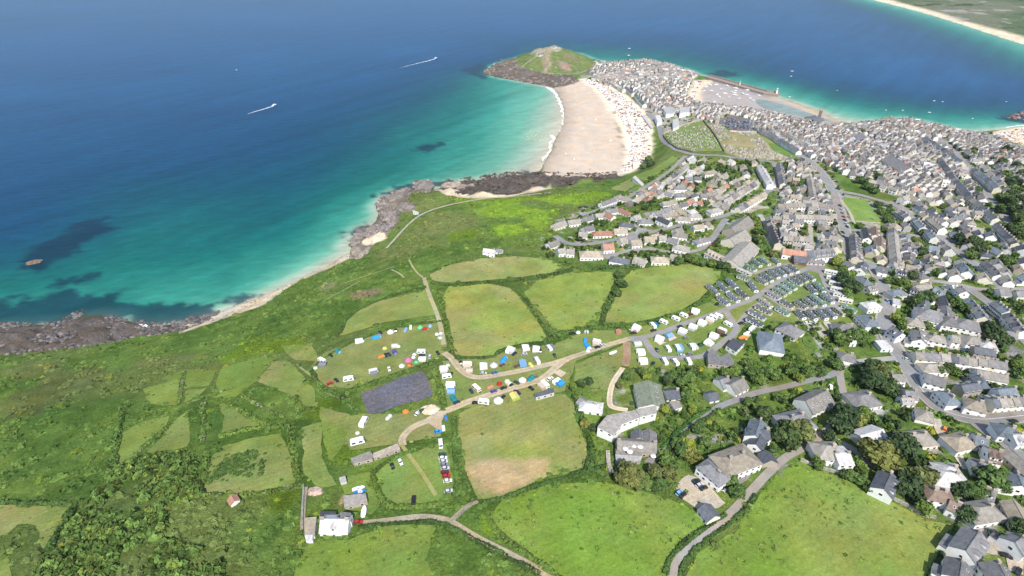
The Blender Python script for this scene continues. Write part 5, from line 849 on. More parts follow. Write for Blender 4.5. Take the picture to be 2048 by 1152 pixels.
TL = {'B': [(600, 890, 7.2, 'olive'), (550, 840, 6, 'olive'), (660, 930, 6, 'olive'), (860, 860, 4.6, 'olive'), (1020, 870, 4, 'olive'), (1150, 650, 5, 'mid'), (1250, 680, 5, 'olive'), (1000, 760, 5, 'mid'), (1100, 560, 4, 'mid'), (1330, 410, 4, 'mid'), (900, 990, 4.5, 'mid'), (760, 960, 5, 'mid'), (950, 690, 4, 'mid'), (1200, 560, 4, 'lime'), (1400, 540, 3.5, 'mid'), (100, 350, 3.6, 'olive'), (200, 400, 3, 'dark'), (1680, 950, 4, 'mid'), (1740, 1080, 4.5, 'mid'), (960, 200, 3.5, 'lime'), (1250, 200, 3, 'lime')],
      'C': [(700, 800, 8, 'dark'), (820, 740, 8, 'olive'), (640, 710, 6, 'dark'), (1320, 580, 8, 'dark'), (1250, 660, 7.5, 'dark'), (1400, 620, 5, 'olive'), (1700, 980, 10, 'olive'), (1600, 920, 6, 'dark'), (1930, 930, 8, 'dark'), (1980, 860, 5, 'dark'), (410, 560, 5, 'dark'), (1110, 790, 4, 'dark'), (1740, 280, 6.5, 'dark'), (1590, 180, 8, 'dark'), (1660, 90, 6, 'mid'), (900, 120, 5, 'mid'), (560, 150, 5, 'mid'), (430, 120, 4.5, 'mid'), (700, 90, 5, 'mid'), (800, 180, 4, 'lime'), (330, 130, 4, 'mid'), (1020, 120, 4, 'dark'), (250, 440, 3.5, 'mid'), (1480, 560, 5, 'mid'), (1000, 1090, 4, 'mid'), (1450, 1130, 4, 'mid')],
      '8': [(860, 180, 7.5, 'dark'), (960, 70, 7, 'olive'), (800, 60, 5, 'mid'), (1010, 420, 4.5, 'mid'), (1450, 480, 5, 'dark'), (1490, 230, 5, 'mid'), (1600, 240, 5, 'mid'), (1740, 80, 6.5, 'mid'), (1640, 60, 5, 'dark'), (1890, 770, 4, 'dark'), (2010, 620, 4.5, 'dark'), (330, 120, 4, 'mid'), (200, 60, 4, 'mid'), (430, 200, 3.5, 'mid'), (1200, 140, 4, 'mid'), (1380, 220, 4.5, 'dark'), (1250, 20, 4, 'mid'), (1880, 180, 4.5, 'mid')],
      '7': [(400, 420, 5.2, 'mid'), (230, 570, 6, 'mid'), (110, 620, 6, 'mid'), (40, 560, 5, 'dark'), (450, 920, 7, 'dark'), (530, 970, 7, 'olive'), (400, 1000, 6, 'dark'), (330, 650, 4, 'mid'), (960, 190, 5.5, 'mid'), (880, 230, 4.5, 'dark'), (1060, 170, 5, 'mid'), (1330, 230, 5.2, 'mid'), (1230, 200, 4.5, 'dark'), (1430, 290, 4.5, 'mid'), (1740, 540, 7, 'dark'), (1820, 620, 7, 'dark'), (1680, 480, 5, 'dark'), (760, 450, 4.2, 'mid'), (680, 390, 4.2, 'lime'), (1150, 950, 4.2, 'mid'), (1250, 940, 5, 'dark'), (1330, 970, 3.6, 'mid'), (180, 340, 4, 'mid'), (1010, 470, 4, 'mid'), (1500, 330, 4, 'mid'), (1980, 880, 4, 'mid'), (60, 880, 5, 'mid'), (700, 200, 3, 'mid'), (260, 70, 6, 'dark'), (210, 20, 5, 'mid')],
      'Q': [(1000, 830, 7, 'dark'), (1060, 790, 6, 'mid'), (1080, 900, 7, 'dark'), (1000, 740, 5, 'mid'), (940, 650, 5, 'lime'), (900, 610, 4, 'lime'), (1040, 980, 5, 'mid'), (60, 230, 5, 'mid'), (90, 310, 4.5, 'lime'), (60, 400, 5, 'dark'), (140, 440, 5, 'lime'), (170, 500, 5, 'mid'), (110, 520, 4.5, 'mid'), (270, 570, 5, 'olive'), (600, 450, 3.5, 'mid'), (500, 390, 3, 'mid'), (550, 240, 3, 'mid'), (1400, 100, 4.5, 'mid'), (1470, 180, 4.5, 'mid'), (1360, 40, 4.5, 'dark'), (1510, 240, 4, 'mid'), (1840, 540, 5.5, 'dark'), (1860, 330, 4, 'mid'), (1740, 800, 5, 'dark'), (1800, 1060, 6, 'dark'), (1900, 1030, 6, 'dark'), (1560, 850, 4.5, 'mid'), (1480, 850, 4, 'mid'), (1650, 850, 4.5, 'mid'), (1180, 270, 4, 'mid'), (2000, 760, 4.5, 'mid'), (1690, 650, 4, 'dark'), (1930, 690, 4, 'mid')],
      '4': [(985, 70, 7, 'mid'), (1010, 100, 6, 'dark'), (950, 120, 6, 'mid'), (1790, 170, 5.5, 'dark'), (1740, 260, 5, 'mid'), (1410, 100, 4.5, 'mid'), (900, 480, 4, 'mid'), (960, 450, 4.5, 'mid'), (870, 530, 4, 'mid'), (1230, 880, 5, 'mid'), (1300, 860, 5, 'dark'), (1360, 875, 5, 'mid'), (1420, 890, 5, 'mid'), (1500, 900, 5, 'mid'), (1560, 910, 4.5, 'dark'), (1610, 920, 4.5, 'dark'), (1880, 640, 5.5, 'mid'), (1900, 730, 5.5, 'mid'), (1850, 570, 5, 'lime'), (1900, 780, 5, 'mid'), (1820, 520, 4, 'mid'), (1130, 470, 3, 'mid'), (1560, 260, 4, 'mid'), (1500, 230, 4, 'mid'), (1400, 400, 4, 'mid'), (1460, 420, 4, 'mid'), (350, 890, 4, 'mid'), (200, 830, 4, 'dark'), (750, 990, 4.5, 'mid'), (780, 1060, 5, 'mid'), (740, 1130, 4.5, 'mid')],
      '5': [(740, 230, 6, 'dark'), (800, 280, 6, 'mid'), (860, 320, 5, 'mid'), (880, 210, 6.5, 'dark'), (700, 60, 5.5, 'mid'), (620, 30, 5, 'mid'), (160, 300, 5, 'mid'), (200, 315, 5, 'mid'), (870, 430, 4, 'mid'), (915, 490, 4, 'mid'), (960, 560, 4, 'mid'), (1240, 650, 4.5, 'mid'), (1670, 730, 7, 'dark'), (1640, 830, 5.5, 'mid'), (1720, 790, 7, 'dark'), (1540, 700, 6, 'dark'), (1900, 870, 5.5, 'mid'), (1860, 790, 5.5, 'dark'), (1950, 400, 8, 'dark'), (1980, 460, 8, 'dark'), (2020, 520, 8, 'dark'), (1990, 610, 7, 'dark'), (2020, 660, 7, 'dark'), (2040, 470, 8, 'dark'), (1900, 370, 7, 'mid'), (1870, 460, 6, 'mid'), (1960, 350, 7, 'dark'), (2030, 390, 8, 'dark'), (1990, 310, 7, 'mid'), (1650, 20, 6, 'mid'), (1690, 310, 5, 'mid'), (1700, 370, 4.5, 'mid'), (260, 250, 4, 'mid'), (630, 130, 4, 'mid'), (560, 150, 4, 'mid')],
      '3': [(1520, 530, 6, 'dark'), (1870, 520, 8, 'dark'), (1800, 570, 6, 'mid'), (1720, 630, 6, 'dark'), (1880, 790, 8, 'mid'), (1950, 860, 9, 'dark'), (330, 330, 6, 'olive'), (280, 320, 5, 'dark'), (380, 860, 6, 'mid'), (440, 780, 6, 'dark'), (270, 600, 5, 'mid'), (150, 560, 5, 'mid'), (1980, 690, 8, 'dark'), (1830, 650, 7, 'mid'), (2040, 780, 8, 'dark'), (730, 300, 5, 'dark'), (690, 290, 4, 'mid'), (1120, 340, 5, 'dark'), (1320, 490, 4, 'mid'), (1380, 520, 4, 'mid')],
      '2': [(1500, 770, 4.5, 'olive'), (1620, 800, 5, 'mid'), (1700, 770, 5, 'dark'), (1560, 790, 4, 'lime'), (1840, 880, 4, 'mid')],
      'G': [(1620, 880, 3.5, 'mid'), (1700, 860, 3.5, 'dark'), (1530, 920, 3, 'mid'), (1590, 1020, 3.4, 'mid')],
      'A': [(760, 690, 3.6, 'lime'), (700, 640, 3, 'mid'), (990, 740, 4, 'dark'), (1040, 700, 4, 'mid'), (1130, 760, 4.5, 'mid'), (1200, 700, 4.5, 'mid'), (1230, 850, 5, 'mid'), (1180, 890, 4, 'mid'), (1600, 660, 4, 'mid'), (1700, 640, 4, 'mid'), (1900, 650, 5, 'mid'), (1980, 720, 5, 'mid'), (1850, 560, 4, 'mid'), (1260, 640, 3.5, 'dark'), (560, 700, 3, 'mid'), (480, 800, 2.6, 'olive')]}
for v, L in TL.items():
    for x, y, r, k in L: p = G1(Z(v, (x, y))[0], r * .9); tree(p[0], p[1], r * .9, k)
# smaller garden trees and shrubs between the houses
for poly, g in TW[1:]:
    lo, hi = poly.min(0), poly.max(0); n = int((hi - lo).prod() / 70); P = nr.uniform(lo, hi, (n, 2)); P = P[sdf(P, poly) < -4]
    for q in NOBUILD: P = P[sdf(P, q, 10) > 4]
    dr, _ = near_road(P)
    for (x, y), d in zip(P, dr):
        if d < 2.5 or len(TREES) >= 330: continue
        r = rng.uniform(2., 3.6)
        if rng.random() > .25 or occ_hit(x, y, r * .5) or not in_view(x, y, H1(x, y)): continue
        if len(TREES) < 300: tree(x, y, r, rng.choice(['mid', 'mid', 'dark', 'olive', 'lime']), 1.1)
def scatter(name, P, rad, hgt, col, label, cat, tmpl, mat='leaf', z0=None, squash=None, sink=.15):
    """many small copies of a leaf clump (or stone) joined into one mesh"""
    n = len(P); nT = len(tmpl); V = []; C = []; Fk = tmpl[0][2] if len(tmpl[0]) > 2 else None; ids = nr.randint(0, nT, n); zz = Hs(P[:, 0], P[:, 1]) if z0 is None else z0
    Fs = []; base = 0
    for k in range(nT):
        m = np.where(ids == k)[0]
        if len(m) == 0: continue
        T, TC, TF = tmpl[k]; a = nr.uniform(0, 6.28, len(m)); ca, sa_ = np.cos(a)[:, None], np.sin(a)[:, None]
        X = (T[None, :, 0] * ca - T[None, :, 1] * sa_) * rad[m][:, None] + P[m, 0][:, None]; Y = (T[None, :, 0] * sa_ + T[None, :, 1] * ca) * rad[m][:, None] + P[m, 1][:, None]; Zz = T[None, :, 2] * hgt[m][:, None] + zz[m][:, None] - sink * hgt[m][:, None]
        V.append(np.stack([X, Y, Zz], -1).reshape(-1, 3)); C.append((TC[None] * col[m][:, None, :]).reshape(-1, 3)); Fs.append((TF[None] + (np.arange(len(m)) * len(T))[:, None, None] + base).reshape(-1, TF.shape[1])); base += len(m) * len(T)
    return stuff(name, np_mesh(name, np.vstack(V), np.vstack(Fs), [M[mat]], np.vstack(C)), label, cat)
def bush_tmpl(seed, n):
    r = np.random.RandomState(seed); d = r.normal(0, 1, (n, 3)); d[:, 2] = np.abs(d[:, 2]); d /= np.linalg.norm(d, axis=1)[:, None]; p = d * r.uniform(.7, 1., n)[:, None]; nrm = d + r.normal(0, .4, (n, 3)); nrm /= np.linalg.norm(nrm, axis=1)[:, None]
    t1 = np.cross(nrm, r.normal(0, 1, (n, 3))); t1 /= np.linalg.norm(t1, axis=1)[:, None]; t2 = np.cross(nrm, t1); s = r.uniform(.3, .55, n)[:, None] * (20 / n) ** .4
    V = np.stack([p - t1 * s - t2 * s, p + t1 * s - t2 * s, p + t1 * s + t2 * s, p - t1 * s + t2 * s], 1).reshape(-1, 3); C = np.repeat(r.uniform(.7, 1.3, n)[:, None], 4, 0).repeat(3, 1)
    return V, C, np.arange(4 * n).reshape(-1, 4)
BT = [bush_tmpl(k, 22) for k in range(6)]; BT2 = [bush_tmpl(20 + k, 34) for k in range(5)]
# scrub over the open hillside
def free_mask(P, pad):
    m = np.ones(len(P), bool)
    for q in FZ: m &= sdf(P, q, 15) > pad
    for q, g in TW: m &= sdf(P, q, 15) > 0
    for q, c_, f, e_ in ZW: m &= sdf(P, q, 15) > 1
    dr, _ = near_road(P); m &= dr > 1.2
    for l_, w_ in PATHW: m &= dpoly(P, l_[::2] if len(l_) > 6 else l_) > w_ / 2 + 1.3
    m &= sdf(P, G([(720, 789), (846, 743), (864, 780), (862, 795), (823, 804), (761, 824), (733, 827)]), 15) > 2
    return m
X, Y = np.meshgrid(np.arange(-420, 330, 3.), np.arange(95, 640, 3.)); P = np.stack([X.ravel(), Y.ravel()], 1) + nr.uniform(-1.4, 1.4, (X.size, 2)); P = P[sdf(P, LAND) < -6]
pr = sstep(.38, .6, fbm(P[:, 0], P[:, 1], 24, 1) * .55 + fbm(P[:, 0], P[:, 1], 9, 701, 2) * .45); P = P[nr.rand(len(P)) < .06 + .6 * pr]; P = P[free_mask(P, -1.2)]
P = P[np.array([in_view(x, y, h) for x, y, h in zip(P[:, 0], P[:, 1], Hs(P[:, 0], P[:, 1]))])]
gc = cover(P); rad = .7 + 2.2 * nr.rand(len(P)) ** 2.2; tn = nr.uniform(.82, 1.2, len(P))[:, None] * np.where(nr.rand(len(P), 1) < .06, np.array((1.5, 1.25, .8)), 1)
scatter('scrub', P, rad, rad * nr.uniform(.3, .6, len(P)), gc * tn * np.array((1, 1, .95)), 'low green bramble and bracken scrub over the open hillside', 'scrub', BT)
THK = G([(225, 935), (290, 912), (375, 905), (400, 920), (405, 990), (330, 1010), (330, 1080), (440, 1120), (450, 1170), (60, 1180), (90, 1120), (160, 1030)]); lo, hi = THK.min(0), THK.max(0)
P = nr.uniform(lo, hi, (3000, 2)); P = P[sdf(P, THK) < 0]; P = P[fbm(P[:, 0], P[:, 1], 14, 720, 3) > .42]; rad = nr.uniform(1.2, 2.8, len(P)); cc = np.array((.082, .135, .03)) * nr.uniform(.6, 1.6, (len(P), 1)) * np.where(nr.rand(len(P), 1) < .2, np.array((1.5, 1.2, 1.1)), 1)
scatter('thicket', P, rad, rad * nr.uniform(.8, 1.2, len(P)), cc, 'dense dark bushes crowding the lower left slope', 'thicket', BT2)
# small trees of the far gardens
GT = []
for k, (poly, g) in enumerate(TW):
    lo, hi = poly.min(0), poly.max(0); P = nr.uniform(lo, hi, (int((hi - lo).prod() / (170 if k == 0 else 60)), 2)); P = P[sdf(P, poly) < -3]
    for q in NOBUILD: P = P[sdf(P, q, 10) > 3]
    dr, _ = near_road(P); GT.append(P[(dr > 2.5) & (fbm(P[:, 0], P[:, 1], 40, 741, 2) > (.52 if k == 0 else .44))])
P = np.vstack(GT); P = P[[not occ_hit(x, y, 1.2) and in_view(x, y, 30) for x, y in P]]; rad = nr.uniform(1.6, 3.6, len(P)); cc = np.where(nr.rand(len(P), 1) < .5, np.array((.045, .075, .022)), np.array((.065, .11, .026))) * nr.uniform(.7, 1.4, (len(P), 1)); print('garden trees', len(P))
CT = []
for k in range(4): V, C = crown_arrays(300 + k, 9, 12, .9, .22); V[:, 2] = V[:, 2] * .8 + .8; CT.append((V, C, np.arange(len(V)).reshape(-1, 4)))
scatter('garden_trees', P, rad, rad, cc, 'small rounded trees and tall bushes scattered through town gardens', 'trees', CT, sink=.05)
# rough tufts in the pastures
TP = []
for k, q in enumerate(FZ):
    if 21 <= k <= 26: continue
    lo, hi = q.min(0), q.max(0); P = nr.uniform(lo, hi, (int((hi - lo).prod() / (5 if k in (8, 9, 10) else 22)), 2)); d = sdf(P, q); ok = d < .5; P, d = P[ok], d[ok]
    pr = .12 + .6 * sstep(-9, 0, d) + .5 * sstep(.5, .68, fbm(P[:, 0], P[:, 1], 18, 751, 3)) * (1 if k in (8, 9, 10) else .35); TP.append(P[nr.rand(len(P)) < pr])
P = np.vstack(TP); P = P[[in_view(x, y, 60) for x, y in P]]; dr, _ = near_road(P); P = P[dr > .5]; rad = nr.uniform(.35, 1.1, len(P)); cc = np.array([(.09, .16, .025), (.16, .25, .03), (.17, .2, .06), (.07, .125, .022)])[nr.randint(0, 4, len(P))] * nr.uniform(.8, 1.2, (len(P), 1)); print('tufts', len(P))
BT0 = [bush_tmpl(60 + k, 7) for k in range(5)]
scatter('rough_grass', P, rad, rad * .35 + .1, cc, 'rough tufts of grass and weeds along pasture edges', 'grass', BT0)
# garden shrubs
GP_ = []
for k, (poly, g) in enumerate(TW):
    lo, hi = poly.min(0), poly.max(0); n = int((hi - lo).prod() / (45 if k == 0 else 12 if k < 4 else 13)); P = nr.uniform(lo, hi, (n, 2)); P = P[sdf(P, poly) < -2]
    for q in NOBUILD: P = P[sdf(P, q, 10) > 1]
    P = P[fbm(P[:, 0], P[:, 1], 12, 731, 2) > (.52 if k == 0 else .48 if k == 1 else .42)]; dr, _ = near_road(P); P = P[dr > 1.5]; GP_.append(P)
P = np.vstack(GP_); P = P[[not occ_hit(x, y, .6) and in_view(x, y, 30) for x, y in P]]; rad = nr.uniform(.9, 2.6, len(P)); cc = np.where(nr.rand(len(P), 1) < .5, SCRUB_A * .9, SCRUB_B * .9) * nr.uniform(.6, 1.4, (len(P), 1)); cc = np.where(nr.rand(len(P), 1) < .06, np.array((.25, .25, .03)), cc)
scatter('garden_shrubs', P, rad, rad * nr.uniform(.6, 1.1, len(P)), cc, 'green garden shrubs growing between the houses', 'shrubs', BT)
print('scrub done')
# ---- hedgerows: each its own thing
def hedge(pts, w=2.6, h=1.7, c=(.06, .105, .024), v='0', stone=0, desc='green hedgerow', den=13, name='hedgerow'):
    L = resample(smooth(G(Z(v, *pts)), 1), 1.0); n = int(len(L) * den); i = nr.randint(0, len(L) - 1, n); f = nr.rand(n)[:, None]; p = L[i] * (1 - f) + L[i + 1] * f; T = L[i + 1] - L[i]; T /= np.maximum(np.linalg.norm(T, axis=1), 1e-6)[:, None]; Nn = np.stack([-T[:, 1], T[:, 0]], 1)
    a = nr.uniform(0, math.pi, n); wv = .55 + .9 * vnoise(p[:, 0] / 5, p[:, 1] / 5, 801); o = np.cos(a) * w / 2 * wv; z = np.sin(a) * h * wv
    c0 = L[0]; P3 = np.column_stack([p + Nn * o[:, None] - c0, Hs(p[:, 0] + Nn[:, 0] * o, p[:, 1] + Nn[:, 1] * o) + z * .9]); z0 = H1(*c0); P3[:, 2] -= z0
    nrm = np.column_stack([Nn * np.cos(a)[:, None], np.sin(a)]) + nr.normal(0, .45, (n, 3)); nrm /= np.linalg.norm(nrm, axis=1)[:, None]; t1 = np.cross(nrm, nr.normal(0, 1, (n, 3))); t1 /= np.linalg.norm(t1, axis=1)[:, None]; t2 = np.cross(nrm, t1); s = nr.uniform(.25, .6, n)[:, None]
    V = np.stack([P3 - t1 * s - t2 * s, P3 + t1 * s - t2 * s, P3 + t1 * s + t2 * s, P3 - t1 * s + t2 * s], 1).reshape(-1, 3); tone = (vnoise(p[:, 0] / 6, p[:, 1] / 6, 811) * .7 + .65)[:, None] * nr.uniform(.75, 1.25, (n, 1)); C = np.repeat(np.array(c) * tone, 4, 0)
    if stone: m = nr.rand(n) < stone; C[np.repeat(m, 4)] = np.array((.3, .28, .24)) * nr.uniform(.7, 1.2)
    o_ = obj(name, np_mesh(name, V, np.arange(len(V)).reshape(-1, 4), [M['leaf']], C), None, (c0[0], c0[1], z0)); mid = L[len(L) // 2]
    return auto(o_, desc, 'hedge', 'field hedges', mid)
DG, MG, YG = (.055, .10, .024), (.075, .13, .028), (.10, .155, .03)
for p, w, h, c in [([(862, 566), (900, 573), (960, 567), (1040, 560), (1110, 550), (1145, 540)], 6, 2.4, DG), ([(862, 545), (905, 527), (960, 514), (1030, 510), (1100, 514), (1130, 530), (1185, 545)], 3, 1.6, MG), ([(878, 578), (884, 612), (894, 655), (906, 705)], 6, 2.2, YG), ([(1038, 578), (1060, 612), (1092, 662), (1102, 675)], 4, 1.7, MG), ([(1243, 548), (1230, 580), (1210, 620), (1202, 652)], 7, 2.2, DG), ([(1096, 682), (1120, 668), (1160, 662), (1205, 652), (1280, 650), (1350, 631), (1402, 606), (1440, 565)], 5, 2.2, MG), ([(910, 716), (985, 717), (1000, 703), (1040, 693), (1092, 687)], 4.5, 2, DG), ([(1200, 538), (1260, 535), (1330, 525), (1420, 522), (1455, 540)], 7, 3, DG), ([(628, 733), (680, 695), (760, 664), (830, 648), (885, 643)], 3.5, 1.4, MG), ([(680, 668), (695, 632), (760, 598), (852, 575)], 4, 1.6, DG), ([(622, 738), (636, 770), (690, 800), (718, 826)], 5, 1.6, MG), ([(700, 782), (760, 764), (830, 738), (885, 718)], 5, 2., MG), ([(868, 740), (882, 780), (888, 812)], 5, 2, YG), ([(906, 835), (912, 880), (922, 940), (948, 1002)], 6, 1.8, MG), ([(1152, 790), (1166, 850), (1186, 900), (1176, 942)], 6, 2.2, DG), ([(958, 1006), (1010, 999), (1090, 964), (1172, 947), (1212, 932)], 3.5, 1.8, DG), ([(745, 950), (757, 985), (772, 1016), (850, 1013), (900, 1005)], 4, 1.6, YG), ([(748, 945), (770, 925), (830, 899)], 4, 1.5, MG), ([(908, 880), (914, 950), (909, 998)], 3.5, 1.4, MG),
    ([(975, 1032), (1000, 1074), (1060, 1114), (1145, 1175)], 3.5, 1.5, YG), ([(1920, 1045), (1890, 1095), (1848, 1175)], 3, 2.4, DG), ([(0, 1004), (140, 1009), (165, 1000)], 3.5, 1.7, DG), ([(147, 1016), (95, 1106)], 5, 2, DG), ([(1330, 1150), (1338, 1118), (1370, 1085), (1410, 1056), (1452, 1030)], 2.2, 1.5, DG), ([(1362, 1150), (1368, 1122), (1392, 1098), (1425, 1070), (1470, 1040), (1512, 990)], 2.0, 1.2, DG), ([(718, 1055), (800, 1046), (880, 1044), (930, 1070), (1000, 1108), (1080, 1150)], 2., 1.2, DG), ([(1455, 545), (1490, 540), (1500, 515), (1540, 500)], 5, 2.5, DG), ([(1180, 545), (1200, 535), (1340, 525)], 4, 2.5, MG), ([(1440, 820), (1384, 856), (1345, 892), (1325, 912)], 2.5, 2, DG), ([(1420, 818), (1380, 842), (1340, 880), (1322, 898)], 3, 1.8, (.05, .12, .025)), ([(1740, 850), (1790, 880), (1800, 890)], 2.5, 2.2, DG), ([(1720, 845), (1745, 868), (1800, 895)], 2.2, 2, DG), ([(1672, 770), (1676, 800), (1668, 822)], 3, 2, DG)]: hedge(p, max(2.2, w * .66), h * .9, c, desc='thick dark green hedge' if c is DG else 'yellow-green hedge bank' if c is YG else 'mid green field hedge')
for p, w, h, st in [([(940, 110), (925, 190), (910, 280)], 2.5, 1.3, .12), ([(950, 272), (1090, 227), (1200, 190)], 2.5, 1.2, .08), ([(1035, 270), (1038, 380), (1030, 480)], 3, 1.4, .1), ([(1230, 230), (1330, 290), (1450, 345)], 2.5, 1.3, .16), ([(870, 290), (700, 350)], 3, 1.4, 0), ([(640, 290), (600, 400), (575, 600)], 4, 2.4, 0), ([(690, 530), (850, 400)], 3, 1.6, .05), ([(1120, 440), (1250, 402), (1480, 387)], 4, 1.6, 0), ([(1480, 390), (1500, 560), (1530, 665)], 4, 1.8, 0), ([(1055, 520), (1040, 680)], 3, 1.5, 0), ([(1030, 738), (1270, 742), (1500, 702), (1550, 690)], 3, 1.5, .03), ([(1390, 395), (1290, 350), (1200, 290), (1100, 265)], 4, 1.5, 0), ([(1500, 240), (1540, 310), (1610, 300)], 4, 1.5, 0)]: hedge(p, w, h * .7, YG if h < 2 else MG, 'L', st, 'low bank hedge round small rough field', 11)
ISL = G1((479, 931)); P = ISL + nr.normal(0, 1, (120, 2)) * np.array((6.5, 6)); rad = nr.uniform(1., 2., len(P)); scatter('scrub', P, rad, rad * .6, np.array(MG) * nr.uniform(.7, 1.2, (len(P), 1)), 'round island of scrub in the middle of a small field', 'scrub', BT)
# stone boundary walls
M['stonewall'] = ground_mat('lichened_stone', .4, .8, (1.5, .4, .1))
def stone_wall(pts, v, w, h, c, desc, name='stone_wall', base=-.3):
    L = resample(smooth(G(Z(v, *pts)), 1), 2.); T = np.gradient(L, axis=0); T /= np.linalg.norm(T, axis=1)[:, None]; Nn = np.stack([-T[:, 1], T[:, 0]], 1); n = len(L); z = Hs(L[:, 0], L[:, 1]); hv = h * (.85 + .3 * vnoise(L[:, 0] / 2, L[:, 1] / 2, 901)); c0 = L[0]; z0 = z[0]; V = []
    for o, zz in ((-w / 2, z + base), (-w / 2 * .8, z + hv), (w / 2 * .8, z + hv * 1.02), (w / 2, z + base)): V.append(np.column_stack([L + Nn * o - c0, zz - z0]))
    V = np.concatenate(V); i = (np.arange(3)[:, None] * n + np.arange(n - 1)[None]).ravel(); F = np.stack([i, i + 1, i + n + 1, i + n], 1)
    o_ = obj(name, np_mesh(name, V, F, [M['stonewall']], plain(c)(V)), None, (c0[0], c0[1], z0)); return auto(o_, desc, 'wall', 'boundary walls', L[n // 2])
for p, v, w, h, c, ds in [([(1600, 921), (1625, 932), (1700, 955), (1752, 985), (1790, 1000), (1850, 1032), (1870, 1036)], '0', 1.2, 1.5, (.36, .33, .27), 'pale stone wall along the top of big pasture'), ([(1326, 270), (1405, 241)], '0', 1., 2.4, (.45, .4, .34), 'stone cemetery wall on its upper seaward side'), ([(1326, 272), (1343, 296), (1384, 306)], '0', 1., 2.4, (.14, .13, .13), 'dark cemetery wall above the bending road'), ([(1406, 242), (1424, 264), (1447, 303)], '0', 1., 2.4, (.16, .15, .14), 'dark wall dividing the two cemetery halves'), ([(1459, 263), (1515, 265)], '0', .8, 2, (.5, .46, .4), 'pale wall between car park and cemetery'), ([(1515, 265), (1600, 310)], '0', .8, 2, (.15, .14, .13), 'dark wall along the cemetery green strip'), ([(950, 1006), (928, 1022), (903, 1046)], '0', .8, 1.2, (.3, .27, .22), 'low wall by the lane junction'), ([(608, 972), (606, 1020), (606, 1062)], '0', .8, 1.3, (.3, .28, .25), 'grey wall left of the lone cottage'), ([(1215, 905), (1217, 935), (1225, 950)], '0', 2.5, 1.6, (.42, .37, .3), 'pale rubble wall left of the hotel terrace')]: stone_wall(p, v, w, h, c, ds)
# ================================================================ vehicles, caravans, tents, boats
PAINT = {'white': (.8, .8, .79), 'cream': (.72, .66, .52), 'silver': (.48, .5, .52), 'grey': (.2, .21, .22), 'black': (.018, .018, .02), 'navy': (.025, .035, .075), 'blue': (.03, .16, .42), 'red': (.42, .025, .02), 'maroon': (.16, .02, .025), 'green': (.03, .09, .05), 'teal': (.02, .22, .25), 'sky blue': (.2, .38, .62), 'yellow': (.62, .58, .18), 'orange': (.7, .22, .04), 'pink': (.5, .17, .3), 'purple': (.1, .08, .32), 'lime': (.38, .52, .1), 'brown': (.16, .09, .06), 'terracotta': (.5, .22, .14), 'beige': (.56, .47, .36), 'mint': (.16, .5, .26), 'pale grey': (.58, .58, .58), 'bright blue': (.03, .3, .72)}
def paint(c):
    k = 'paint_' + c
    if k not in M: M[k] = solid(k.replace(' ', '_'), PAINT[c], .28, .5, .04, 1.)
    return M[k]
def cloth(c):
    k = 'cloth_' + c
    if k not in M: M[k] = solid(k.replace(' ', '_'), tuple(v * .86 for v in PAINT[c]), .8, .2, .18, 1.2)
    return M[k]
M['tyre'] = solid('tyre_rubber', (.02, .02, .02), .9, .1, .1); M['chassis'] = solid('chassis', (.06, .06, .065), .7, .3, .1)
def col_obj(name, me, parent, mat, **kw):
    o = obj(name, me, parent, **kw); o.material_slots[0].link = 'OBJECT'; o.material_slots[0].material = mat; return o
def carbody():
    b = MB(); pr = [(-2.1, .35), (-2.15, .62), (-2.0, .88), (-1.2, .95), (1.0, .95), (1.95, .82), (2.12, .6), (2.05, .35)]; W = .87
    b.loft([[(x, s * W * (1 if abs(x) < 1.8 else .88), z) for x, z in pr] for s in (1, -1)]); rp = [(-1.35, 1.40), (-1.2, 1.47), (.25, 1.47), (.4, 1.40)]
    b.loft([[(x, s * .66, z) for x, z in rp] for s in (1, -1)])
    for x in (-.5,): b.box(x - .05, x + .05, -.8, .8, .95, 1.42)
    return b.mesh('car_body', [paint('white')])
def carglass():
    b = MB(); b.loft([[(-1.85, -.79, .93), (1.05, -.79, .93), (1.05, .79, .93), (-1.85, .79, .93)], [(-1.38, -.64, 1.42), (.42, -.64, 1.42), (.42, .64, 1.42), (-1.38, .64, 1.42)]]); return b.mesh('windows', [M['glass']])
def wheelm(r=.32, w=.2): return MB().tube((0, -w / 2, 0), (0, w / 2, 0), r, r, 10).mesh('wheel', [M['tyre']])
def car(x, y, rz, c, desc=None, z=None, sc=1., name='car'):
    t = thing(name, x, y, rz, H1(x, y) + .24 if z is None else z); col_obj('body', unit('carbody', carbody), t, paint(c)); obj('windows', unit('carglass', carglass), t)
    for px in (-1.3, 1.3):
        for py in (-.78, .78): obj('wheel', unit('wheel', wheelm), t, (px, py, .32))
    t.scale = (sc, sc, sc); return auto(t, desc or f'{c} parked car', 'car', 'parked cars', (x, y))
def vanbody():
    pr = [(-2.6, .4), (-2.65, 2.1), (-2.5, 2.3), (1.5, 2.3), (1.75, 2.15), (2.1, 1.25), (2.6, 1.05), (2.65, .4)]; return MB().loft([[(x, s * .98, z) for x, z in pr] for s in (1, -1)]).mesh('van_body', [paint('white')])
def van(x, y, rz, c, desc):
    t = thing('van', x, y, rz, H1(x, y) + .24); col_obj('body', unit('vanbody', vanbody), t, paint(c)); obj('windscreen', unit('vanglass', lambda: MB().loft([[(1.72, s * .85, 2.14), (2.12, s * .85, 1.27), (2.16, s * .85, 1.29), (1.78, s * .85, 2.17)] for s in (1, -1)]).mesh('windscreen', [M['glass']])), t)
    for px in (-1.7, 1.7):
        for py in (-.88, .88): obj('wheel', unit('wheel', wheelm), t, (px, py, .34))
    return auto(t, desc, 'van', 'parked cars', (x, y))
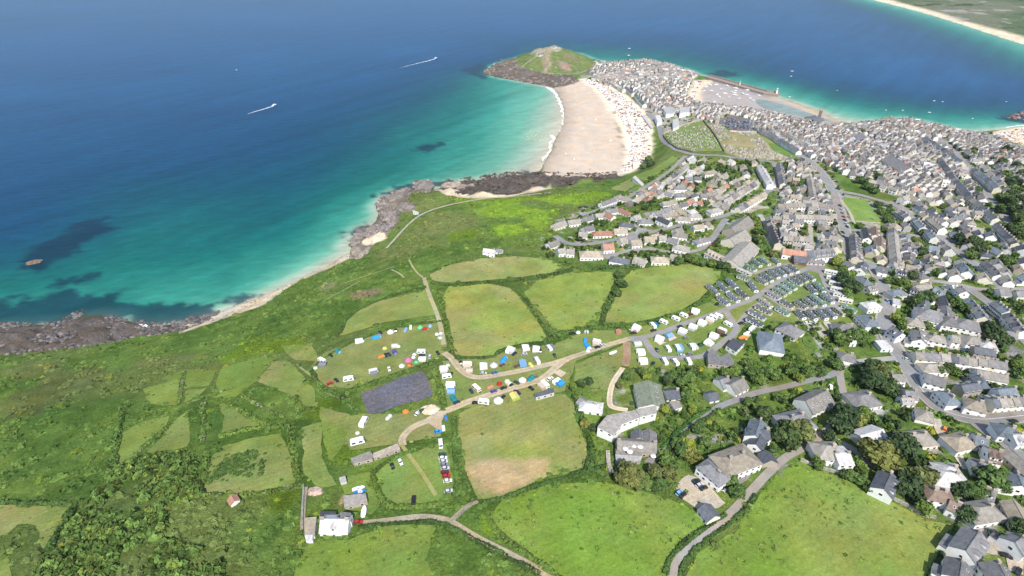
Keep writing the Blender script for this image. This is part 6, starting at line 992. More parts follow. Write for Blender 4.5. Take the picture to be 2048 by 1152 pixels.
# static caravans
M['roof_static'] = solid('caravan_roof_grey', (.11, .12, .14), .5, .3, .12, .8, rnd=.35); M['roof_sgreen'] = solid('caravan_roof_green', (.11, .18, .15), .5, .3, .12, .8, rnd=.25)
def st_body(): return MB().box(-5, 5, -1.6, 1.6, .45, 2.75).loft([[(x, -1.6, 2.749), (x, 1.6, 2.749), (x, 0, 3.15)] for x in (-5, 5)]).mesh('body', [paint('cream')])
def st_roof():
    b = MB()
    for s in (-1, 1): q = [(-5.12, 0, 3.17), (5.12, 0, 3.17), (5.12, s * 1.75, 2.72), (-5.12, s * 1.75, 2.72)]; r = [[p for p in q], [(p[0], p[1], p[2] + .1) for p in q]]; b.loft(r if s > 0 else r[::-1])
    return b.mesh('roof', [M['roof_slate']])
def st_win(): return MB().box(-.75, .75, -.03, .03, -.45, .45).mesh('window', [M['glass']])
def st_skirt(): return MB().box(-4.9, 4.9, -1.5, 1.5, -1.5, .449).mesh('skirt', [M['chassis']])
def st_step(): return MB().box(-.8, .8, -1.1, 0, -1, .3).box(-.8, .8, -1.5, -1.1, -1, .1).mesh('steps', [M['paving']])
def st_vent(): return MB().box(-.35, .35, -.3, .3, 0, .18).mesh('roof_vent', [paint('white')])
def static(v, a, b, rc):
    P = G(Z(v, a, b), 3.); c = P.mean(0); e = P[1] - P[0]; L = np.linalg.norm(e); rz = math.atan2(e[1], e[0]); t = thing('static_caravan', c[0], c[1], rz, H1(c[0], c[1]) + .2); sx = np.clip(L * 1.02, 9., 13) / 10.
    rm = {'d': 'static', 'g': 'sgreen', 'w': 'light', 'k': 'lichen'}[rc]; wall = paint('cream') if rng.random() < .35 else paint('white')
    col_obj('body', unit('stb', st_body), t, wall, scale=(sx, 1, 1)); rf = col_obj('roof', unit('str', st_roof), t, M['roof_' + rm], scale=(sx, 1, 1)); obj('skirt', unit('sts', st_skirt), t, scale=(sx, 1, 1)); obj('steps', unit('stp', st_step), t, (1., -1.6, 0))
    for k in (-3.4, -1., 3.2):
        for s in (-1, 1): obj('window', unit('stw', st_win), t, (k * sx, s * 1.61, 1.75))
    obj('door', unit('door', door_mesh), t, (1. * sx, -1.62, .5)); o = obj('end_window', unit('stw', st_win), t, (5.01 * sx, 0, 1.75), math.pi / 2, (.8, 1, .8))
    for k in (-2, 2): obj('roof_vent', unit('stv', st_vent), rf, (k, .6, 3.03))
    OCC.append((c[0], c[1], 5)); auto(t, {'d': 'dark-roofed', 'g': 'green-roofed', 'w': 'pale-roofed', 'k': 'grey-roofed'}[rc] + ' static caravan', 'static caravan', 'static caravans in the holiday park', c)
for a in """85 480 200 560 d;195 455 305 530 d;295 415 400 495 d;200 600 310 670 d;305 565 415 635 d;400 530 510 600 d;530 440 610 530 d;400 375 530 405 g;400 300 550 350 w;465 250 600 305 g;540 190 660 265 g;645 185 745 245 g;780 190 850 240 g;
610 390 715 450 d;670 355 775 420 d;740 320 845 385 d;810 300 915 360 d;875 280 980 345 d;950 265 1050 325 d;735 550 860 610 k;790 510 920 575 g;850 475 970 540 g;905 440 1030 505 g;970 400 1090 460 d;1040 370 1150 430 d;1120 350 1225 410 d;
1155 480 1245 550 d;1235 455 1335 535 g;1030 650 1145 710 d;1115 620 1240 690 d;1195 590 1340 680 g;1310 575 1425 650 d;1040 750 1120 820 d;1150 750 1245 830 d;1255 740 1360 825 d;1350 730 1450 810 d;1445 710 1550 785 k;1350 318 1450 335 w;1370 380 1475 397 w;1395 438 1510 457 w;1410 500 1530 520 w;1440 557 1560 577 w;1495 622 1615 642 w;1520 690 1670 755 g;650 620 765 700 k;600 700 765 770 d;530 755 700 825 d;505 830 670 900 d;865 640 1000 705 d;815 715 955 780 g""".replace('\n', '').split(';'):
    q = a.split(); static('6', (float(q[0]), float(q[1])), (float(q[2]), float(q[3])), q[4])
# touring caravans
def tc_body():
    pr = [(-2.9, .5), (-3.05, 1.2), (-2.8, 2.3), (-2.3, 2.6), (1.9, 2.6), (2.6, 2.2), (3.0, 1.2), (2.9, .5)]; return MB().loft([[(x, s * 1.12, z) for x, z in pr] for s in (1, -1)]).mesh('body', [paint('white')])
def tc_hitch(): return MB().box(2.9, 4.2, -.08, .08, .45, .58).box(2.9, 3.4, -.5, .5, .45, .9).mesh('drawbar', [M['chassis']])
def awn_mesh():
    b = MB(); b.loft([[(x, -1.12, 2.35), (x, -3.6, 1.8), (x, -3.7, 0), (x, -3.6, 0), (x, -3.5, 1.7), (x, -1.12, 2.25)] for x in (-2.3, 2.3)]); 
    for x in (-2.3, 2.3): b.face([(x, -1.12, 2.3), (x, -3.55, 1.75), (x, -3.6, 0), (x, -1.12, 0)])
    return b.mesh('awning', [cloth('white')])
def caravan(x, y, rz, c='white', awn=None, desc=None, sc=1.):
    t = thing('touring_caravan', x, y, rz, H1(x, y) + .22); col_obj('body', unit('tcb', tc_body), t, paint(c)); obj('drawbar', unit('tch', tc_hitch), t)
    for s in (-1, 1):
        for k in (-1.6, 1.3): obj('window', unit('stw', st_win), t, (k, s * 1.12, 1.7))
        obj('wheel', unit('wheel', wheelm), t, (-.2, s * 1.0, .32))
    obj('roof_vent', unit('stv', st_vent), t, (-.4, 0, 2.6)); obj('front_window', unit('stw', st_win), t, (2.84, 0, 1.7), math.pi / 2, (1.2, 1, 1.))
    if awn: col_obj('awning', unit('awn', awn_mesh), t, cloth(awn))
    t.scale = (sc, sc, sc); return auto(t, desc or (f'{c} touring caravan' + (f' with {awn} awning' if awn else '')), 'caravan', 'touring caravans on pitches', (x, y))
# tents
def arch(r, x, n=8, hz=1.): return [(x, math.cos(math.pi * k / n) * r, math.sin(math.pi * k / n) * r * hz) for k in range(n + 1)]
def tunnel_mesh(): return MB().loft([arch(.3, -3, 8, .8), arch(1.3, -2.3), arch(1.6, -1.2, 8, 1.1), arch(1.45, 0, 8, 1.1), arch(1.6, 1.2, 8, 1.15), arch(1.55, 2.2, 8, 1.15)]).mesh('canopy', [cloth('blue')])
def porch_mesh(): return MB().loft([arch(1.5, 2.22, 8, 1.12), arch(1.3, 2.9, 8, .9), arch(.9, 3.2, 8, .3)]).mesh('porch', [cloth('white')])
def tdoor_mesh(): return MB().loft([[(2.3, -.5, 0), (2.3, .5, 0), (2.26, 0, 1.35)], [(2.2, -.5, 0), (2.2, .5, 0), (2.2, 0, 1.35)]]).mesh('door_panel', [cloth('grey')])
def dome_mesh():
    b = MB(); R_ = []
    for z, r in ((0, 1.6), (.5, 1.5), (1.0, 1.1), (1.3, .6), (1.4, .1)): R_.append([(math.cos(k * math.tau / 8) * r, math.sin(k * math.tau / 8) * r, z) for k in range(8)])
    return b.loft(R_).mesh('canopy', [cloth('green')])
def dome_band(): return MB().loft([[(x * 1.02, -.35, z * 1.02 + .01), (x * 1.02, .35, z * 1.02 + .01)][::1] for x, z in ((-1.62, 0), (-1.5, .5), (-1.1, 1.02), (0, 1.44), (1.1, 1.02), (1.5, .5), (1.62, 0))], caps=False).mesh('flysheet_band', [cloth('grey')])
def bell_mesh():
    b = MB(); r8 = lambda r, z: [(math.cos(k * math.tau / 10) * r, math.sin(k * math.tau / 10) * r, z) for k in range(10)]; return b.loft([r8(2.4, 0), r8(2.3, .7), r8(.9, 1.9), r8(.05, 2.9)]).mesh('canopy', [cloth('white')])
def bell_door(): return MB().loft([[(2.45, -.6, 0), (2.45, .6, 0), (1.35, 0, 1.75)], [(2.2, -.6, 0), (2.2, .6, 0), (1.2, 0, 1.7)]]).mesh('door_panel', [cloth('beige')])
def frame_mesh(): return MB().loft([[(x, -2, 0), (x, -2, 1.5), (x, 0, 2.3), (x, 2, 1.5), (x, 2, 0)] for x in (-2.3, 2.3)]).mesh('canopy', [cloth('white')])
def frame_front(): return MB().loft([[(2.31, -1.9, 0), (2.31, -1.9, 1.4), (2.31, 0, 2.1), (2.31, 1.9, 1.4), (2.31, 1.9, 0)], [(2.4, -1.9, 0), (2.4, -1.9, 1.4), (2.4, 0, 2.1), (2.4, 1.9, 1.4), (2.4, 1.9, 0)]]).mesh('front_panel', [cloth('grey')])
TK = {'tunnel': (tunnel_mesh, porch_mesh, 'porch'), 'dome': (dome_mesh, dome_band, 'flysheet_band'), 'bell': (bell_mesh, bell_door, 'door_panel'), 'frame': (frame_mesh, frame_front, 'front_panel')}
def tent(x, y, rz, c, kind='tunnel', c2='grey', sc=1., desc=None):
    a, b, nm = TK[kind]; t = thing('tent', x, y, rz, H1(x, y) + .22); col_obj('canopy', unit('tent' + kind, a), t, cloth(c)); col_obj(nm, unit('tp' + kind, b), t, cloth(c2))
    if kind == 'tunnel': obj('door_panel', unit('tdoor', tdoor_mesh), t, (.98, 0, 0))
    t.scale = (sc, sc, sc); return auto(t, desc or f"{c} {'pointed bell' if kind == 'bell' else kind} tent", 'tent', 'tents on the camp field', (x, y))
def P_(v, x, y): return G1(Z(v, (x, y))[0], .8)
def put(f, v, x, y, deg, *a, **k): p = P_(v, x, y); return f(p[0], p[1], R(deg), *a, **k)
# camp field on the left
for f, x, y, d, a, k in [(tent, 815, 395, 20, ('bright blue',), dict(sc=1.15, c2='sky blue')), (tent, 630, 440, 15, ('white', 'frame'), dict(sc=1.1, c2='white')), (tent, 665, 435, 15, ('white', 'dome'), {}), (car, 858, 345, -45, ('black',), {}), (tent, 965, 340, 60, ('white', 'bell', 'pale grey'), {}), (car, 1020, 325, 100, ('black',), {}), (tent, 1125, 315, 80, ('sky blue',), dict(sc=.8)), (caravan, 1182, 295, 95, (), dict(sc=.7)), (tent, 1280, 290, 40, ('mint', 'bell', 'white'), dict(sc=.9)), (tent, 1335, 305, 0, ('red', 'tunnel', 'terracotta'), dict(sc=.8)), (tent, 1388, 275, 90, ('sky blue', 'dome', 'white'), dict(sc=1.1)), (tent, 1460, 360, 0, ('white', 'dome', 'pale grey'), {}), (tent, 1500, 350, 20, ('white', 'dome', 'mint'), {}), (tent, 1490, 400, 70, ('white', 'dome', 'mint'), {}), (tent, 405, 545, -40, ('teal', 'tunnel', 'sky blue'), {}), (car, 330, 590, -50, ('black',), {}), (caravan, 235, 650, -30, (), {}), (tent, 245, 688, 0, ('grey', 'frame', 'grey'), {}), (tent, 165, 720, 0, ('white', 'dome', 'beige'), {}), (tent, 1010, 490, 10, ('pale grey', 'frame', 'grey'), dict(sc=.9)), (tent, 1048, 490, 10, ('white', 'dome', 'beige'), {}), (tent, 905, 510, 0, ('yellow', 'dome', 'lime'), dict(sc=1.2)), (tent, 1010, 555, -60, ('purple',), {}), (car, 915, 590, -60, ('black',), {}), (car, 950, 580, -50, ('navy',), {}), (tent, 865, 600, 30, ('orange', 'tunnel', 'beige'), dict(sc=.8)),
    (tent, 1220, 575, 0, ('white', 'dome', 'grey'), {}), (tent, 1210, 605, 0, ('white', 'dome', 'grey'), {}), (caravan, 1295, 558, 0, (), {}), (car, 1300, 592, 5, ('black',), {}), (tent, 1305, 632, 0, ('white', 'frame', 'white'), {}), (car, 1385, 600, 90, ('silver',), {}), (tent, 1155, 640, 0, ('pink', 'bell', 'pink'), dict(sc=1.1)), (tent, 1240, 655, 0, ('mint', 'dome', 'green'), dict(sc=1.2)), (tent, 1165, 690, 0, ('orange', 'dome', 'red'), {}), (tent, 1085, 700, 0, ('white', 'bell', 'grey'), dict(sc=.8)), (car, 1470, 565, -60, ('black',), {}), (tent, 1465, 625, 20, ('lime', 'tunnel', 'lime'), dict(sc=.7)), (caravan, 785, 765, 20, ('pale grey', 'grey'), {}), (car, 950, 735, -70, ('white',), {}), (car, 320, 890, 30, ('red',), {}), (car, 388, 855, -45, ('black',), {}), (caravan, 520, 850, 15, (), dict(sc=1.1))]: put(f, 'F', x, y, d, *a, **k)
# pitches along the camp tracks
for f, x, y, d, a, k in [(caravan, 150, 735, 5, ('pale grey', 'pale grey'), {}), (car, 210, 785, 20, ('black',), {}), (caravan, 180, 822, 15, (), {}), (caravan, 220, 905, 0, ('white', 'white'), {}), (tent, 225, 975, 0, ('sky blue', 'frame', 'grey'), {}), (tent, 252, 1050, -60, ('teal', 'tunnel', 'teal'), dict(sc=1.1)), (car, 285, 1092, 30, ('navy',), {}), (tent, 190, 690, 10, ('white', 'dome', 'grey'), {}), (car, 328, 668, 100, ('black',), {}), (caravan, 400, 690, 0, ('white', 'beige'), {}), (tent, 420, 752, 0, ('beige', 'frame', 'pale grey'), dict(sc=.9)), (caravan, 550, 715, 95, ('white', 'white'), {}), (car, 570, 780, 0, ('silver',), {}), (tent, 680, 695, 90, ('pale grey', 'bell', 'green'), dict(sc=1.1)), (car, 690, 775, 20, ('blue',), {}), (tent, 785, 640, 65, ('bright blue', 'tunnel', 'white'), dict(sc=1.1)), (car, 770, 692, 40, ('brown',), {}), (caravan, 840, 540, 70, ('white', 'pale grey'), dict(sc=1.1)), (car, 900, 572, 50, ('black',), {}), (caravan, 1000, 520, 100, ('white', 'white'), {}), (car, 1005, 577, 15, ('silver',), {}), (caravan, 1112, 530, 85, ('pale grey', 'white'), {}), (tent, 1160, 500, 90, ('green', 'tunnel', 'green'), dict(sc=.8)), (car, 1176, 542, 90, ('black',), {}), (caravan, 1270, 520, 115, ('pale grey', 'grey'), {}), (car, 1330, 590, 100, ('navy',), {}), (tent, 990, 680, 100, ('sky blue', 'frame', 'pale grey'), dict(sc=1.1)), (car, 930, 702, 30, ('brown',), {}), (tent, 1078, 690, 120, ('yellow', 'tunnel', 'yellow'), dict(sc=.8)), (caravan, 1140, 655, 110, ('pale grey',), dict(sc=1.1)),
    (caravan, 495, 950, -50, ('cream',), dict(sc=1.1)), (car, 440, 972, -60, ('navy',), {}), (tent, 640, 925, 30, ('terracotta', 'tunnel', 'terracotta'), dict(sc=.8)), (car, 680, 972, 20, ('purple',), dict(desc='purple parked car')), (tent, 740, 890, 0, ('red', 'bell', 'red'), dict(sc=.75)), (tent, 838, 880, -55, ('cream', 'tunnel', 'black'), dict(sc=1.1)), (car, 785, 938, 25, ('black',), {}), (car, 925, 880, -40, ('green',), {}), (tent, 985, 852, 0, ('white', 'bell', 'pale grey'), {}), (tent, 1075, 835, 60, ('teal', 'tunnel', 'teal'), {}), (tent, 1140, 812, 0, ('brown', 'dome', 'beige'), dict(sc=.8)), (tent, 730, 1070, 0, ('white', 'bell', 'grey'), dict(sc=1.2)), (car, 777, 1038, 60, ('black',), {}), (caravan, 575, 1095, -10, (), dict(sc=1.1)), (car, 486, 1096, 0, ('black',), {}), (tent, 900, 1035, -65, ('yellow', 'frame', 'lime'), dict(sc=1.15)), (car, 940, 987, -50, ('navy',), {}), (tent, 908, 968, 0, ('maroon', 'dome', 'maroon'), dict(sc=.8)), (car, 1080, 942, -50, ('black',), {}), (caravan, 1225, 910, -55, ('white', 'beige'), dict(sc=1.1)), (car, 1282, 842, 40, ('white',), dict(sc=1.1)), (caravan, 1350, 875, 40, (), {}), (tent, 1390, 892, 40, ('bright blue', 'frame', 'sky blue'), dict(sc=.9)), (car, 1520, 355, 10, ('black',), {}), (tent, 1580, 340, 0, ('white', 'dome', 'pale grey'), dict(sc=1.1)), (tent, 1670, 335, 80, ('pale grey', 'dome', 'grey'), dict(sc=1.2)), (tent, 1653, 430, 80, ('bright blue', 'tunnel', 'blue'), dict(sc=.8)), (tent, 1680, 490, -70, ('bright blue', 'tunnel', 'white'), dict(sc=1.1)), (tent, 1685, 538, 0, ('white', 'dome', 'white'), {}), (caravan, 1780, 452, -20, ('white', 'beige'), {}), (car, 1787, 502, 20, ('black',), {}), (car, 1840, 480, 25, ('silver',), {}), (tent, 2010, 342, 90, ('terracotta', 'frame', 'white'), dict(sc=.9)), (tent, 2008, 305, 0, ('navy', 'dome', 'navy'), {})]: put(f, 'G', x, y, d, *a, **k)
# touring pitches with hard standings
sheetn = 0
def pad(v, pts, c, name='pitch_slab'):
    sheet(name, G(Z(v, *pts)), M['track'], plain(c), .34, 3.)
pad('G', [(1325, 785), (1375, 745), (1450, 780), (1400, 830)], (.5, .4, .29)); pad('A', [(570, 215), (640, 165), (720, 195), (640, 260)], (.55, .42, .36)); pad('A', [(835, 320), (900, 345), (985, 345), (905, 380)], (.55, .42, .36)); pad('A', [(960, 260), (1030, 240), (1085, 300), (1010, 335)], (.55, .42, .36)); pad('A', [(1760, 290), (1830, 250), (1880, 270), (1830, 330)], (.5, .42, .36))
for x, y, d, aw in [(660, 190, -40, 'white'), (830, 172, 110, 'teal'), (945, 135, -40, None), (1075, 100, -40, None), (1160, 65, -40, None), (1285, 15, -30, 'white'), (905, 310, -35, 'white'), (1150, 230, -40, 'pale grey'), (1260, 185, -40, 'pale grey'), (1360, 140, -40, 'white'), (1440, 110, -40, 'beige'), (1475, 85, -40, None), (1530, 72, -40, None), (1485, 280, -40, 'white'), (1570, 225, -40, 'brown'), (1630, 160, -50, None), (990, 420, 100, None), (1090, 410, 100, 'sky blue'), (1245, 400, 100, 'pale grey'), (1410, 350, 40, 'white'), (700, 450, 0, 'white'), (725, 545, 0, 'white'), (955, 555, 100, None), (1070, 565, 105, None), (1210, 555, 95, None), (1890, 205, 40, None)]: put(caravan, 'A', x, y, d, 'white', aw, sc=1.02)
for f, x, y, d, a, k in [(tent, 1000, 275, 30, ('sky blue', 'frame', 'grey'), {}), (tent, 665, 365, 10, ('pale grey', 'frame', 'grey'), dict(sc=1.1)), (car, 625, 245, 10, ('black',), {}), (car, 838, 216, 20, ('black',), {}), (car, 880, 135, -60, ('black',), {}), (car, 1230, 45, 20, ('maroon',), {}), (car, 1120, 175, 25, ('black',), {}), (car, 1138, 482, 0, ('silver',), {}), (car, 1225, 468, 10, ('grey',), {}), (car, 832, 572, 60, ('black',), {}), (car, 876, 425, 90, ('navy',), {}), (car, 1180, 298, 10, ('grey',), {}), (car, 1590, 270, 20, ('black',), {}), (tent, 1340, 370, 0, ('green', 'dome', 'green'), dict(sc=1.2)), (tent, 1445, 335, 0, ('navy', 'dome', 'navy'), {}), (tent, 1115, 430, 0, ('sky blue', 'frame', 'sky blue'), dict(sc=.8)), (tent, 645, 355, 0, ('navy', 'dome', 'grey'), {}), (tent, 640, 225, 0, ('pink', 'dome', 'pink'), dict(sc=.8))]: put(f, 'A', x, y, d, *a, **k)
# lower field with the row of cars
put(van, 'H', 1502, 475, -80, 'white', 'long white van at the top of the car row')
for x, y, d, c in [(1520, 580, 5, 'green'), (1525, 618, 5, 'white'), (1535, 655, 5, 'silver'), (1540, 690, 5, 'grey'), (1550, 727, 5, 'silver'), (1545, 770, 10, 'maroon'), (1560, 812, 5, 'red'), (1575, 862, 8, 'white'), (1585, 972, 15, 'silver'), (985, 705, -65, 'black'), (1070, 660, -60, 'white'), (1255, 140, 60, 'white'), (1300, 112, 40, 'green'), (1555, 190, -75, 'blue'), (1530, 300, -80, 'white'), (1470, 335, 0, 'bright blue')]: put(car, 'H', x, y, d, c)
put(van, 'H', 1215, 1078, 95, 'black', 'lone black van at the bottom of the parking field')
for x, y, d in [(615, 455, 20), (682, 245, 80)]: put(caravan, 'H', x, y, d, 'white', sc=1.25)
put(tent, 'H', 1125, 118, 0, 'orange', 'bell', 'beige', .8); put(tent, 'H', 945, 180, 60, 'pale grey', 'tunnel', 'grey', .8); put(tent, 'H', 612, 345, 0, 'white', 'dome', 'white', .8); put(car, 'E', 832, 576, 0, 'red')
for x, y, d, c in [(1295, 972, 25, 'black'), (1330, 1012, 25, 'silver'), (1372, 1045, 25, 'black'), (1112, 1092, 40, 'sky blue'), (1152, 1122, 40, 'black'), (1562, 1052, -40, 'white')]: put(car, 'B', x, y, d, c)
for v, L in {'C': [(1130, 285, 70, 'white'), (1110, 650, 30, 'navy'), (1150, 830, 20, 'grey'), (910, 970, 45, 'red')], 'D': [(280, 265, -60, 'white'), (265, 290, -60, 'black'), (745, 735, 45, 'orange'), (800, 742, 10, 'black'), (870, 520, -5, 'black'), (645, 285, 10, 'black'), (590, 265, 10, 'grey'), (1480, 650, 0, 'black'), (600, 870, 0, 'silver')], '8': [(1690, 690, 60, 'green'), (1775, 745, 60, 'navy'), (1860, 935, -30, 'black'), (1950, 490, -50, 'white'), (1990, 1100, 40, 'black')], '7': [(600, 225, -50, 'black'), (655, 245, -50, 'white'), (920, 725, 5, 'black'), (1050, 730, 5, 'black'), (1240, 745, 5, 'grey'), (1420, 765, 5, 'teal'), (1500, 790, 0, 'black'), (1600, 790, 0, 'black'), (575, 575, -70, 'white'), (800, 845, -30, 'silver'), (1720, 260, -45, 'white'), (1790, 340, -45, 'white'), (1830, 400, -45, 'silver'), (1870, 470, -45, 'silver'), (1930, 510, -45, 'white'), (1975, 560, -45, 'yellow'), (1640, 290, -45, 'white'), (1310, 375, 0, 'silver')], '6': [(1140, 885, 0, 'white'), (1180, 880, 0, 'silver'), (1240, 885, 0, 'white'), (1205, 960, 20, 'black'), (440, 885, 30, 'black'), (490, 890, 30, 'grey'), (2000, 650, -80, 'sky blue'), (1060, 880, 0, 'black'), (180, 680, 45, 'black'), (215, 690, 45, 'grey')], '4': [(1490, 765, 45, 'red'), (1510, 745, 45, 'maroon'), (1530, 725, 45, 'navy'), (1545, 710, 45, 'black'), (440, 460, 10, 'black'), (490, 455, 10, 'navy'), (540, 450, 10, 'grey'), (580, 450, 10, 'black'), (470, 470, 10, 'silver')], 'Q': [(960, 60, -70, 'black'), (975, 100, -70, 'silver'), (985, 140, -70, 'grey'), (1000, 180, -70, 'red'), (1010, 215, -70, 'black'), (1025, 255, -70, 'silver'), (1035, 285, -75, 'black'), (990, 345, -80, 'black'), (1000, 390, -80, 'navy')]}.items():
    for x, y, d, c in L: put(car, v, x, y, d, c)
for k in range(120):          # cars packed in the car park behind the cemetery
    u_, w_ = rng.random(), rng.random(); a = Z('R', (1510 + 500 * u_, 650 + 150 * w_ - 60 * (1 - u_) * (1 - w_)))[0]; p = G1(a)
    if k < 70: p = (round(p[0] / 3.) * 3., round(p[1] / 6.) * 6.); car(p[0], p[1], R(90), rng.choice(['white', 'silver', 'grey', 'black', 'navy', 'red', 'blue']))
print('vehicles')
# ---- boats
def hull(L=5., W=1.9, D=.9):
    b = MB(); R_ = []
    for x, w, k in ((-.5, .8, .25), (-.25, 1., .1), (.1, 1., .05), (.35, .7, .15), (.5, .06, .45)): R_.append([(x * L, -w * W / 2, D), (x * L, -w * W / 2 * .7, D * (.3 + k * .5)), (x * L, 0, D * k), (x * L, w * W / 2 * .7, D * (.3 + k * .5)), (x * L, w * W / 2, D), (x * L, 0, D * .8)])
    return b.loft(R_)
def boat(x, y, rz, c='white', sc=1., z=None, cabin=True, mast=False, desc=None, group='boats resting in the harbour', c2='white', name='boat'):
    t = thing(name, x, y, rz, z if z is not None else H1(x, y) + .22); col_obj('hull', unit('hull', lambda: hull().mesh('hull', [paint('white')])), t, paint(c)); 
    if cabin: cb = col_obj('cabin', unit('cabin', lambda: MB().loft([[(-.9, -.6, .8), (.9, -.5, .8), (.9, .5, .8), (-.9, .6, .8)], [(-.8, -.5, 1.6), (.5, -.4, 1.6), (.5, .4, 1.6), (-.8, .5, 1.6)]]).mesh('cabin', [paint('white')])), t, paint(c2)); obj('window', unit('bw', lambda: MB().box(-.6, .3, -.56, .56, 1.2, 1.45).mesh('window', [M['glass']])), cb)
    else: obj('thwart', unit('thw', lambda: MB().box(-.2, .2, -.8, .8, .6, .7).box(-1.6, -1.2, -.75, .75, .6, .7).mesh('thwart', [M['roof_brown']])), t)
    if mast: obj('mast', unit('mast', lambda: MB().tube((.3, 0, .7), (.3, 0, 7), .07, .04, 6).mesh('mast', [paint('silver')])), t)
    t.scale = (sc, sc, sc); return auto(t, desc or f'{c} small boat', 'boat', group, (x, y))
put(boat, 'E', 895, 465, 95, 'white', 1.2, desc='upturned-looking white boat beside the lone cottage', cabin=False, group='boats on land'); put(boat, 'E', 840, 222, 20, 'white', 1.2, desc='white boat parked above the old barn', group='boats on land'); put(boat, 'E', 858, 256, 15, 'blue', 1.2, desc='blue boat parked above the old barn', group='boats on land'); put(boat, 'A', 410, 458, 30, 'white', 1.2, cabin=False, desc='white open boat on the grass below the camp track', group='boats on land', c2='red'); put(boat, 'A', 1835, 250, 35, 'white', 1.2, desc='white boat on a trailer by the amenity block', group='boats on land'); put(boat, 'A', 1800, 300, 15, 'orange', 1.4, desc='orange boat by the dark amenity block', group='boats on land', cabin=False)
for x, y, c in [(580, 435, 'white'), (655, 435, 'white'), (710, 375, 'white'), (640, 375, 'white'), (800, 380, 'pale grey'), (720, 475, 'white'), (735, 500, 'white'), (800, 465, 'white'), (845, 505, 'beige'), (915, 410, 'white'), (912, 435, 'white'), (905, 460, 'white'), (908, 482, 'white'), (1040, 432, 'white'), (1035, 480, 'white'), (1070, 515, 'white'), (1100, 537, 'white'), (1160, 487, 'white'), (820, 385, 'white'), (950, 520, 'pale grey'), (690, 555, 'white'), (600, 400, 'pale grey'), (760, 420, 'pale grey'), (990, 470, 'pale grey'), (870, 450, 'pale grey')]: put(boat, '2', x, y, rng.uniform(-60, 60), c, rng.uniform(1.3, 2.1), mast=rng.random() < .4)
for v, L in {'2': [(1515, 228, 2.2), (1505, 282, 1.6), (1490, 500, 1.5), (1998, 432, 1.2), (1435, 148 - 100 + 100, 1.3)][:4], '1': [(1435, 150, 2.4), (1430, 205, 2.6)], '3': [(1040, 135, 1.8), (575, 110, 1.3), (1090, 12, 1.8), (755, 112, 1.4), (1500, 200, 1.3), (1180, 20, 1.3), (1860, 20, 1.2)], '0': [(473, 140, 1.4)]}.items():
    for x, y, s in L: p = unproj(Z(v, (x, y)), 0)[0]; boat(p[0], p[1], rng.uniform(-.4, .4), rng.choice(['white', 'white', 'navy' if (v, x) == ('1', 1430) else 'white']), s * .58, -.15 * s, group='boats afloat', desc='white boat afloat on the bay')
# two motor boats with their wakes
M['foam'] = solid('sea_foam', (.85, .87, .87), .7, .2, .25, .4)
def ribbon(name, pts, w0, w1, z=.06, label=None, cat='foam'):
    P = resample(smooth(unproj(pts, 0), 2), 3.); T = np.gradient(P, axis=0); T /= np.maximum(np.linalg.norm(T, axis=1), 1e-9)[:, None]; Nn = np.stack([-T[:, 1], T[:, 0]], 1); n = len(P); w = np.linspace(w0, w1, n) * (.35 + 1.3 * vnoise(P[:, 0] / 4, P[:, 1] / 4, 950)); off = (vnoise(P[:, 0] / 9, P[:, 1] / 9, 951) - .5) * (w0 + w1) * .8
    V = np.vstack([P + Nn * (off - w / 2)[:, None], P + Nn * (off + w / 2)[:, None]]); i = np.arange(n - 1); F = np.stack([i, i + 1, i + n + 1, i + n], 1); a = V[F]; fl = np.cross(a[:, 1] - a[:, 0], a[:, 2] - a[:, 1]) < 0; F[fl] = F[fl][:, ::-1]
    c0 = P[0]; o = obj(name, np_mesh(name, np.column_stack([V - c0, np.full(2 * n, z)]), F, [M['foam']]), None, (c0[0], c0[1], 0)); o['kind'] = 'structure'; return o
for (bx, by, wk) in ((872, 117, [(870, 118), (850, 123), (825, 129), (800, 136)]), (549, 211, [(547, 212), (530, 217), (510, 223), (495, 228)])):
    p = unproj([(bx, by)], 0)[0]; q = unproj([wk[1]], 0)[0]; boat(p[0], p[1], math.atan2(p[1] - q[1], p[0] - q[0]), 'white', 2., -.3, desc='white motor boat speeding with a wake ' + ('north of the beach' if bx > 800 else 'far out on the left'), group='motor boats under way'); ribbon('boat_wake', wk, 3.2, .4)
for pts, a, b in [([(1090, 172), (1104, 178), (1112, 190), (1120, 203), (1124, 215), (1127, 235), (1125, 255), (1122, 265)], 5, 2.5), ([(1106, 270), (1105, 280), (1101, 287)], 6, 2), ([(1103, 288), (1098, 303), (1086, 321)], 2.5, 3.5), ([(1095, 176), (1106, 184), (1113, 196)], 2.5, 1.5), ([(195, 644), (215, 646)], 3, 2), ([(270, 651), (290, 653), (310, 655)], 4, 2.5), ([(570, 577), (590, 565)], 1.5, 1), ([(2010, 255), (2048, 250)], 2, 2)]: ribbon('breaking_wave', pts, a, b, .12)
print('boats')
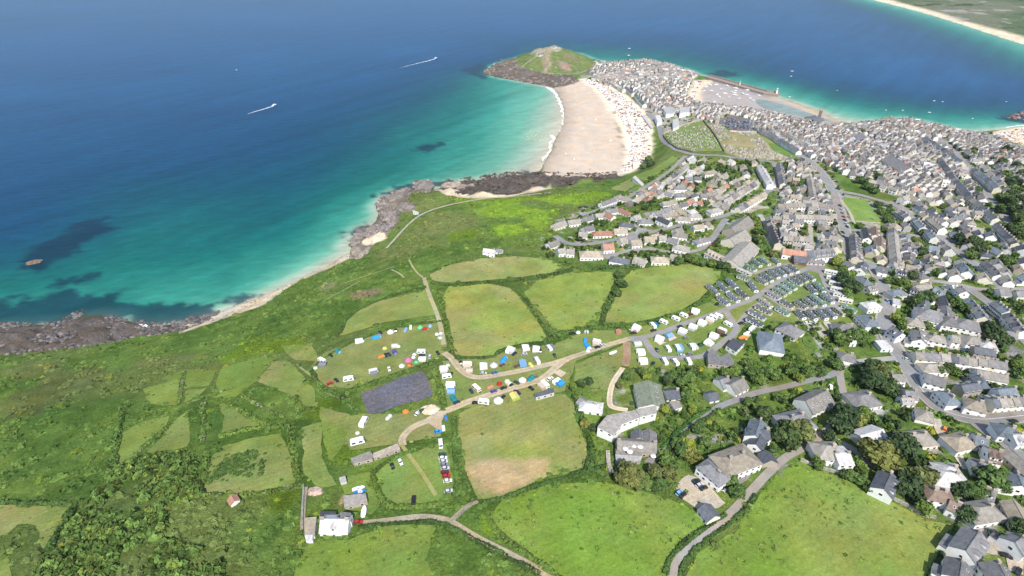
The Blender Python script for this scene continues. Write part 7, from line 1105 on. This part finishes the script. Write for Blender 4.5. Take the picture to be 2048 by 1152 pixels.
# ================================================================ landmarks by the sea
# pier
pp = unproj([(1412, 153), (1470, 169), (1530, 186), (1558, 189)], 3.); Lp = resample(pp, 6.); T = np.gradient(Lp, axis=0); T /= np.linalg.norm(T, axis=1)[:, None]; Nn = np.stack([-T[:, 1], T[:, 0]], 1); pr = thing('pier', Lp[0][0], Lp[0][1], 0, 0)
M['granite'] = solid('granite', (.3, .245, .205), .9, .1, .3, .3)
def strip3(L, o0, o1, z0, z1, name, mat, parent):
    n = len(L); c0 = Lp[0]; V = np.vstack([np.column_stack([L + Nn * o - c0, np.full(n, z)]) for o, z in ((o0, z0), (o0, z1), (o1, z1), (o1, z0))]); i = (np.arange(3)[:, None] * n + np.arange(n - 1)[None]).ravel(); F = np.stack([i, i + 1, i + n + 1, i + n], 1); e = np.array([[0, n, 2 * n, 3 * n], [n - 1, 4 * n - 1, 3 * n - 1, 2 * n - 1]]); return obj(name, np_mesh(name, V, np.vstack([F, e]), [mat]), parent)
strip3(Lp, -7, 7, -3, 4.6, 'deck', M['granite'], pr); strip3(Lp, 4.6, 6.6, 4.6, 7.2, 'sea_wall', M['granite'], pr); tag(pr, 'stone pier curving out from the old town harbour', 'pier')
def lighthouse(x, y, z, s, label, c='white'):
    t = thing('lighthouse', x, y, 0, z); r8 = lambda r, zz: [(math.cos(k * math.tau / 12) * r, math.sin(k * math.tau / 12) * r, zz) for k in range(12)]
    col_obj('tower', MB().loft([r8(1.6, 0), r8(1.3, 6), r8(1.8, 6.2), r8(1.8, 6.6)]).mesh('tower', [paint('white')]), t, paint(c)); obj('lantern', MB().loft([r8(1.1, 6.6), r8(1.1, 8.2)]).mesh('lantern', [M['glass']]), t); obj('dome', MB().loft([r8(1.3, 8.2), r8(.9, 8.9), r8(.1, 9.4)]).mesh('dome', [paint('white')]), t); t.scale = (s, s, s); tag(t, label, 'lighthouse')
e_ = Lp[-2]; lighthouse(e_[0], e_[1], 4.6, 1.1, 'white lighthouse at the seaward end of the pier'); e_ = Lp[len(Lp) // 2]; lighthouse(e_[0], e_[1], 4.6, .8, 'cream lighthouse halfway along the pier', 'cream')
# church
p = G1((1639, 240), 5); ch = thing('church', p[0], p[1], R(25)); tw = obj('tower', MB().box(-3, 3, -3, 3, -3, 21).mesh('tower', [M['wall_stone']]), ch)
for sx in (-1, 1):
    for sy in (-1, 1): obj('pinnacle', unit('pinn', lambda: MB().loft([[(-.6, -.6, 0), (.6, -.6, 0), (.6, .6, 0), (-.6, .6, 0)], [(-.1, -.1, 4), (.1, -.1, 4), (.1, .1, 4), (-.1, .1, 4)]]).mesh('pinnacle', [M['wall_stone']])), tw, (sx * 2.5, sy * 2.5, 21))
for k in (-1, 0, 1): obj('nave_wall', MB().box(-26, -3.1, k * 7.2 - 3.4, k * 7.2 + 3.4, -3, 7).mesh('nave_wall', [M['wall_stone']]), ch); o = obj('nave_roof', roof_part(23, 6.8, 7, 4, 'gable', 'slate'), ch, (-14.5, k * 7.2, 0))
tag(ch, 'stone church with tall pinnacled tower beside the harbour', 'church')
# chapel and lookout on the island
H('1', (815, 128), (845, 132), 5.5, 'lichen', 'white', 'tiny stone chapel on top of the island hill', 3.4, name='chapel', cat='chapel', chim=0, wins=False); block('1', [(705, 192), (745, 182), (750, 194), (712, 204)], 3., 'slate', 'greyw', 'lookout_station', 'low dark lookout station on the island slope', 'lookout')
# gallery and white blocks above the beach
block('R', [(620, 480), (650, 430), (800, 435), (815, 490), (750, 530), (660, 535)], 7, 'light', 'white', 'gallery', 'large white gallery block above the surf beach', 'gallery'); block('R', [(870, 440), (1030, 450), (1030, 500), (880, 530)], 8, 'light', 'white', 'apartment_block', 'white apartment block right of the beach gallery', 'building'); block('R', [(760, 650), (850, 620), (870, 720), (770, 770)], 6, 'light', 'white', 'apartment_block', 'white stepped block at the cemetery upper corner', 'building'); block('R', [(480, 590), (560, 560), (600, 640), (520, 680)], 7, 'light', 'white', 'beach_house', 'white house above the beach road bend', 'house'); block('R', [(260, 560), (320, 560), (450, 760), (420, 770)], 3, 'light', 'greyw', 'beach_cafe', 'long low beach cafe with pale roof strips', 'cafe')
block('4', [(860, 235), (880, 225), (955, 262), (940, 275)], 3, 'light', 'white', 'bowling_pavilion', 'white pavilion at the end of the putting green', 'pavilion')
for v, a, b, d, rm, wm, lb in [('3', (240, 375), (330, 360), 14, 'slate', 'white', 'long white fronted hall in the middle of the old town'), ('3', (620, 600), (860, 700), 18, 'grey', 'cream', 'large grey roofed chapel with pale hip in the old town')]: H(v, a, b, d, rm, wm, lb, 7, name='hall', cat='hall', chim=0)
# parasols on the hotel terrace
for k, (x, y) in enumerate([(490, 590), (570, 590), (628, 597), (695, 608), (537, 632), (583, 662), (795, 618), (845, 660)]):
    p = G1(Z('B', (x, y))[0], 5); t = thing('parasol', p[0], p[1], 0, H1(p[0], p[1]) + (3.3 if k < 6 else 0)); r8 = lambda r, z: [(math.cos(q * math.tau / 8) * r, math.sin(q * math.tau / 8) * r, z) for q in range(8)]
    obj('canopy', unit('para', lambda: MB().loft([r8(1.5, 2.1), r8(.05, 2.7)]).mesh('canopy', [cloth('white')])), t); obj('pole', unit('ppole', lambda: MB().tube((0, 0, 0), (0, 0, 2.2), .05, .05, 6).mesh('pole', [M['chassis']])), t); auto(t, 'white parasol on the hotel terrace', 'parasol', 'hotel terrace parasols', p)
# garden trampolines
for v, x, y in [('C', 262, 472), ('C', 858, 340), ('8', 1385, 215)]:
    p = P_(v, x, y); t = thing('trampoline', p[0], p[1]); obj('mat', unit('tramp', lambda: MB().tube((0, 0, .75), (0, 0, .8), 1.8, 1.8, 14).mesh('mat', [paint('navy')])), t); obj('rim', unit('trim', lambda: MB().loft([[(math.cos(q * math.tau / 14) * r, math.sin(q * math.tau / 14) * r, z) for q in range(14)] for r, z in ((1.82, .72), (2.1, .72), (2.1, .84), (1.82, .84), (1.82, .72))], caps=False).mesh('rim', [paint('teal')])), t)
    for q in range(4): obj('leg', unit('tleg', lambda: MB().tube((0, 0, 0), (0, 0, .75), .04, .04, 5).mesh('leg', [M['chassis']])), t, (math.cos(q * 1.57) * 1.9, math.sin(q * 1.57) * 1.9, 0))
    auto(t, 'round dark blue trampoline on a lawn', 'trampoline', 'garden trampolines', p)
# gravestones: the largest three hundred stand alone, the rest are one mass
M['gravestone'] = solid('gravestone', (.4, .38, .34), .9, .1, .2, 2., rnd=.45)
def grave_mesh(): return MB().box(-.45, .45, -.12, .12, -.2, 1.3).box(-.5, .5, -2.1, -.15, -.2, .22).mesh('headstone', [M['gravestone']])
GRV = []
for q, n in ((FZ[23], 480), (FZ[24], 1100)):
    lo, hi = q.min(0), q.max(0); P = nr.uniform(lo, hi, (n * 3, 2)); P[:, 1] = np.round(P[:, 1] / 4) * 4 + nr.uniform(-.4, .4, len(P)); P = P[sdf(P, q) < -3]; P = P[fbm(P[:, 0], P[:, 1], 25, 960, 2) > .34][:n]; GRV.append(P)
P = np.vstack(GRV); P = P[np.argsort(P[:, 1])]
for x, y in P[:300]: tag(obj('gravestone', unit('grave', grave_mesh), None, (x, y, H1(x, y) + .2), rng.uniform(-.15, .15), (1.1, .8, 1.1)), 'small weathered gravestone standing in the walled hillside cemetery', 'gravestone', 'gravestones in the cemetery')
bx = np.array([(-.6, -.2, -.2), (.6, -.2, -.2), (.6, .2, -.2), (-.6, .2, -.2), (-.6, -.2, 1.6), (.6, -.2, 1.6), (.6, .2, 1.6), (-.6, .2, 1.6)]); bf = np.array([(4, 5, 6, 7), (0, 1, 5, 4), (1, 2, 6, 5), (2, 3, 7, 6), (3, 0, 4, 7)])
n = len(P) - 300; scatter('far_gravestones', P[300:], np.full(n, 1.3), np.full(n, 1.), np.array((.42, .4, .35)) * nr.uniform(.4, 1.4, (n, 1)), 'rows of tiny pale gravestones filling the upper cemetery', 'gravestones', [(bx, np.ones((8, 3)), bf)], 'town', sink=0)
# people, windbreaks and shades on the dry sand: one far-off crowd
def crowd(poly, n, name, label, keepf=None):
    q = G(poly); lo, hi = q.min(0), q.max(0); P = nr.uniform(lo, hi, (n * 4, 2)); P = P[sdf(P, q) < -1][:n]; m = len(P)
    pal = np.array([(.82, .8, .78), (.82, .78, .74), (.62, .52, .45), (.1, .09, .1), (.3, .32, .42), (.5, .3, .28), (.75, .7, .68), (.08, .07, .08), (.85, .83, .8), (.5, .42, .36)])[nr.randint(0, 10, m)]
    pb = np.array([(-.25, -.2, 0), (.25, -.2, 0), (.25, .2, 0), (-.25, .2, 0), (-.18, -.14, 1.), (.18, -.14, 1.), (.18, .14, 1.), (-.18, .14, 1.), (-.9, -.6, .01), (.9, -.6, .01), (.9, .6, .03), (-.9, .6, .03)]); pf = np.vstack([bf, [[8, 9, 10, 11]]]); tb = np.array([(-1.2, -1, 0), (1.2, -1, 0), (1.2, 1, 0), (-1.2, 1, 0), (-.7, -.3, .9), (.7, -.3, .9), (.7, .5, .9), (-.7, .5, .9), (-2.5, 1.2, 0), (2.5, 1.4, 0), (2.5, 1.4, .8), (-2.5, 1.2, .8)])
    return scatter(name, P, nr.uniform(.8, 1.25, m), nr.uniform(1., 1.7, m), pal, label, 'crowd', [(pb, np.ones((12, 3)), pf), (pb, np.ones((12, 3)), pf), (tb, np.ones((12, 3)), pf)], 'town', sink=-.1)
crowd([(1160, 160), (1185, 160), (1225, 178), (1258, 198), (1286, 226), (1299, 255), (1302, 290), (1294, 322), (1272, 336), (1240, 350), (1252, 320), (1262, 290), (1250, 255), (1232, 225), (1208, 192), (1185, 172)], 3600, 'beach_crowd', 'dense crowd with windbreaks on the pale upper beach'); crowd([(1372, 192), (1390, 162), (1412, 164), (1392, 180), (1390, 200)], 260, 'harbour_crowd', 'crowd of people on the harbour sand below the houses'); crowd([(1120, 200), (1180, 175), (1225, 240), (1240, 300), (1200, 345), (1100, 340), (1112, 300), (1130, 250)], 36, 'beach_walkers', 'scattered tiny figures walking on the wet sand'); crowd([(1990, 268), (2048, 256), (2060, 286), (2015, 280)], 200, 'sunbathers', 'crowd on the sandy beach at the right edge')
# surfers waiting in the shallows
for k in range(46):
    a, r_ = rng.uniform(0, 6.28), rng.random() ** .6; p = unproj([(1067 + 22 * r_ * math.cos(a) + 4, 272 + 13 * r_ * math.sin(a))], 0)[0]
    o = obj('surfboard', unit('board', lambda: MB().loft([[(-1.2, -.2, 0), (-1.2, .2, 0), (-1.2, .2, .1), (-1.2, -.2, .1)], [(0, -.35, 0), (0, .35, 0), (0, .35, .12), (0, -.35, .12)], [(1.3, -.03, .1), (1.3, .03, .1), (1.3, .03, .16), (1.3, -.03, .16)]]).mesh('surfboard', [paint('yellow')])), None, (p[0], p[1], .05), rng.uniform(0, 3), (1.2, 1.4, 1.2)); tag(o, 'yellow surfboard floating in the shallows off the surf beach', 'surfboard', 'surfboards off the beach')
# ================================================================ rocks of the shore
M['rock'] = attr_mat('sea_rock', .9, .15, .35, .5)
import bmesh
def rock_tmpl(seed, sub=2, amp=.35):
    bm = bmesh.new(); bmesh.ops.create_icosphere(bm, subdivisions=sub, radius=1); V = np.array([v.co[:] for v in bm.verts]); F = np.array([[v.index for v in f.verts] for f in bm.faces]); bm.free()
    n = fbm(V[:, 0] * 3 + seed * 7, V[:, 1] * 3 + V[:, 2] * 2.3, 1.1, seed, 4) - .5; n2 = np.round(fbm(V[:, 0] * 2 + seed * 3, V[:, 2] * 2 + V[:, 1], 1., seed + 9, 2) * 5) / 5 - .5; V = V * (1 + amp * 2 * n + amp * n2)[:, None]; V[:, 2] = np.maximum(V[:, 2], -.4); return V, F, n
RT = []
for k in range(5): V, F, n = rock_tmpl(k, 1, .4); RT.append((V, (1 + n[:, None] * .8) * np.ones((1, 3)), F))
def boulders(poly, n, r0, r1, c, name, label, z0=None):
    q = G(poly); lo, hi = q.min(0), q.max(0); P = nr.uniform(lo, hi, (n * 3, 2)); P = P[sdf(P, q) < 0]; P = P[fbm(P[:, 0], P[:, 1], 12, 970, 3) > .43][:n]; m = len(P); rad = r0 + (r1 - r0) * nr.rand(m) ** 3; col = np.array(c) * nr.uniform(.45, 1.5, (m, 1)); hs_ = Hs(P[:, 0], P[:, 1]); return scatter(name, P, rad, rad * nr.uniform(.5, .9, m), col, label, 'boulders', RT, 'rock', np.maximum(hs_, -.1) if z0 is None else z0)
boulders([(-60, 650), (120, 644), (165, 625), (200, 622), (250, 640), (330, 648), (400, 634), (440, 622), (420, 640), (366, 662), (300, 672), (240, 682), (160, 695), (80, 702), (0, 712), (-60, 715)], 2600, .5, 2.6, (.125, .11, .105), 'shore_boulders', 'grey boulder field along the left rocky shore')
boulders([(870, 366), (950, 358), (1000, 351), (1060, 345), (1160, 346), (1235, 344), (1238, 352), (1180, 362), (1100, 372), (1050, 382), (1000, 390), (940, 388), (890, 384)], 1900, .8, 3.2, (.08, .064, .054), 'foreshore_rocks', 'dark weedy rocks at the near end of the surf beach')
boulders([(964, 147), (980, 132), (1003, 121), (1034, 116), (1036, 130), (1060, 141), (1110, 149), (1150, 153), (1156, 162), (1130, 172), (1103, 176), (1040, 164), (1000, 157)], 1300, 1.2, 5., (.17, .14, .12), 'island_rocks', 'brown rocks skirting the foot of the island')
boulders([(395, 640), (520, 592), (610, 550), (690, 508), (700, 515), (640, 540), (560, 583), (480, 624), (420, 646)], 420, .4, 1.5, (.26, .22, .18), 'beach_stones', 'loose stones scattered along the narrow left beach')
boulders(Z('3', (480, 240), (560, 205), (640, 195), (640, 225), (520, 250)), 120, 1.2, 4, (.24, .19, .15), 'headland_rocks', 'brown rocks below the old town point'); boulders([(2008, 240), (2048, 226), (2100, 245), (2060, 250)], 90, 1.5, 6, (.17, .11, .1), 'far_beach_rocks', 'dark reddish rocks by the right edge beach')
boulders(Z('S', (20, 900), (120, 770), (340, 700), (340, 600), (300, 500), (420, 340), (560, 285), (740, 290), (780, 215), (1000, 205), (1000, 330), (740, 345), (690, 430), (600, 570), (590, 700), (450, 800), (120, 900)), 420, 1.0, 4.2, (.2, .17, .15), 'headland_boulders', 'broken grey rocks covering the rocky headland')
boulders([(1060, 112), (1090, 98), (1107, 92), (1150, 104), (1180, 120), (1180, 145), (1100, 148), (1060, 140)], 160, .8, 3, (.24, .2, .16), 'hill_rocks', 'scattered rocks on the grassy island hill')
def outcrop(px, py, rx, ry, hz, seed, c, lab, v='S'):
    p = G1(Z(v, (px, py))[0], hz * .4); a = G1(Z(v, (px + rx, py))[0], hz * .4); b = G1(Z(v, (px, py + ry))[0], hz * .4); V, F, n = rock_tmpl(seed, 4, .34); z = max(H1(p[0], p[1]), 0); h = hz
    V = V * np.array((np.linalg.norm(a - p), np.linalg.norm(b - p) * .9, h)); C = np.array(c) * (1 + n[:, None] * 1.1); o = obj('rock_outcrop', np_mesh('rock_outcrop', V, F, [M['rock']], C), None, (p[0], p[1], z - h * .25)); tag(o, lab, 'rock', 'rock outcrops of the headland')
RC = (.2, .172, .15)
for a in [(430, 470, 95, 60, 9, 1, RC, 'dark overhanging crag at the seaward tip of headland'), (560, 400, 130, 70, 8, 2, RC, 'broad pale crag on top of the headland'), (650, 330, 100, 45, 6, 3, RC, 'flat rock shelf along the headland north edge'), (880, 260, 120, 55, 7, 4, RC, 'isolated rock knob right of the headland'), (480, 620, 110, 90, 10, 5, RC, 'tall rock buttress left of the white hut'), (440, 760, 70, 60, 8, 6, (.2, .175, .165), 'shadowed crag above the small cove'), (250, 790, 130, 70, 7, 7, RC, 'jagged rock ridge on the seaward side of cove'), (90, 900, 80, 60, 6, 8, RC, 'low rocks at the outer mouth of the cove'), (130, 1040, 85, 70, 8, 9, (.22, .19, .15), 'grassy-topped rock at the end of the sandy beach'), (690, 500, 90, 50, 5, 10, RC, 'sloping rock apron beside the white hut'), (1250, 240, 140, 30, 4, 11, (.3, .25, .2), 'long pale rock ledge east of the headland'), (1420, 260, 120, 30, 3, 12, (.26, .21, .17), 'brown rock ledge at the start of foreshore')]: outcrop(*a)
p = unproj([(68, 525)], 0)[0]; V, F, n = rock_tmpl(33, 4, .4); o = obj('sea_rock', np_mesh('sea_rock', V * np.array((7, 4, 3.)), F, [M['rock']], np.array((.17, .125, .09)) * (1 + n[:, None])), None, (p[0], p[1], -.6), R(20)); tag(o, 'lone brown rock standing out of the sea at left', 'rock')
# wooden benches, heaps
for v, x, y, rx, c, lb in [('H', 1390, 95, 9, (.6, .48, .33), 'pale sand heap beside the dirt turning yard'), ('E', 370, 240, 6, (.42, .32, .25), 'rubble heap above the lone cottage')]:
    p = P_(v, x, y); V, F, n = rock_tmpl(44 + int(x), 3, .3); o = obj('heap', np_mesh('heap', V * np.array((rx * .6, rx * .5, 1.3)), F, [M['rock']], np.array(c) * (1 + n[:, None] * .5)), None, (p[0], p[1], H1(p[0], p[1]))); tag(o, lb, 'heap')
# ================================================================ the hazy summer air
hz = MB().box(-16500, 16500, -2500, 16500, -6, 330).mesh('haze', []); hm = bpy.data.materials.new('summer_haze'); hm.use_nodes = True; t = hm.node_tree; t.nodes.remove(t.nodes['Principled BSDF']); pv = N(t, 'ShaderNodeVolumePrincipled'); pv.inputs['Color'].default_value = (.72, .86, 1, 1); pv.inputs['Density'].default_value = 2.6e-5; pv.inputs['Anisotropy'].default_value = .2
t.links.new(pv.outputs[0], t.nodes['Material Output'].inputs['Volume']); hz.materials.append(hm); stuff('haze', hz, 'thin pale summer haze over sea and town', 'haze')
# ================================================================ labels from the nearest landmark
LM = [('chapel on the island hilltop', 1107, 95), ('church tower by the harbour', 1639, 240), ('lighthouse at the pier end', 1553, 182), ('middle of the walled cemetery', 1420, 275), ('grassy playing field', 1720, 425), ('white beach gallery', 1340, 222), ('largest school hall', 1485, 495), ('park entrance plaza', 1630, 535), ('timber reception hall', 1598, 512), ('solar-panelled house', 1545, 668), ('caravan park shop', 1445, 722), ('green-roofed hall', 1303, 785), ('angled grey apartment block', 1240, 845), ('stone hotel', 1272, 888), ('gravel car park', 1400, 985), ('guest house with beige roof', 1475, 912), ('wide road junction at lower right', 1890, 828), ('middle of the long white terrace', 1925, 712), ('lone cottage', 665, 1045), ('dark gravel rectangle', 795, 785), ('dirt turning yard', 872, 836), ('lone black van', 828, 1000), ('red car in the row', 892, 952), ('bend of the camp track', 915, 735), ('fork in the camp track', 1130, 718), ('wash block', 1088, 785), ('lone white meadow house', 985, 503), ('putting green', 1310, 338), ('dark wood at right edge', 2030, 410), ('beach at the right edge', 2020, 268), ('harbour sand', 1440, 190), ('round scrub island', 479, 931), ('red-roofed hut', 465, 995), ('bottom left pasture', 60, 1040), ('white headland hut', 832, 424), ('upturned blue tent', 753, 674), ('steep brown field road', 1253, 710), ('oval lawn below the lane', 1520, 795), ('blue slate villa', 1515, 860), ('flat white villa', 1685, 910), ('three-skylight house', 1745, 865), ('courtyard at lower right corner', 1990, 1090), ('brown-roofed house', 1885, 985), ('white house by main road bend', 1795, 660), ('big white villa pair', 1870, 620), ('static caravan loop road', 1670, 610), ('orange boat', 1488, 676), ('sandy winding path', 1222, 785), ('farm sheds', 750, 905), ('top of big lower pasture', 1700, 960), ('town car park', 1480, 252), ('terracotta bungalow', 1206, 466), ('round green headland', 900, 455), ('field with dry patch', 1040, 880)]
LM = [l for l in LM if l[0] != 'upturned blue tent']
LP_ = G([(l[1], l[2]) for l in LM])
def ordn(n): return f"{n}{'th' if 10 <= n % 100 <= 20 else {1: 'st', 2: 'nd', 3: 'rd'}.get(n % 10, 'th')}"
by = {}
for i, (o, d, c, p) in enumerate(AUTO): by.setdefault(d, []).append(i)
pos = np.array([a[3] for a in AUTO])
for d, idx in by.items():
    if len(idx) == 1: AUTO[idx[0]][0]['label'] = d if len(d.split()) >= 4 else f"{d} near the {LM[int(np.linalg.norm(LP_ - pos[idx[0]], axis=1).argmin())][0]}"; continue
    Q = pos[idx]; D = np.linalg.norm(Q[:, None] - LP_[None], axis=2); rk = D.argsort(0).argsort(0)
    for k, i in enumerate(idx):
        best = min(range(len(LM)), key=lambda j: (rk[k, j] * 12 + D[k, j]) if D[k, j] < 260 else 1e6 + D[k, j]); r = rk[k, best] + 1
        AUTO[i][0]['label'] = f"{d} {'nearest' if r == 1 else ordn(r) + ' nearest'} the {LM[best][0]}"

print('unique faces', sum(len(m.polygons) for m in bpy.data.meshes), 'objects', len(bpy.data.objects))
